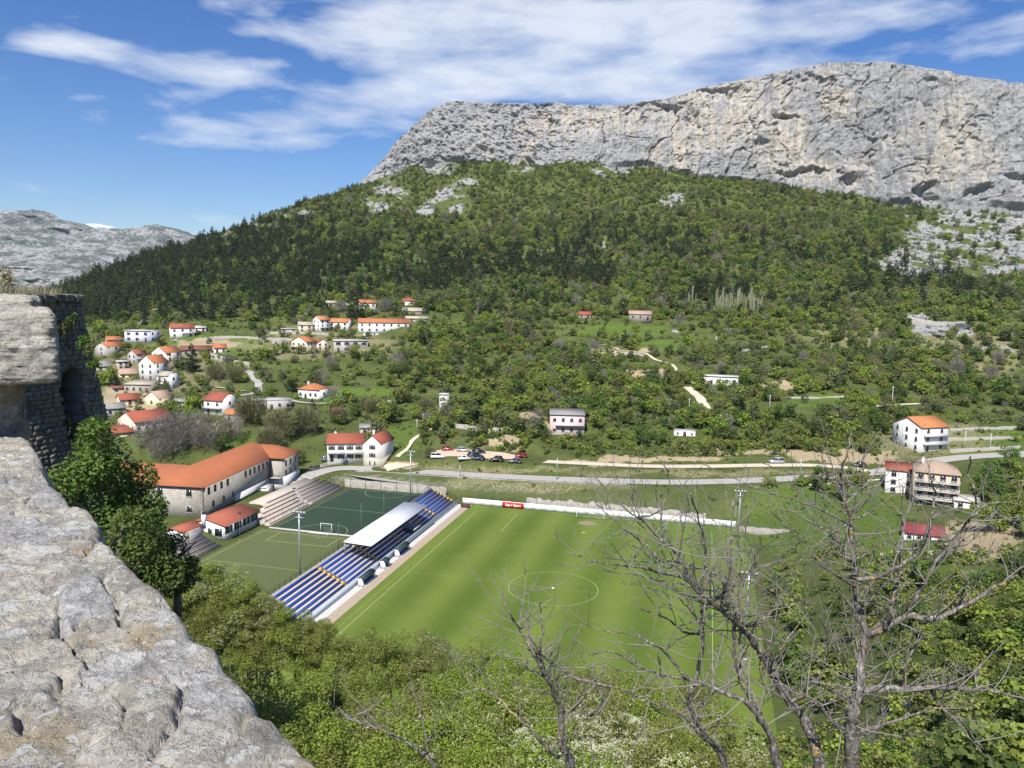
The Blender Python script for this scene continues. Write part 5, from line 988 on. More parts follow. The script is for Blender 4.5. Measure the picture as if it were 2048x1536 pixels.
# tracks
for nm, pts, w_, mt in (('track', [(1700, 819), (1750, 814), (1800, 810), (1840, 808)], 3.2, M_GRAV), ('track', [(488, 740), (505, 752), (518, 768), (512, 786), (480, 792)], 3.6, M_ASPH), ('footpath', [(795, 915), (818, 892), (838, 872), (862, 858)], 1.6, M_GRAV), ('gully', [(1375, 775), (1392, 790), (1405, 806), (1412, 818)], 4.0, M_GRAV), ('track', [(520, 800), (560, 798), (600, 805), (680, 808)], 3.0, M_ASPH), ('track', [(420, 775), (455, 778), (490, 782)], 2.2, M_GRAV), ('track', [(1150, 690), (1230, 697), (1300, 712), (1360, 745), (1400, 772)], 2.4, M_GRAV)):
    c = spline(gline(pts), 40); c[:, 2] = GH(c[:, 0], c[:, 1])+.25; ribbon(nm, c, w_, mt); [EXCL.append((q[0], q[1], w_*.5+.8)) for q in c[::2]]
# ------------------------------------------------------------------ poles
def pole(x, y, top, lab, kind='utility_pole', group='utility poles across the valley', Y=None, arm=True):
    g = ground(x, y)[0] if Y is None else atY(x, y, Y); h_ = max(3.5, (y-top)*g[1]/FOC); o = thing(kind, lab, 'pole', g, 0, group)
    MB().tube([(0, 0, -.5), (0, 0, h_)], [.16, .10], 7).build('shaft', CONCL if kind == 'utility_pole' else GALV, o)
    if kind == 'utility_pole': MB().box(-.7, .7, -.05, .05, h_-.5, h_-.38).build('crossarm', CONCL, o)
    else: MB().tube([(0, 0, h_), (0, -.5, h_+.25), (0, -1.1, h_+.25)], .05, 5).build('arm', GALV, o); MB().box(-.15, .15, -1.6, -1.0, h_+.2, h_+.32).build('lamp_head', GALV, o)
for x, y, tp in ((1083, 824, 786), (1222, 828, 796), (1378, 818, 796), (1539, 820, 789), (1784, 808, 772), (1929, 897, 860), (834, 858, 838), (1980, 900, 866), (846, 846, 826)): pole(x, y, tp, 'pale concrete utility pole standing on the wooded slope')
for x, y, tp, Y in ((1113.6, 959, 914, 225.5), (920, 953, 930, 230), (1600, 960, 915, 222.5)): pole(x, y, tp, 'thin grey street lamp beside the main road', 'street_lamp', 'street lamps on the main road', Y)
# ------------------------------------------------------------------ cars
def car_proto(kind):
    L, Wd, Hh = {'hatch': (4.0, 1.72, 1.48), 'estate': (4.5, 1.78, 1.5), 'suv': (4.5, 1.85, 1.72), 'van': (4.6, 1.85, 1.9)}[kind]
    hb = Hh*.56; b = MB()
    low = [(-L/2, .32), (-L/2+.05, hb*.86), (-L/2+.3, hb), (L/2-1.15, hb*1.0), (L/2-.3, hb*.82), (L/2, hb*.6), (L/2, .32), (L/2-.25, .2), (-L/2+.25, .2)]
    for ys, k in ((-Wd/2, 1), (Wd/2, 1)): pass
    n = len(low); ring = []
    for f, yy in ((.92, -Wd/2), (1.0, -Wd/2+.12), (1.0, Wd/2-.12), (.92, Wd/2)):
        ring.append([(x*(.985 if f < 1 else 1), yy, z if f == 1 else .2+(z-.2)*.93) for x, z in low])
    P = sum(ring, []); F = [tuple(range(n)), tuple(range(4*n-1, 3*n-1, -1))]
    for r_ in range(3): F += [(r_*n+i, (r_+1)*n+i, (r_+1)*n+(i+1) % n, r_*n+(i+1) % n) for i in range(n)]
    b.add(P, F); body = b.mesh('body')
    x0, x1 = -L/2+(.35 if kind != 'van' else .15), L/2-1.1; t0, t1 = (x0+.35, x1-.75) if kind != 'van' else (x0+.15, x1-.55); ins = .2
    def fr(x0, x1, t0, t1, y, yt, zb, zt): return [(x0, -y, zb), (x1, -y, zb), (x1, y, zb), (x0, y, zb), (t0, -yt, zt), (t1, -yt, zt), (t1, yt, zt), (t0, yt, zt)]
    CF = [(3, 2, 1, 0), (4, 5, 6, 7), (0, 1, 5, 4), (1, 2, 6, 5), (2, 3, 7, 6), (3, 0, 4, 7)]
    cab = MB().add(fr(x0, x1, t0, t1, Wd/2-.1, Wd/2-.25, hb-.05, Hh-.06), CF).mesh('windows'); rfm = MB().add(fr(t0-.05, t1+.06, t0+.05, t1-.05, Wd/2-.22, Wd/2-.32, Hh-.09, Hh), CF).mesh('roof')
    pil = MB()
    for s in (-1, 1):
        for xb, xt in ((x0+.02, t0+.02), ((x0+x1)/2-.1, (t0+t1)/2-.1), (x1-.04, t1-.04)): pil.tube([(xb, s*(Wd/2-.09), hb-.03), (xt, s*(Wd/2-.235), Hh-.05)], .05, 4)
    wh = MB().cyl((0, -.1, 0), (0, .1, 0), .32, None, 14).mesh('wheel'); hub = MB().cyl((0, -.105, 0), (0, .105, 0), .19, None, 10).mesh('hub'); lt = MB().box(-.05, .04, -.18, .18, -.08, .08).mesh('headlight')
    return dict(L=L, W=Wd, body=body, cab=cab, roof=rfm, pil=pil.mesh('pillars'), wh=wh, hub=hub, lt=lt, hb=hb)
CARP = {k: car_proto(k) for k in ('hatch', 'estate', 'suv', 'van')}; TYRE = plain('tyre', (.015, .015, .016), .9); LAMP = plain('headlamp', (.7, .7, .66), .15, spec=.6); TAIL = plain('tail_lamp', (.35, .02, .02), .2)
def car(kind, px, py, head, col, lab, Y=None, z=None):
    p = CARP[kind]; g = ground(px, py)[0]; zz = g[2]+.10 if z is None else z
    o = thing('parked_car', lab, 'car', (g[0], g[1], zz), R(head), 'cars parked by the road'); pm = plain('paint_'+col[0], col[1], .28, .02, spec=.6, metal=.15)
    def pt(nm, me, mt, par=o, loc=None, idn=None):
        q = link(nm, me, None, par, loc)
        if len(me.materials) == 0: me.materials.append(mt)
        q.material_slots[0].link = 'OBJECT'; q.material_slots[0].material = mt; return q
    pt('body', p['body'], pm); pt('windows', p['cab'], GLASS); pt('roof', p['roof'], pm); pt('pillars', p['pil'], pm)
    for sx in (-1, 1):
        for sy in (-1, 1): w_ = pt('wheel', p['wh'], TYRE, o, (sx*p['L']*.31, sy*(p['W']/2-.1), .32)); pt('hub', p['hub'], GALV, w_)
    for sy in (-1, 1): pt('headlight', p['lt'], LAMP, o, (p['L']/2-.04, sy*.6, .62)); pt('tail_light', p['lt'], TAIL, o, (-p['L']/2+.03, sy*.65, .78))
    EXCL.append((g[0], g[1], 3.0))
cR = ('red', (.30, .012, .016)); cW = ('white', (.72, .72, .71)); cS = ('silver', (.42, .43, .44)); cB = ('black', (.014, .015, .018)); cD = ('dark_blue', (.018, .025, .045)); cG = ('grey', (.10, .105, .11)); cX = ('steel_blue', (.16, .20, .26))
for a in (('hatch', 895, 901, 5, cR, 'red hatchback parked under the bank at the lot edge'), ('estate', 926, 903, 0, cS, 'silver estate car parked beside the black off-roader'), ('suv', 957, 907, 14, cB, 'black off-roader parked along the bank'), ('van', 875, 917, 8, cW, 'white van parked by the small round tree'), ('estate', 948, 913, 20, cD, 'dark blue estate car squeezed behind two others'), ('hatch', 928, 920, 16, cW, 'white hatchback facing the road edge'), ('hatch', 957, 920, 170, cD, 'dark hatchback next to the white one'), ('suv', 993, 923, 172, cB, 'black rounded car alone near the lot edge'), ('estate', 1030, 926, 176, cG, 'dark grey estate car at the end of the row'), ('hatch', 1042, 915, 178, cR, 'red compact car parked under the bank at the lot mouth'), ('van', 1553, 927, 178, cS, 'silver minivan parked on the pale gravel track'), ('hatch', 1718, 933, 176, cB, 'black car parked below the cut yellow bank'), ('estate', 655, 921, 40, cX, 'steel blue car parked before the white roadside house'), ('hatch', 694, 925, 70, ('blue', (.02, .05, .20)), 'dark blue car parked by the roadside house steps'), ('estate', 632, 940, 45, cG, 'grey car parked beside the school railing')): car(*a)
railing(thing('road_railing', 'pale railing along the ramp beside the school', 'railing', (0, 0, 0)), S(-88, 66, 4.2), S(-80.5, 78, 5.2), 1.3, .9, WHITEP, (1.0, .5), .05)
# ------------------------------------------------------------------ weathered limestone of the fortress
def lime(name, warm=1.0, lichen=1.0, sc=1.0, tone=1.0):
    m = N(name); p = m.pos(); g = m.noise(p, 2.2*sc, 6, .65); f = m.noise(p, 10*sc, 9, .76, .2); ff = m.noise(p, 60*sc, 5, .75); f3 = m.noise(m.pos(1, (1, .55, 1)), 34*sc, 6, .72)
    c = m.ramp(g, [(.28, K((.22, .205, .18), tone)), (.45, K((.34, .315, .27), tone)), (.6, K((.43, .395, .325), tone)), (.75, K((.50, .45, .35), tone))])
    if name == 'lichened_limestone':
        oi = m.n('ShaderNodeObjectInfo').outputs['Random']; c = m.mix(m.math('MULTIPLY', m.thr(oi, .68, .72), .7), c, m.mix(f, (.34, .35, .365), (.50, .50, .50))); c = m.n('ShaderNodeHueSaturation', {'Color': c, 'Value': m.math('ADD', .82, m.math('MULTIPLY', oi, .36))}).outputs[0]
    c = m.mix(m.math('MULTIPLY', m.thr(f, .46, .60), .62), c, K((.15, .14, .13), tone)); c = m.mix(m.math('MULTIPLY', m.thr(f, .48, .36), .6), c, K((.52, .50, .455), tone))
    c = m.mix(m.math('MULTIPLY', m.thr(m.noise(p, 4.5*sc, 5, .6), .56, .66), .5*warm), c, (.46, .36, .21))
    c = m.mix(m.math('MULTIPLY', m.thr(ff, .53, .65), .62), c, K((.12, .112, .095), tone)); c = m.mix(m.math('MULTIPLY', m.thr(f3, .57, .67), .55), c, K((.13, .122, .108), tone))
    wv = m.mix(.06, p, m.n('ShaderNodeTexNoise', {'Vector': p, 'Scale': 24.0*sc, 'Detail': 4}).outputs['Color']); reg = m.thr(m.noise(p, 2.0, 3, .55), .28, .46); licm = None
    for vs, lo, mx, am, regm in ((8.0, .58, .46, 1.0, True), (19.0, .44, .46, .95, True), (44.0, .42, .42, .85, False)):
        v = m.n('ShaderNodeTexVoronoi', {'Vector': wv, 'Scale': vs*sc, 'Randomness': 1.0}); rd = m.n('ShaderNodeSeparateColor', {'Color': v.outputs['Color']})
        sz = m.math('MULTIPLY', m.thr(rd.outputs[0], lo, 1.0), mx); lic = m.thr(m.math('SUBTRACT', v.outputs['Distance'], m.math('ADD', sz, m.math('MULTIPLY', m.math('SUBTRACT', f3, .5), .5))), .03, -.05)
        lic = m.math('MULTIPLY', m.math('MULTIPLY', lic, m.thr(rd.outputs[0], lo, lo+.03)), am*lichen)
        if regm: lic = m.math('MULTIPLY', lic, reg)
        c = m.mix(lic, c, m.mix(ff, (.50, .49, .44), (.76, .75, .70))); licm = lic if licm is None else m.math('MAXIMUM', licm, lic)
    o_ = m.math('MULTIPLY', m.thr(m.noise(p, 7*sc, 6, .65), .62, .68), m.thr(m.noise(p, 1.7, 2, .5), .5, .6)); c = m.mix(m.math('MULTIPLY', o_, .6*warm), c, (.52, .30, .07))
    h = m.math('ADD', m.math('MULTIPLY', f, .9), m.math('ADD', m.math('ADD', m.math('MULTIPLY', ff, .35), m.math('MULTIPLY', f3, .6)), m.math('MULTIPLY', licm, .10)))
    m.bsdf(c, .95, m.bump(h, 1.0, .038/sc), .12); return m.m
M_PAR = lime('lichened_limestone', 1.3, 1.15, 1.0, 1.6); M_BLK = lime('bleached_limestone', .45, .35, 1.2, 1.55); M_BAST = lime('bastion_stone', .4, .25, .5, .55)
ZT = CAM_H-.68
EDGE = [(40, 862), (62, 880), (83, 915), (90, 957), (126, 980), (145, 1012), (179, 1017), (199, 1042), (201, 1080), (242, 1112), (286, 1159), (332, 1192), (362, 1232), (389, 1272), (434, 1291), (449, 1335), (507, 1385), (523, 1440), (556, 1449), (598, 1491), (648, 1536), (730, 1620), (840, 1760)]
E3 = np.array([atz(a, b_, ZT) for a, b_ in EDGE])[::-1]
dl = np.concatenate([[0], np.cumsum(np.linalg.norm(np.diff(E3, axis=0), axis=1))]); NS = 520; ss = np.linspace(0, dl[-1], NS); Ex = np.interp(ss, dl, E3[:, 0]); Ey = np.interp(ss, dl, E3[:, 1])
ax = np.array([E3[-1, 0]-E3[0, 0], E3[-1, 1]-E3[0, 1]]); ax /= np.linalg.norm(ax); inn = np.array([-ax[1], ax[0]]); inn = inn if inn[0] < 0 else -inn
ww_ = np.concatenate([-np.geomspace(.02, 2.2, 70)[::-1], np.linspace(-.018, .05, 14), np.linspace(.056, 1.15, 250), np.linspace(1.17, 2.6, 60)]); NW = len(ww_)
SS, WW = np.meshgrid(np.arange(NS), ww_, indexing='ij'); Wp = np.maximum(WW, 0)
PX_ = Ex[SS]+inn[0]*Wp; PY_ = Ey[SS]+inn[1]*Wp; rnd_ = .03
drop = np.where(WW < 0, -WW, 0); PZ_ = ZT-drop-np.where(WW >= 0, rnd_*np.clip(1-WW/rnd_, 0, 1)**2*.8, rnd_*.8)
out_ = np.where(WW < 0, .12*np.minimum(1, drop)*.4, 0); PX_ -= inn[0]*out_; PY_ -= inn[1]*out_
Q = np.stack([PX_, PY_, PZ_], -1).reshape(-1, 3)
# stones of the wall head: irregular cells
rg = np.random.default_rng(12); CEN = []
for tpx_, tpy_ in ((95, 905), (40, 935), (110, 995), (30, 1010), (165, 1035), (80, 1060), (195, 1125), (60, 1130), (280, 1190), (150, 1210), (30, 1230), (330, 1250), (240, 1285), (370, 1310), (120, 1330), (20, 1380), (460, 1400), (320, 1415), (180, 1440), (80, 1490), (420, 1500), (570, 1500), (270, 1520), (560, 1600), (350, 1640), (120, 1640)): p_ = atz(tpx_, tpy_, ZT); CEN.append((p_[0], p_[1]))
CEN = np.array(CEN); wob = np.stack([fbm(Q*4.5, 4, .55, 3), fbm(Q*4.5+9, 4, .55, 4)], 1)*.13
D_ = np.linalg.norm((Q[:, None, :2]+wob[:, None])-CEN[None], axis=2); o2 = np.partition(D_, 1, axis=1)[:, :2]; sid = D_.argmin(1); gap = o2[:, 1]-o2[:, 0]
hst = rg.uniform(-.008, .014, len(CEN)); tilt = rg.normal(0, .035, (len(CEN), 2))
soft = np.clip(gap/.03, 0, 1); rough_ = .010*fbm(Q*3.2, 4, .55, 21)+.005*fbm(Q*np.array([8, 12, 9]), 5, .62, 22, True)+.0090*fbm(Q*26, 4, .65, 23, True)+.0050*fbm(Q*80, 3, .65, 24)
hz = hst[sid]*soft+((Q[:, :2]-CEN[sid])*tilt[sid]).sum(1)*.6*soft-.032*(1-np.clip(gap/.012, 0, 1))*np.clip(.6+1.4*fbm(Q*6, 3, .5, 25), .1, 1)+rough_
nrmz = np.where(WW.ravel() < 0, np.clip(1+WW.ravel()/.06, 0, 1), 1.0); Q[:, 2] += hz*nrmz; Q[:, 0] -= inn[0]*hz*(1-nrmz)*1.6; Q[:, 1] -= inn[1]*hz*(1-nrmz)*1.6
ii = np.arange(NS*NW).reshape(NS, NW); fq = np.stack([ii[:-1, :-1], ii[:-1, 1:], ii[1:, 1:], ii[1:, :-1]], -1).reshape(-1, 4)
par_ = thing('parapet_wall', 'weathered grey limestone parapet with white lichen at the viewpoint', 'wall', (0, 0, 0)); fs = sid[fq[:, 0]]
for k in range(len(CEN)):
    f = fq[fs == k]
    if len(f) < 4: continue
    un, inv = np.unique(f, return_inverse=True); link('stone', mk_mesh('stone', Q[un], inv.reshape(-1, 4), True), M_PAR, par_)
def rblock(c, size, res, amp, seed, mat, parent, name='stone', rotz=0.0, rr=.12, freq=3.0):
    bm = bmesh.new(); bmesh.ops.create_cube(bm, size=2.0); bmesh.ops.subdivide_edges(bm, edges=bm.edges[:], cuts=res, use_grid_fill=True)
    V = np.array([v.co[:] for v in bm.verts]); F = [tuple(v.index for v in f.verts) for f in bm.faces]; bm.free()
    h = np.array(size)/2; r_ = min(size)*rr; P = V*h; core = np.clip(P, -(h-r_), h-r_); dv = P-core; ln_ = np.linalg.norm(dv, axis=1)[:, None]; P = core+np.where(ln_ > 1e-6, dv/np.maximum(ln_, 1e-6)*np.minimum(ln_, r_), 0)
    n_ = V/np.linalg.norm(V, axis=1)[:, None]; Wd = P+np.array(c); P = P+n_*(amp*(fbm(Wd*freq, 4, .55, seed)+.6*fbm(Wd*freq*3.1, 4, .6, seed+3, True)+.28*fbm(Wd*freq*10, 3, .6, seed+6, True)))[:, None]
    o = link(name, mk_mesh(name, P, F, True), mat, parent, c); o.rotation_euler = (0, 0, rotz); return o
MC = atY(111, 772, 3.42); MROT = R(31)
mer = thing('parapet_merlon', 'bright pitted limestone blocks rising at the end of the parapet', 'stone block', (float(MC[0]), float(MC[1]), ZT), MROT)
def mloc(px, py, Y): q = Matrix.Rotation(-MROT, 3, 'Z') @ (Vector(atY(px, py, Y))-Vector((MC[0], MC[1], ZT))); return q
rblock((-.80, .40, .425), (1.6, .80, .31), 90, .026, 5, M_BLK, mer, 'block', .02, .10, 4.2); q = mloc(74, 640, 4.3); rblock((q.x-.7, q.y+.4, .555), (1.4, .8, .16), 60, .026, 8, M_BLK, mer, 'block', -.06, .2, 4.0)
rblock((-.98, .62, -.38), (1.6, .8, 1.25), 60, .085, 11, lime('shaded_rubble', 1.0, .3, 1.0), mer, 'rubble_core', .02, .06, 2.2)
# ------------------------------------------------------------------ bastion with squared stone courses
BY = 32.0; bc = atY(152, 588, BY); bdir = np.array([.24, .971]); bnor = np.array([.971, -.24]); ztop = bc[2]
bs = thing('bastion_wall', 'dark shaded stone bastion with arched niche and plants on its face', 'wall', (float(bc[0]), float(bc[1]), float(ztop)), math.atan2(bdir[1], bdir[0]))
# local: x along the wall (corner at 0), -y outward, z down from the top
BM = MB(); arc_c, arc_w, arc_z = -.78, .56, -3.55     # niche
def bx_(x0, x1, z0, z1, y0=0.0, y1=1.6): BM.box(x0, x1, y0, y1, z0, z1)
zs_ = list(np.arange(0, arc_z+arc_w, -.5))+[arc_z+arc_w-k*.08 for k in range(0, 8)]+list(np.arange(arc_z-.02, -13.2, -.5)); zs_ = sorted(set(round(z_, 3) for z_ in zs_), reverse=True)
for z1, z0 in zip(zs_[:-1], zs_[1:]):
    e = .185*(-z0); yo = -.06*(-z0); zm = (z0+z1)/2; hw_ = 0 if zm > arc_z+arc_w or zm < arc_z-2.4 else (arc_w if zm < arc_z else math.sqrt(max(0, arc_w**2-(zm-arc_z)**2)))
    if hw_ > .02: bx_(-7, arc_c-hw_, z0, z1-.001, yo); bx_(arc_c+hw_, e, z0, z1-.001, yo)
    else: bx_(-7, e, z0, z1-.001, yo)
BM.box(arc_c-arc_w-.1, arc_c+arc_w+.1, 1.2, 1.59, arc_z-2.5, arc_z+.6); BM.build('core', plain('bastion_mortar', (.13, .125, .12), .95, .25, 2.0, .5, 6), bs)
SP = []
for k in range(8):
    r_ = np.random.default_rng(200+k); b = MB(); x, y, z = .5, .5, .5; c_ = .09
    P = np.array([(sx*(x-(c_ if a != 0 else 0)), sy*(y-(c_ if a != 1 else 0)), sz*(z-(c_ if a != 2 else 0))) for a in range(3) for sx in (-1, 1) for sy in (-1, 1) for sz in (-1, 1)])
    P += r_.normal(0, .035, P.shape); bm = bmesh.new(); [bm.verts.new(p_) for p_ in P]; bmesh.ops.convex_hull(bm, input=bm.verts[:]); bmesh.ops.recalc_face_normals(bm, faces=bm.faces[:]); me = bpy.data.meshes.new('stone'); bm.to_mesh(me); bm.free(); me.materials.append(M_BAST); SP.append(me)
cand = []; z = -.34; rg = np.random.default_rng(44)
while z > -11.5:
    hh = rg.uniform(.16, .24); x = .185*(-z)+.02
    while x > -5.2:
        wd = rg.uniform(.2, .44); xc_ = x-wd/2; zc = z-hh/2
        inarch = (abs(xc_-arc_c) < arc_w+.02 and arc_z-2.3 < zc < arc_z) or (zc >= arc_z and math.hypot(xc_-arc_c, zc-arc_z) < arc_w+.05)
        if not inarch: cand.append((xc_, -.06*(-zc)-.03+rg.uniform(-.03, .03), zc, wd*.95, rg.uniform(.22, .3), hh*.93))
        x -= wd
    z -= hh
cand += [(arc_c+(arc_w+.12)*math.cos(a), -.06*3.3-.06, arc_z+(arc_w+.12)*math.sin(a), .17, .3, .24) for a in np.linspace(.1, 3.04, 9)]
vis = [c_ for c_ in cand if c_[0] > -2.2]; vis.sort(key=lambda c_: -(c_[3]*c_[5]) if c_[0] > -1.9 else 0); big = set(map(id, vis[:295]))
rest = MB()
for i, c_ in enumerate(cand):
    if id(c_) in big: o = link('stone', SP[i % 8], None, bs, c_[:3]); o.scale = c_[3:]; o.rotation_euler = (rg.normal(0, .03), rg.normal(0, .025), rg.normal(0, .03))
    else: a, b_, d_ = c_[3]/2, c_[4]/2, c_[5]/2; rest.box(c_[0]-a, c_[0]+a, c_[1]-b_, c_[1]+b_, c_[2]-d_, c_[2]+d_)
rest.build('rubble', M_BAST, bs)['kind'] = 'stuff'
for k in range(13):
    xk = .1-.52*k-rg.uniform(0, .05); o = link('cap_stone', SP[k % 8], None, bs, (xk-.2, -.06, -.17+rg.uniform(-.03, .02))); o.scale = (rg.uniform(.46, .54), .62, .3)
MB().box(-7.2, .0, .15, 2.2, -.6, -.04).build('wall_head', plain('bastion_earth', (.22, .19, .11), .95, .3, 3.0), bs)
# plants on the bastion
def leaf_mesh(seed, lobes, n, leaf, mat, fill=.3, asp=.6, up=.4):
    rng = np.random.default_rng(seed); P, d_ = lobe_pts(lobes, n, rng, fill); s_ = leaf*rng.uniform(.6, 1.3, n); V, F = cards(P, d_*.5+rng.normal(size=d_.shape)*.6+np.array([0, 0, up]), s_, s_*asp, rng, .12); me = mk_mesh('foliage', V, F); me.materials.append(mat); return me
def grass_mesh(seed, rx, ry, n, h, mat, w=.012):
    rng = np.random.default_rng(seed); P = np.stack([rng.uniform(-rx, rx, n), rng.uniform(-ry, ry, n), np.zeros(n)], 1); D = rng.normal(0, .35, (n, 3)); D[:, 2] = 1; L = h*rng.uniform(.5, 1.2, n); sd = np.cross(D, rng.normal(size=(n, 3))); sd /= np.linalg.norm(sd, axis=1)[:, None]; E_ = P+D*L[:, None]
    V = np.stack([P-sd*w, P+sd*w, E_], 1).reshape(-1, 3); me = mk_mesh('blades', V, np.arange(n*3).reshape(n, 3)); me.materials.append(mat); return me
DRYG = leafmat('dry_grass', [(.15, (.17, .17, .06)), (.5, (.26, .25, .10)), (.85, (.38, .36, .16))], .2)
def local2w(o, p_): return Matrix.Translation(o.location) @ Matrix.Rotation(o.rotation_euler.z, 4, 'Z') @ Vector(p_)
gg = link('wall_top_grass', grass_mesh(4, 3.0, .8, 1500, .38, DRYG, .012)); gg.location = local2w(bs, (-3.4, .9, -.05)); gg.rotation_euler = bs.rotation_euler; tag(gg, 'dry grass growing along the top of the bastion', 'grass', kind='stuff')
def plant_at(px, py, Y, r_, lab, cat, mats, seed, nm='wall_plant', h=1.0, n=500, leaf=.08):
    p_ = atY(px, py, Y); o = thing(nm, lab, cat, p_); rng = np.random.default_rng(seed); lob = [(rng.normal(0, r_*.35), rng.normal(0, r_*.35), r_*h*rng.uniform(-.3, .8), r_*.5, r_*.5, r_*.5*h) for _ in range(6)]
    for i, mt in enumerate(mats): link('foliage' if i == 0 else 'flower', leaf_mesh(seed+i, lob, n if i == 0 else int(n*.9), leaf*(1 if i == 0 else .8), mt, .35+.3*i), None, o)
    MB().tube([(0, 0, -r_*1.1), (.05, 0, 0)], [.03, .01], 5).build('stem', BARK, o)
plant_at(110, 622, 31.2, .30, 'yellow flowering broom growing out of the shaded bastion face', 'shrub', [LF_OLIVE, BROOM], 61, n=260, leaf=.09, h=1.5); plant_at(15, 560, 30.5, .42, 'yellow broom in bloom on top of the bastion', 'shrub', [LF_OLIVE, BROOM], 64, h=1.2, n=300, leaf=.09)
for i, (a, b_, r_) in enumerate(((145, 640, .34), (128, 660, .4), (100, 655, .25), (165, 690, .4), (178, 700, .42), (190, 740, .38), (195, 850, .5), (130, 860, .6), (160, 890, .7), (60, 605, .25), (205, 905, .6), (100, 900, .5), (92, 950, .45))): plant_at(a, b_, 30.8, r_, 'green plant rooted in the joints of the shaded bastion', 'plant', [[LF_DARK, LF_OLIVE, LF_MID][i % 3]], 70+i, n=330, leaf=.10)
for o in bpy.data.objects:
    if o.get('label') == 'green plant rooted in the joints of the shaded bastion': o['group'] = 'plants on the bastion'
# ------------------------------------------------------------------ bushes and trees of the fortress slope
def bush_proto(seed, h, r_, n, leaf, mat, flowers=0, lobes=12, fmat=None):
    rng = np.random.default_rng(seed); L = broad_lobes(rng, h, r_, lobes, .12); P, d_ = lobe_pts(L, n, rng, .55); s_ = leaf*rng.uniform(.55, 1.3, n)
    V, F = cards(P, d_*.7+rng.normal(size=d_.shape)*.5+np.array([0, 0, .5]), s_, s_*.5, rng, .16); me = mk_mesh('foliage', V, F); me.materials.append(mat); fm = None
    if flowers:
        P, d_ = lobe_pts(L, flowers, rng, .93); keep = d_[:, 2] > -.25; P = P[keep]; d_ = d_[keep]; k = 9; P2 = np.repeat(P, k, 0)+rng.normal(0, .075, (len(P)*k, 3))*np.array([1, 1, .5]); V, F = cards(P2, rng.normal(size=P2.shape)*.35+np.array([0, 0, 1]), .075*rng.uniform(.6, 1.2, len(P2)), .07, rng); fm = mk_mesh('flower', V, F); fm.materials.append(fmat or FLOWER)
    b = MB()
    for i in range(7): a = rng.random()*6.28; q = r_*rng.uniform(.2, .7); b.tube([(0, 0, -1.2), (q*.35*math.cos(a), q*.35*math.sin(a), h*.3), (q*math.cos(a), q*math.sin(a), h*rng.uniform(.6, .85))], [.07, .045, .012], 5)
    st = b.mesh('stem'); st.materials.append(BARK); return me, fm, st
BP = [bush_proto(301, 5.0, 2.5, 7800, .17, LF_BRIGHT), bush_proto(302, 4.6, 2.3, 7200, .16, LF_BRIGHT), bush_proto(303, 4.8, 2.4, 7600, .15, LF_BRIGHT, 130), bush_proto(304, 4.0, 2.2, 6600, .14, LF_BRIGHT, 420), bush_proto(305, 4.2, 2.3, 6500, .15, LF_YEL, 60), bush_proto(306, 4.0, 2.0, 2600, .12, LF_OLIVE), bush_proto(307, 4.2, 2.3, 5200, .15, LF_YEL, 900)]
BL = ['bright green leafy bush on the fortress slope', 'dense rounded green bush on the fortress slope', 'green bush dotted with cream flower heads on the fortress slope', 'green bush covered in cream blossom on the fortress slope', 'yellow-green bush on the fortress slope', 'sparse twiggy bush on the fortress slope', 'bush smothered in cream-white flowers below the bare tree']
def bush(k, px, py, Y, sc, rot=None, place=None):
    me, fm, st = BP[k]; hb_ = (4.4 if k < 3 else 3.8)*sc; Ys_ = np.linspace(16, 72, 120); t_, e_ = ray(px, py); df_ = CAM_H+e_*Ys_-GH(t_*Ys_, Ys_)-hb_; ok_ = np.where(df_ > 0)[0]; Y = float(Ys_[ok_[-1]]) if len(ok_) else Y; p_ = atY(px, py, Y); place = place or ('above the stand end' if px < 560 else 'below the pitch corner' if px < 820 else 'below the near penalty area' if px < 1060 else 'under the bare trees')
    lb = BL[k].replace('on the fortress slope', 'on the slope '+place); o = thing('bush', lb, 'bush', (p_[0], p_[1], p_[2]-(4.4 if k < 3 else 3.8)*sc), rnd.random()*6.28 if rot is None else rot, lb); o.scale = (sc, sc, sc); link('stem', st, None, o); link('foliage', me, None, o)
    if fm: link('flower', fm, None, o)
# (px, py of the top, distance)
topline = [(300, 1090), (420, 1120), (520, 1180), (570, 1225), (650, 1245), (700, 1265), (780, 1268), (860, 1272), (930, 1282), (980, 1298), (1050, 1325), (1150, 1338), (1250, 1352), (1340, 1365), (1400, 1372), (1500, 1380)]
def tl(x): return float(np.interp(x, [a for a, b_ in topline], [b_ for a, b_ in topline]))
for x, k in ((330, 1), (372, 3), (430, 3), (490, 2), (545, 3), (595, 0), (640, 1), (690, 2), (745, 0), (800, 1), (855, 2), (905, 5), (955, 4), (1005, 4), (1060, 4), (1110, 5), (1165, 0), (1215, 4), (1270, 0), (1320, 4), (1375, 0), (1420, 1)): bush(k, x, tl(x)+rnd.uniform(0, 12), rnd.uniform(52, 62) if x > 560 else rnd.uniform(29, 36), rnd.uniform(.8, 1.05) if x > 560 else rnd.uniform(.5, .65))
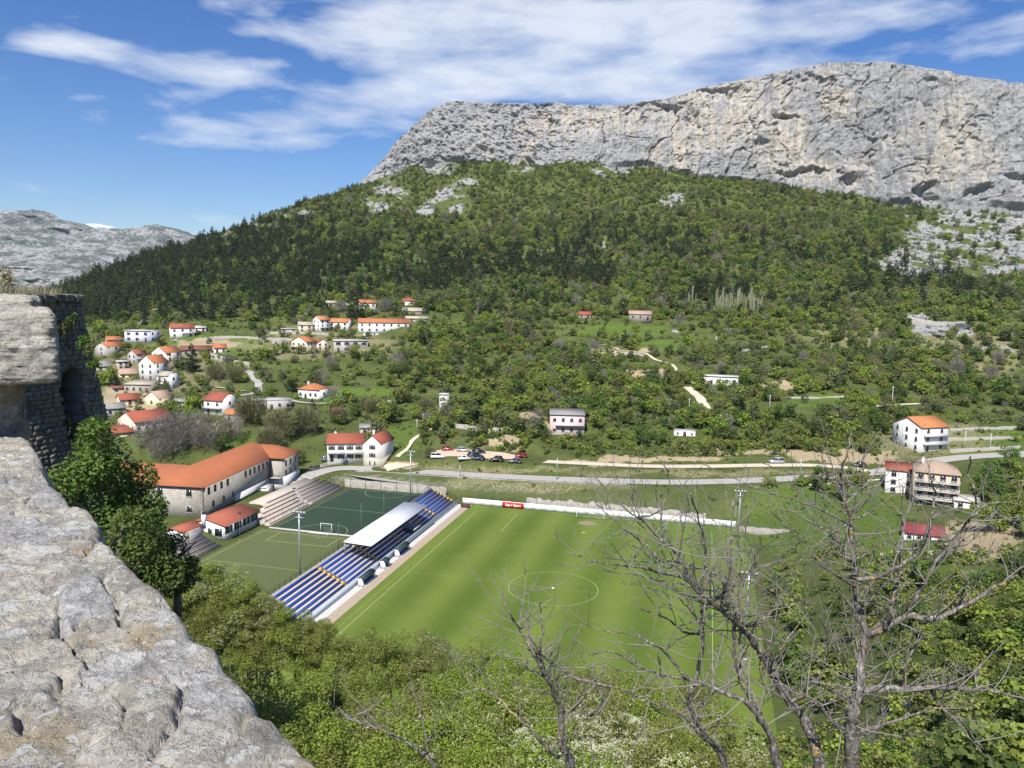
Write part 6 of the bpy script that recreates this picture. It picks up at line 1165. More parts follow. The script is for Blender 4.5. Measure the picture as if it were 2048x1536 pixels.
for row, (dy, Y, sc) in enumerate(((45, 47, .95), (90, 42, .9), (135, 38, .9), (180, 34, .85), (225, 31, .85), (270, 28, .8), (320, 26, .8), (370, 24, .75), (430, 24, .7))):
    for x in np.arange(320+25*(row % 2)+row*22, 1500, 74):
        y = tl(x)+dy+rnd.uniform(-16, 16)
        if y > 1600: continue
        edge_x = np.interp(y, [b_ for a, b_ in EDGE], [a for a, b_ in EDGE])
        if x < edge_x-60: continue
        zz = rnd.random(); k = 0 if zz < .42 else 1 if zz < .68 else 2 if zz < .86 else 4
        if 1000 < x < 1300 and y > 1420: k = 6 if rnd.random() < .75 else 4
        elif x < 620 and y < 1260: k = rnd.choice([2, 3, 3, 1])
        elif x > 1050: k = rnd.choice([4, 4, 0, 3, 2])
        elif 820 < x < 1000 and y < 1400: k = rnd.choice([2, 3, 4, 5, 0])
        bush(k, x+rnd.uniform(-18, 18), y, Y*rnd.uniform(.95, 1.06), sc*rnd.uniform(.85, 1.15))
for x, y, k in ((300, 1100, 1), (345, 1110, 3), (385, 1116, 3), (425, 1118, 2), (462, 1138, 3), (500, 1160, 2), (535, 1186, 3), (572, 1212, 1), (610, 1232, 2), (640, 1246, 0), (330, 1130, 2), (400, 1160, 3), (470, 1200, 3), (530, 1240, 0), (590, 1265, 1), (440, 1240, 2), (500, 1290, 0), (480, 1168, 1), (515, 1185, 2), (548, 1200, 3), (505, 1215, 0), (560, 1228, 0), (350, 1180, 0), (380, 1215, 2), (415, 1195, 0), (450, 1170, 0), (430, 1265, 1), (465, 1275, 2), (395, 1245, 0), (370, 1150, 2), (490, 1240, 2)): bush(k, x, y+rnd.uniform(-4, 8), rnd.uniform(35, 41), rnd.uniform(.6, .8))
# the big dark tree under the bastion
def big_tree(px, py, Y, h, r_, n, leaf, mat, lab, seed):
    p_ = atY(px, py, Y); rng = np.random.default_rng(seed); L = broad_lobes(rng, h, r_, 16, .2); P, d_ = lobe_pts(L, n, rng, .5); s_ = leaf*rng.uniform(.55, 1.3, n); V, F = cards(P, d_*.6+rng.normal(size=d_.shape)*.5+np.array([0, 0, .6]), s_, s_*.6, rng, .15); me = mk_mesh('crown', V, F); me.materials.append(mat)
    o = thing('broadleaf_tree', lab, 'tree', (p_[0], p_[1], p_[2]-h*.5)); link('crown', me, None, o); t_ = trunk_mesh('trunk', rng, h*.95, .2, 8, .6); t_.materials.append(BARK); link('trunk', t_, None, o)
big_tree(205, 985, 27, 6.2, 2.0, 12000, .165, LF_MID, 'dense dark green tree growing at the foot of the bastion', 401); big_tree(268, 1050, 29, 4.4, 1.25, 4600, .14, LF_OLIVE, 'pale flowering tree beside the dark tree by the school', 402); big_tree(250, 1120, 25, 4.5, 1.65, 7000, .14, LF_MID, 'dark green tree low down beside the parapet edge', 403); big_tree(352, 1128, 31, 3.4, 1.05, 4200, .12, LF_MID, 'green tree below the white clubhouse', 404)
# ------------------------------------------------------------------ bare trees in front
def barkmat():
    m = N('grey_lichened_bark'); p = m.pos(); n = m.noise(m.pos(1, (1, 1, .5)), 22, 6, .7); c = m.ramp(n, [(.3, (.055, .047, .042)), (.5, (.13, .115, .103)), (.7, (.27, .25, .23))])
    c = m.mix(m.math('MULTIPLY', m.thr(m.noise(p, 30, 4, .6), .55, .62), .6), c, (.46, .45, .40)); low = m.n('ShaderNodeSeparateXYZ', {'Vector': p}).outputs[2]
    o_ = m.math('MULTIPLY', m.thr(m.noise(p, 14, 5, .65), .56, .63), m.thr(m.noise(p, 1.3, 2, .5), .44, .56)); c = m.mix(m.math('MULTIPLY', o_, .85), c, (.48, .26, .035)); m.bsdf(c, .95, m.bump(n, .9, .02), .1); return m.m
M_BARK2 = barkmat(); M_TW2 = plain('grey_twig_bark', (.22, .20, .18), .9, .35, 9.0)
def bare_tree(label, limbs, Y, seed, base=None, twig=1.0, lean=.0):
    rng = np.random.default_rng(seed); p0 = atY(*limbs[0][0][0][:2], Y); gzv = gz(p0[0], p0[1]); root = thing('bare_tree', label, 'tree', (float(p0[0]), float(p0[1]), gzv)); O = np.array([p0[0], p0[1], gzv]); tw = MB(); paths = []
    for i, (pts, r0, r1) in enumerate(limbs):
        dY = Y+(rng.normal(0, .16) if i else 0); n = len(pts); dep = np.cumsum(rng.normal(0, .10, n)); dep -= dep[0]
        P = np.array([atY(a, b_, dY+dep[k]) for k, (a, b_) in enumerate(pts)]); P = spline(P, max(6, n*4))-O; P += rng.normal(0, .006, P.shape)
        if i == 0: P = np.concatenate([[[P[0, 0]+.15, P[0, 1]+.05, -.3]], P])
        rad = np.linspace(r0, r1, len(P))*Y/FOC*.37; rad = np.maximum(rad*np.linspace(1, .62, len(P)), min(r1, 4)*Y/FOC*.37); rad *= 1+.12*rng.normal(size=len(P)); b = MB().tube([tuple(q) for q in P], [max(.0042, x) for x in rad], 8 if r0 > 8 else 6); b.build('trunk' if i == 0 else 'limb', M_BARK2, root, True); paths.append((P, rad))
    def grow(p_, d_, L, r_, lev):
        k = 6; pts = [p_]; q = p_.copy(); dd = d_/np.linalg.norm(d_); cv = rng.normal(0, .10, 3)
        for j in range(k): dd = dd+cv*.5+rng.normal(0, .07, 3)+np.array([0, 0, .06]); dd /= np.linalg.norm(dd); q = q+dd*L/k; pts.append(q.copy())
        tw.tube([tuple(x) for x in pts], list(np.linspace(r_, r_*.45, k+1)), 4 if r_ > .005 else 3, False)
        if lev < 2:
            for j in range(rng.integers(1, 4 if lev == 0 else 3)):
                s_ = rng.integers(1, k); base_ = pts[s_]; nd = dd+rng.normal(0, .75, 3)*np.array([1, .6, 1]); grow(base_, nd, L*rng.uniform(.3, .6), r_*.62, lev+1)
    for (P, rad), (pts, r0, r1) in zip(paths, limbs):
        ln_ = np.linalg.norm(np.diff(P, axis=0), axis=1).sum(); cnt = int(ln_*7.0*twig)
        for j in range(cnt):
            k = rng.integers(max(1, len(P)//6), len(P)-1)
            if project(P[k]+O)[1] < 990 and rng.random() < .72: continue
            d_ = P[k]-P[k-1]; d_ /= max(1e-6, np.linalg.norm(d_)); nd = d_*.45+rng.normal(0, .7, 3)*np.array([1, .55, 1])+np.array([0, 0, .25]); grow(P[k], nd, rng.uniform(.18, .78), min(.0078, rad[k]*.62), 0)
    o = tw.build('twigs', M_TW2, root); o['kind'] = 'stuff'; return root
T1 = [([(1700, 1560), (1703, 1500), (1704, 1444), (1716, 1377), (1721, 1319), (1730, 1281), (1721, 1231), (1710, 1173), (1707, 1112), (1700, 1038), (1689, 993), (1683, 970)], 44, 9), ([(1683, 972), (1681, 946), (1690, 915), (1699, 886), (1702, 856), (1683, 838)], 9, 3),
 ([(1730, 1272), (1765, 1259), (1812, 1234), (1873, 1236), (1917, 1217), (1975, 1185), (2019, 1155), (2055, 1126)], 24, 10), ([(1768, 1258), (1780, 1225), (1789, 1188), (1797, 1144), (1803, 1100), (1804, 1060), (1804, 1027), (1805, 975)], 15, 4), ([(1815, 1223), (1844, 1173), (1865, 1135), (1888, 1103), (1921, 1061), (1943, 1034), (1953, 1005), (1948, 978), (1939, 953), (1942, 912)], 13, 4),
 ([(1710, 1160), (1757, 1153), (1794, 1135), (1830, 1112), (1853, 1061), (1865, 1027), (1871, 993), (1862, 960), (1858, 930)], 13, 4), ([(1707, 1401), (1730, 1383), (1800, 1377), (1859, 1374), (1917, 1376), (1990, 1383), (2060, 1400)], 26, 10), ([(1703, 1460), (1660, 1440), (1640, 1410), (1600, 1385), (1560, 1370)], 16, 5), ([(1707, 1120), (1740, 1105), (1770, 1085), (1790, 1062)], 6, 2), ([(1700, 1040), (1730, 1030), (1760, 1012), (1785, 990)], 7, 2),
 ([(1683, 975), (1660, 960), (1650, 935), (1640, 905)], 6, 2), ([(1689, 993), (1740, 975), (1790, 960), (1840, 955)], 6, 2), ([(1716, 1370), (1690, 1340), (1680, 1300), (1668, 1262)], 7, 3), ([(1943, 1034), (1975, 1010), (2010, 1006), (2048, 1012)], 7, 3), ([(1917, 1217), (1925, 1190), (1940, 1150), (1965, 1120), (1990, 1080)], 8, 2), ([(1859, 1374), (1880, 1410), (1910, 1440), (1950, 1490), (1990, 1530)], 10, 3), ([(1800, 1377), (1812, 1330), (1818, 1290), (1824, 1250)], 8, 2),
 ([(1704, 1470), (1760, 1450), (1830, 1430), (1880, 1415), (1930, 1450), (1970, 1500)], 12, 3), ([(1699, 1045), (1650, 1080), (1600, 1120), (1560, 1160)], 5, 2), ([(1681, 946), (1640, 950), (1580, 945), (1520, 925)], 5, 2), ([(1700, 1050), (1620, 1010), (1540, 985), (1450, 950), (1410, 930)], 7, 2), ([(1710, 1175), (1660, 1140), (1610, 1090), (1560, 1040), (1500, 990)], 8, 2)]
bare_tree('large bare grey tree with forked upright limbs on the right of the slope', T1, 7.0, 901, twig=1.0)
T2 = [([(1645, 1570), (1630, 1490), (1607, 1436), (1580, 1405), (1540, 1335), (1495, 1268), (1475, 1247), (1422, 1203), (1387, 1171), (1367, 1133), (1349, 1103), (1322, 1077), (1299, 1056), (1276, 1036), (1240, 1007), (1217, 983), (1190, 955)], 36, 3),
 ([(1375, 1152), (1334, 1147), (1288, 1136), (1244, 1131), (1173, 1118), (1132, 1103)], 10, 4), ([(1366, 1124), (1328, 1133), (1305, 1103), (1276, 1077), (1240, 1051), (1202, 1018), (1182, 998)], 9, 3), ([(1422, 1203), (1446, 1188), (1446, 1159), (1428, 1147), (1378, 1130), (1305, 1112), (1260, 1090)], 12, 3), ([(1481, 1253), (1516, 1250), (1540, 1224), (1570, 1206)], 13, 4), ([(1446, 1171), (1475, 1168), (1504, 1139), (1510, 1118), (1498, 1098)], 9, 3),
 ([(1384, 1385), (1393, 1352), (1405, 1282), (1405, 1224), (1408, 1165), (1408, 1089), (1393, 1027), (1380, 985)], 13, 4), ([(1381, 1364), (1343, 1320), (1305, 1285), (1267, 1270), (1217, 1262), (1170, 1250)], 9, 3), ([(1399, 1268), (1372, 1265), (1334, 1238), (1282, 1218)], 9, 4), ([(1390, 1360), (1293, 1341), (1264, 1326), (1223, 1303), (1170, 1311), (1118, 1317)], 9, 3), ([(1560, 1545), (1534, 1458), (1511, 1424), (1483, 1398), (1454, 1387), (1397, 1361)], 26, 14), ([(1456, 1545), (1443, 1509), (1409, 1469), (1392, 1435), (1375, 1401), (1384, 1375)], 24, 12),
 ([(1534, 1458), (1500, 1400), (1476, 1345), (1468, 1220), (1462, 1120), (1463, 1040), (1468, 1000)], 14, 5), ([(1545, 1490), (1512, 1405), (1484, 1340), (1480, 1240), (1478, 1150), (1490, 1080), (1494, 1010)], 9, 4), ([(1569, 1206), (1545, 1180), (1500, 1165)], 5, 2), ([(1539, 1335), (1560, 1300), (1590, 1260), (1625, 1215)], 9, 3), ([(1500, 1270), (1560, 1290), (1600, 1330), (1640, 1350)], 6, 2), ([(1276, 1036), (1320, 1020), (1338, 980), (1330, 935), (1300, 900)], 6, 3), ([(1349, 1103), (1330, 1060), (1315, 1010), (1312, 960)], 5, 2), ([(1580, 1405), (1620, 1380), (1650, 1330), (1655, 1280), (1640, 1230)], 9, 3), ([(1478, 1150), (1520, 1140), (1580, 1100), (1640, 1060)], 6, 2), ([(1422, 1203), (1370, 1190), (1310, 1160), (1240, 1145), (1200, 1140)], 7, 2), ([(1405, 1250), (1360, 1200), (1310, 1180), (1260, 1165)], 6, 2)]
bare_tree('leaning bare tree with orange lichen over the football pitch', T2, 7.4, 902, twig=1.15)
T3 = [([(1150, 1570), (1140, 1525), (1122, 1483), (1122, 1426), (1105, 1378), (1085, 1341), (1068, 1304), (1042, 1265), (1017, 1219), (1000, 1186)], 30, 3), ([(1077, 1307), (1085, 1270), (1082, 1228), (1079, 1200)], 7, 3), ([(1082, 1310), (1113, 1333), (1156, 1358), (1213, 1370), (1284, 1395), (1341, 1421), (1392, 1441)], 8, 10), ([(1102, 1370), (1099, 1327), (1103, 1284)], 7, 3), ([(1118, 1515), (1085, 1486), (1042, 1438), (1000, 1401), (975, 1384), (919, 1340), (905, 1298)], 12, 3), ([(885, 1560), (844, 1503), (803, 1478), (759, 1459), (700, 1434), (648, 1396)], 15, 4), ([(1178, 1432), (1193, 1421), (1199, 1370), (1182, 1350), (1159, 1293)], 8, 3), ([(1122, 1430), (1150, 1412), (1158, 1375), (1150, 1355)], 9, 4), ([(1068, 1304), (1040, 1290), (1005, 1270)], 5, 2), ([(1100, 1360), (1060, 1340), (1020, 1325)], 6, 2), ([(844, 1503), (870, 1450), (862, 1390), (858, 1360)], 5, 2), ([(1180, 1560), (1185, 1500), (1170, 1440), (1165, 1410)], 7, 3), ([(700, 1434), (760, 1420), (800, 1440), (815, 1480)], 5, 2)]
bare_tree('small dead grey tree with broken twigs among the flowering bushes', T3, 7.6, 903, twig=.8)
# ------------------------------------------------------------------ trees of the valley, one by one
def free(x, y, r_=0.0):
    for a, b_, c_ in EXCL:
        if (x-a)**2+(y-b_)**2 < (c_+r_)**2: return False
    u, v = UV(x, y)
    if -120 < u < 43 and -60 < v < 68 and not (u < -96): return False
    for c_, w_ in ROADC.values():
        if ((c_[::3, 0]-x)**2+(c_[::3, 1]-y)**2).min() < (w_/2+r_+1.2)**2: return False
    if ((LOT[::2, 0]-x)**2+(LOT[::2, 1]-y)**2).min() < 8.5**2: return False
    return True
LAB = {'broad_bright': ('broadleaf_tree', 'bright green broadleaf tree on the valley slope', 'tree'), 'broad_mid': ('broadleaf_tree', 'darker green broadleaf tree on the valley slope', 'tree'), 'broad_olive': ('broadleaf_tree', 'olive green open-crowned tree on the valley slope', 'tree'),
       'pine': ('pine_tree', 'dark pine tree on the valley slope', 'tree'), 'shrub_bright': ('shrub', 'bright green shrub on the valley slope', 'shrub'), 'bare': ('leafless_tree', 'grey leafless tree on the valley slope', 'tree'), 'willow': ('budding_tree', 'brownish budding tree on the valley slope', 'tree'), 'poplar': ('poplar_tree', 'slender pale poplar in the row at the pine wood edge', 'tree')}
def put(key, x, y, sc_, sz=None, place=None):
    base = key[:-1]; nm, lab, ct = LAB[base]; lab = lab.replace('on the valley slope', place) if place else lab; return plant(key, nm, x, y, sc_, lab, ct, lab.replace(' tree ', ' trees ').replace(' shrub ', ' shrubs '), sz=sz)
SPECIAL = [(385, 745, 'pine0', 14, 'lone dark conifer beside the church-like villa'), (228, 775, 'pine1', 8, 'dark conifer before the grey rendered house'), (540, 800, 'broad_mid0', 6.5, 'round green tree by the carport'), (870, 612, 'broad_olive1', 12, 'big pale-green domed tree above the hamlet'), (905, 610, 'broad_olive2', 11, 'second pale domed tree beside the hamlet'), (770, 625, 'bare0', 9.5, 'grey leafless tree among the hamlet roofs'), (772, 650, 'broad_olive0', 7, 'olive tree between the hamlet houses'), (1283, 893, 'broad_mid1', 9, 'large dark round tree above the car park bank'), (860, 916, 'willow0', 4.2, 'small round tree beside the white van'), (683, 625, 'bare1', 8, 'leafless brown tree by the field hut'), (500, 850, 'willow1', 11, 'brown-green budding tree behind the school, tallest'), (560, 880, 'willow2', 11, 'brown-green budding tree at the school corner'), (610, 868, 'willow0', 10, 'brown-green budding tree before the roadside house'), (540, 905, 'willow1', 9, 'budding tree against the school roof'), (345, 915, 'bare0', 10, 'bare grey tree behind the school roof'), (375, 900, 'bare1', 9.5, 'bare grey tree beside the hall'), (410, 905, 'bare0', 9.5, 'bare grey tree in the school yard'), (320, 925, 'bare1', 8.5, 'bare grey tree near the school wing'), (300, 905, 'bare0', 11, 'bare grey tree left of the hall annexe'), (332, 895, 'bare1', 11.5, 'tall bare grey tree between hall and school'), (362, 888, 'bare0', 11.5, 'second tall bare tree between hall and school'), (395, 885, 'bare1', 11, 'bare tree behind the school yard'), (428, 888, 'bare2', 11, 'brownish bare tree behind the school ridge'), (462, 885, 'bare0', 10, 'bare tree beside the budding trees'), (440, 905, 'broad_mid2', 6, 'dark green tree behind the school ridge'), (600, 930, 'broad_mid0', 5.5, 'dark tree by the school railing'), (430, 760, 'willow2', 8, 'budding tree in the garden below the villa'), (470, 765, 'willow0', 8, 'budding tree beside the winding track'), (455, 735, 'bare1', 6, 'small leafless tree by the field wall'), (1640, 985, 'broad_mid1', 8, 'round dark tree below the main road'), (1680, 1000, 'broad_bright1', 7, 'bright tree below the main road'), (345, 840, 'broad_mid2', 4.2, 'round green bush tree by the hall roof'), (395, 812, 'broad_bright0', 4.2, 'bright green tree in the yellow house garden')]
for px, py, key, h_, lab in SPECIAL:
    g = ground(px, py)[0]; base = key[:-1]; full = {'pine': 10, 'bare': 8, 'willow': 7.5, 'poplar': 14}.get(base, 6.5); plant(key, LAB[base][0], float(g[0]), float(g[1]), h_/full, lab, 'tree')
for px, py, tp in [(1377, 612, 588), (1384, 614, 575), (1391, 613, 590), (1352, 610, 592)]+[(1432+i*4.6+rnd.uniform(-1.5, 1.5), 622+rnd.uniform(-4, 10), 578+rnd.uniform(0, 24)) for i in range(21)]:
    g = ground(px, py)[0]; h_ = (py-tp)*g[1]/FOC; put('poplar%d' % rnd.randrange(2), float(g[0]), float(g[1]), h_/14*1.15)
ZN = [  # px range, py range, count, kinds, height range
 (760, 1420, 735, 860, 74, ['broad_bright', 'broad_bright', 'broad_bright', 'broad_bright', 'broad_mid'], (5.5, 9)), (1420, 1780, 790, 880, 26, ['broad_bright', 'broad_mid', 'broad_mid', 'broad_olive'], (5, 8)), (600, 860, 710, 850, 24, ['broad_mid', 'willow', 'bare', 'broad_bright', 'broad_mid'], (5, 8)),
 (870, 1340, 876, 900, 15, ['shrub_bright', 'broad_mid'], (2.5, 4.5)), (1340, 1740, 880, 915, 20, ['shrub_bright', 'broad_bright', 'broad_mid'], (3, 6)), (1600, 2060, 700, 830, 30, ['broad_bright', 'broad_mid', 'broad_olive', 'bare', 'broad_mid'], (5, 8)),
 (1100, 1600, 640, 740, 24, ['broad_bright', 'broad_mid', 'broad_olive', 'bare', 'pine'], (4.5, 8)), (860, 1100, 640, 740, 18, ['broad_olive', 'broad_mid', 'broad_bright', 'broad_mid'], (5, 9)), (1940, 2090, 930, 1080, 14, ['broad_bright', 'broad_mid'], (6, 10)), (1540, 1760, 960, 1010, 8, ['broad_bright', 'shrub_bright'], (3, 5)),
 (220, 560, 640, 860, 26, ['broad_mid', 'shrub_bright', 'broad_olive', 'willow', 'broad_bright'], (2.5, 5)), (1500, 2060, 1090, 1300, 26, ['shrub_bright', 'broad_mid', 'broad_olive', 'broad_bright'], (2.5, 5.5))]
PLACES = ['in the thick belt between pink house and bungalow', 'on the slope left of the orange-roof villa', 'between the hamlet and the transformer tower', 'on the bank above the parking lot', 'on the bank above the gravel track', 'on the scrub slope under the scree', 'on the terraces below the poplar row', 'on the terraces beside the hamlet', 'beyond the apartment house', 'in the meadow below the main road', 'in the village gardens', 'on the rough slope below the red-roofed shed']
cnt = 0
for (x0, x1, y0, y1, n, kinds, hr), place in zip(ZN, PLACES):
    got = 0; tries = 0
    while got < n and tries < n*14:
        k = 24; xs_ = [rnd.uniform(x0, x1) for _ in range(k)]; ys_ = [rnd.uniform(y0, y1) for _ in range(k)]; G = ground(xs_, ys_); fm_ = blobs(np.array(xs_), np.array(ys_), FIELDS)
        for g, f_ in zip(G, fm_):
            tries += 1
            if got >= n or not np.isfinite(g[1]) or (f_ > .5 and y0 < 1000): continue
            if not free(g[0], g[1], 1.6): continue
            h_ = rnd.uniform(*hr)
            if any((g[0]-a)**2+(g[1]-b_)**2 < (h_*.42)**2 for a, b_, _ in TREES): continue
            kd = rnd.choice(kinds); full = {'pine': 10, 'bare': 8, 'willow': 7.5, 'shrub_bright': 2.9}.get(kd, 6.5); put('%s%d' % (kd, rnd.randrange(3)), float(g[0]), float(g[1]), h_/full, rnd.uniform(.85, 1.15), place); got += 1
    cnt += got
# ------------------------------------------------------------------ woods and scrub too many to count
FK = []
def fk(me_c, cmat, h_, r_=None): FK.append(merged('wood', [(me_c, cmat)])); return len(FK)-1
K_PINE = [fk(crown_pine(500+i, 9, 2.5, 420, .85), m_, 9) for i, m_ in enumerate((LF_PINE, LF_PINE, LF_PINEB))]
K_BR = [fk(crown_broad(510+i, 5.5, 2.7, 380, .65, .1, .45), m_, 5.5) for i, m_ in enumerate((LF_MID, LF_BRIGHT, LF_OLIVE, LF_DARK, LF_YEL))]
K_SH = [fk(crown_broad(520+i, 2.0, 1.5, 150, .46, .05, .35, 6), m_, 2) for i, m_ in enumerate((LF_MID, LF_OLIVE, LF_BRIGHT, LF_GRAY, LF_YEL))]
K_BA = [fk(crown_bare(530+i, 6, 2.3, 420, .05), m_, 6) for i, m_ in enumerate((TWIG, TWIGB))]
rng = np.random.default_rng(77)
def field(n, y0, y1):
    Y = np.sqrt(rng.uniform(y0**2, y1**2, n)); t = rng.uniform(-.74, .76, n); return t*Y, Y
def emit(name, label, X, Yv, kinds_f, scl, mind_free=True, cat='trees', sink=.2, p_keep=None):
    Z = GH(X, Yv); PXs, PYs = project(np.stack([X, Yv, Z], 1)); keep = np.ones(len(X), bool)
    rkm = blobs(PXs, PYs, ROCKS); keep &= rng.random(len(X)) > np.clip(rkm*1.3, 0, .88)
    ce = np.interp(X/Yv, _tk[0], _tk[1]); onc = (PXs > 715) & (Yv > ce-6); keep &= ~onc
    if p_keep is not None: keep &= rng.random(len(X)) < p_keep(PXs, PYs, X, Yv)
    i0 = np.where(keep)[0]
    if mind_free: i0 = np.array([i for i in i0 if free(X[i], Yv[i], .3)], int)
    X, Yv, Z, PXs, PYs = X[i0], Yv[i0], Z[i0], PXs[i0], PYs[i0]; ix, sc_ = kinds_f(PXs, PYs, X, Yv, len(X))
    scatter(name, np.stack([X, Yv, Z-sink], 1), rng.random(len(X))*6.28, sc_*scl, ix, FK, label, cat); return len(X)
def pick(rules, n): 
    """rules: list of (probability array, indices)"""
    P = np.stack([np.broadcast_to(a, n) for a, _ in rules], 1).astype(float); P = np.cumsum(P/P.sum(1, keepdims=True), 1); u = rng.random(n)[:, None]; k = (u > P).sum(1).clip(0, len(rules)-1); out = np.zeros(n, int)
    for j, (_, idl) in enumerate(rules): m_ = k == j; out[m_] = rng.choice(idl, m_.sum())
    return out
def kinds_hill(px, py, X, Yv, n):
    cl = fbm(xyz(X/45, Yv/45), 3, .5, 91); low = np.clip((py-np.interp(px, [100, 500, 800, 1100, 1500, 1800, 2100], [440, 450, 455, 450, 470, 500, 480]))/40, 0, 1)
    left = np.clip((760-px)/200, 0, 1); pine = np.clip(.04+.62*low*(cl > -.12)+.5*left+.25*(cl > .3), 0, .95); up = 1-pine
    ix = pick([(pine, K_PINE), (up*.30, [K_BR[0], K_BR[3]]), (up*(.22+.25*(1-low)), [K_BR[1]]), (up*(.34+.3*(1-low)), [K_BR[2]]), (up*.09, K_BA), (up*.10, [K_BR[4]])], n); return ix, rng.lognormal(-.14, .26, n).clip(.45, 1.6)*np.where(py < 430, .75, 1.0)
X, Yv = field(25000, 455, 900); n1_ = emit('hillside_wood', 'mixed pine and broadleaf wood covering the mountainside below the cliff', X, Yv, kinds_hill, 1.0, False, 'wood', .4, lambda px, py, X, Y: np.clip((Y-440)/60, .15, 1))
def kinds_scrub(px, py, X, Yv, n):
    gr = np.clip(fbm(xyz(X/30, Yv/30), 3, .5, 95)+.5, 0, 1); return pick([(.3+0*gr, [K_SH[0]]), (.2+.3*(1-gr), [K_SH[1]]), (.35*gr+.12, [K_SH[2]]), (.10*(1-gr)+.02, [K_SH[3]]), (.18*gr, [K_SH[4]])], n), rng.uniform(.5, 1.25, n)
X, Yv = field(24000, 270, 860); emit('hillside_scrub', 'low scrub filling the gaps on the valley side', X, Yv, kinds_scrub, 1.0, True, 'scrub', .25, lambda px, py, X, Y: np.clip(1-.85*np.clip(blobs(px, py, FIELDS)+blobs(px, py, DIRT), 0, 1), 0, 1)*np.where(px < 780, np.where(py > 640, .5, 1), 1))
def kinds_mid(px, py, X, Yv, n):
    g_ = np.clip(fbm(xyz(X/25, Yv/25), 3, .5, 97)+.45, 0, 1); return pick([(.30*g_+.08, [K_BR[4]]), (.75*g_+.22, [K_BR[1]]), (.3+0*g_, [K_BR[0], K_BR[3]]), (.22+.2*(1-g_), [K_BR[2]]), (.12*(1-g_)+.03, K_BA), (.05+0*g_, K_PINE)], n), rng.lognormal(-.22, .28, n).clip(.4, 1.45)
X, Yv = field(9000, 262, 480); emit('terrace_woodland', 'young broadleaf woodland overgrowing the old terraces', X, Yv, kinds_mid, 1.0, True, 'wood', .3, lambda px, py, X, Y: np.where((px > 800), .8*np.clip(.75+1.9*fbm(xyz(X/32, Y/20), 3, .5, 150), .12, 1), .16)*(1-np.clip(blobs(px, py, FIELDS)*1.5+blobs(px, py, DIRT)*1.3, 0, .96)))
# low growth on the banks and the fortress slope
X, Yv = field(13000, 215, 300); emit('bank_shrubs', 'dense green shrubs on the bank above the car park and gravel track', X, Yv, lambda px, py, X, Y, n: (pick([(.4, [K_SH[0]]), (.1, [K_SH[1]]), (.5, [K_SH[2]]), (.25, [K_SH[4]])], n), rng.uniform(.55, 1.25, n)), 1.0, True, 'shrubs', .2, lambda px, py, X, Y: np.where((px > 850) & (px < 1760) & (py > 868) & (py < 912), np.clip(.55+1.6*fbm(xyz(X/8, Y/8), 3, .5, 131), .05, 1)*(1-.8*blobs(px, py, DIRT)), 0))
X, Yv = field(9500, 60, 300); emit('bank_weeds', 'weeds and low bushes on banks and meadows', X, Yv, lambda px, py, X, Y, n: (pick([(.35, [K_SH[0]]), (.3, [K_SH[1]]), (.3, [K_SH[2]]), (.12, [K_SH[4]])], n), rng.uniform(.18, .55, n)*np.where((py > 1150), 1.7, 1)), 1.0, True, 'weeds', .15, lambda px, py, X, Y: np.where(py > 1090, .8, np.where(px < 760, .5, .4)))
X, Yv = field(2600, 12, 75); emit('slope_undergrowth', 'dense undergrowth on the fortress slope', X, Yv, lambda px, py, X, Y, n: (pick([(.4, [K_SH[0]]), (.2, [K_SH[1]]), (.5, [K_SH[2]]), (.25, [K_SH[4]])], n), rng.uniform(.25, .6, n)), 1.0, False, 'undergrowth', .2, lambda px, py, X, Y: np.where(Y > 14, 1, 0))
X, Yv = field(5200, 45, 175); emit('rough_slope_bushes', 'bright bushes and saplings crowding the rough slope beside the pitch', X, Yv, lambda px, py, X, Y, n: (pick([(.3, [K_SH[0]]), (.12, [K_SH[1]]), (.5, [K_SH[2]]), (.4, [K_SH[4]]), (.14, [K_BR[1], K_BR[0]])], n), rng.uniform(.45, 1.05, n)), 1.0, True, 'bushes', .2, lambda px, py, X, Y: np.where((px > 1480) & (py > 1110), np.clip(fbm(xyz(X/9, Y/9), 3, .5, 99)*3+.62, .05, .95), 0))
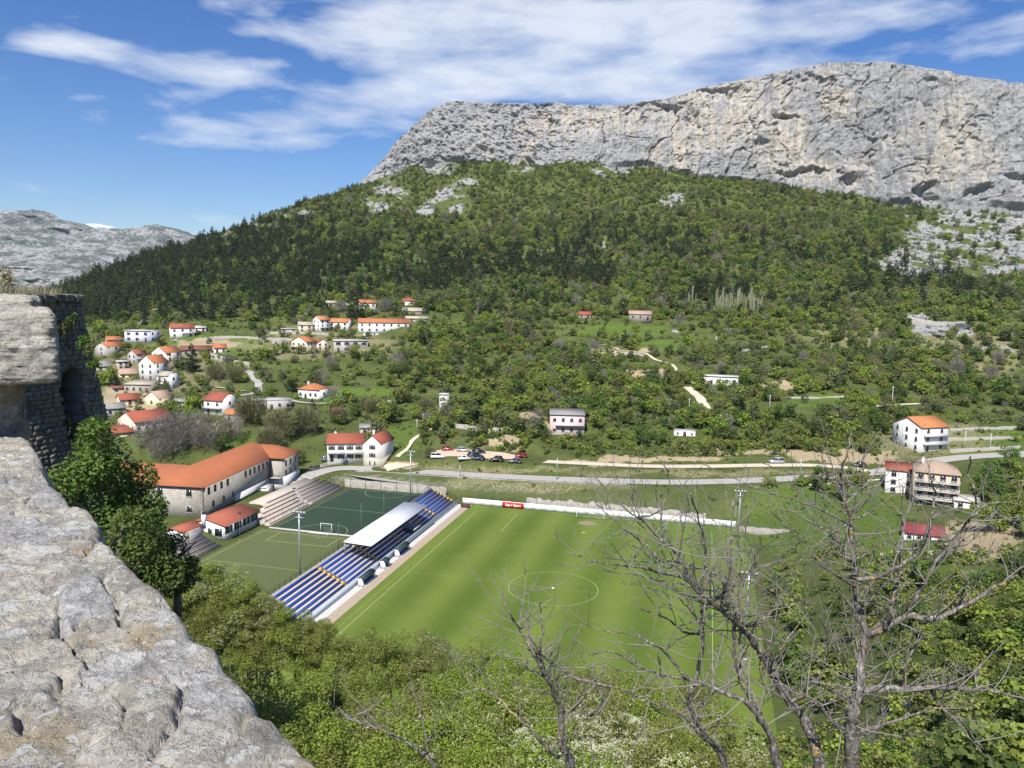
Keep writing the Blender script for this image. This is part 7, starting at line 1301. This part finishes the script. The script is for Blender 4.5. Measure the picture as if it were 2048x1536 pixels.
# bushes on the cliff brow and boulders of the scree
BO = []
for k in range(4):
    bm = bmesh.new(); r_ = np.random.default_rng(600+k); [bm.verts.new(r_.normal(0, 1, 3)*np.array([1.0, .8, .6])) for _ in range(16)]; bmesh.ops.convex_hull(bm, input=bm.verts[:]); me = bpy.data.meshes.new('boulder'); bm.to_mesh(me); bm.free(); me.materials.append(cliff_mat('boulder_stone%d' % k, False) if k == 0 else BO[0].materials[0]); BO.append(me)
X, Yv = field(26000, 400, 860); Z = GH(X, Yv); PXs, PYs = project(np.stack([X, Yv, Z], 1)); rkm = blobs(PXs, PYs, ROCKS); kk = rng.random(len(X)) < np.clip(rkm*.8*np.clip(fbm(xyz(X/11, Yv/11), 4, .6, 140)*3.2+np.where(PXs > 1700, .95, .45), 0, 1), 0, 1)+.006; X, Yv, Z = X[kk], Yv[kk], Z[kk]
scatter('scree_boulders', np.stack([X, Yv, Z-.1], 1), rng.random(len(X))*6.28, rng.lognormal(-.35, .55, len(X)).clip(.2, 2.4), rng.integers(0, 4, len(X)), BO, 'white limestone boulders of the scree', 'boulders')
sel = rng.integers(0, NU, 420); bx3 = top3[sel]; off = rng.random(420)**2*18; bp = bx3+np.stack([0*off, 3+off, -.4+0*off], 1)
fc = rng.integers(0, len(Pf), 500); fc = fc[(np.repeat(np.arange(NV+14), NU)[fc] < NV)][:260]; bp = np.concatenate([bp, Pf[fc]+np.array([0, -.4, -.6])])
scatter('cliff_bushes', bp, rng.random(len(bp))*6.28, rng.uniform(.5, 1.25, len(bp)), rng.choice([K_SH[0], K_SH[1], K_SH[0]], len(bp)), FK, 'dark bushes dotted along the cliff brow and ledges', 'bushes')
# ------------------------------------------------------------------ thin spring haze
hz_ = MB().box(-4600, 4600, -400, 5900, -260, 640).build('haze', None); hz_['kind'] = 'stuff'; hz_['label'] = 'thin bluish haze in the valley air'; hz_['category'] = 'haze'
m = N('haze_air'); v = m.n('ShaderNodeVolumePrincipled', {'Color': (.80, .88, 1.0, 1), 'Density': .00004, 'Anisotropy': .2}); m.t.links.new(v.outputs[0], m.out.inputs['Volume']); hz_.data.materials.append(m.m)
bpy.context.view_layer.update()
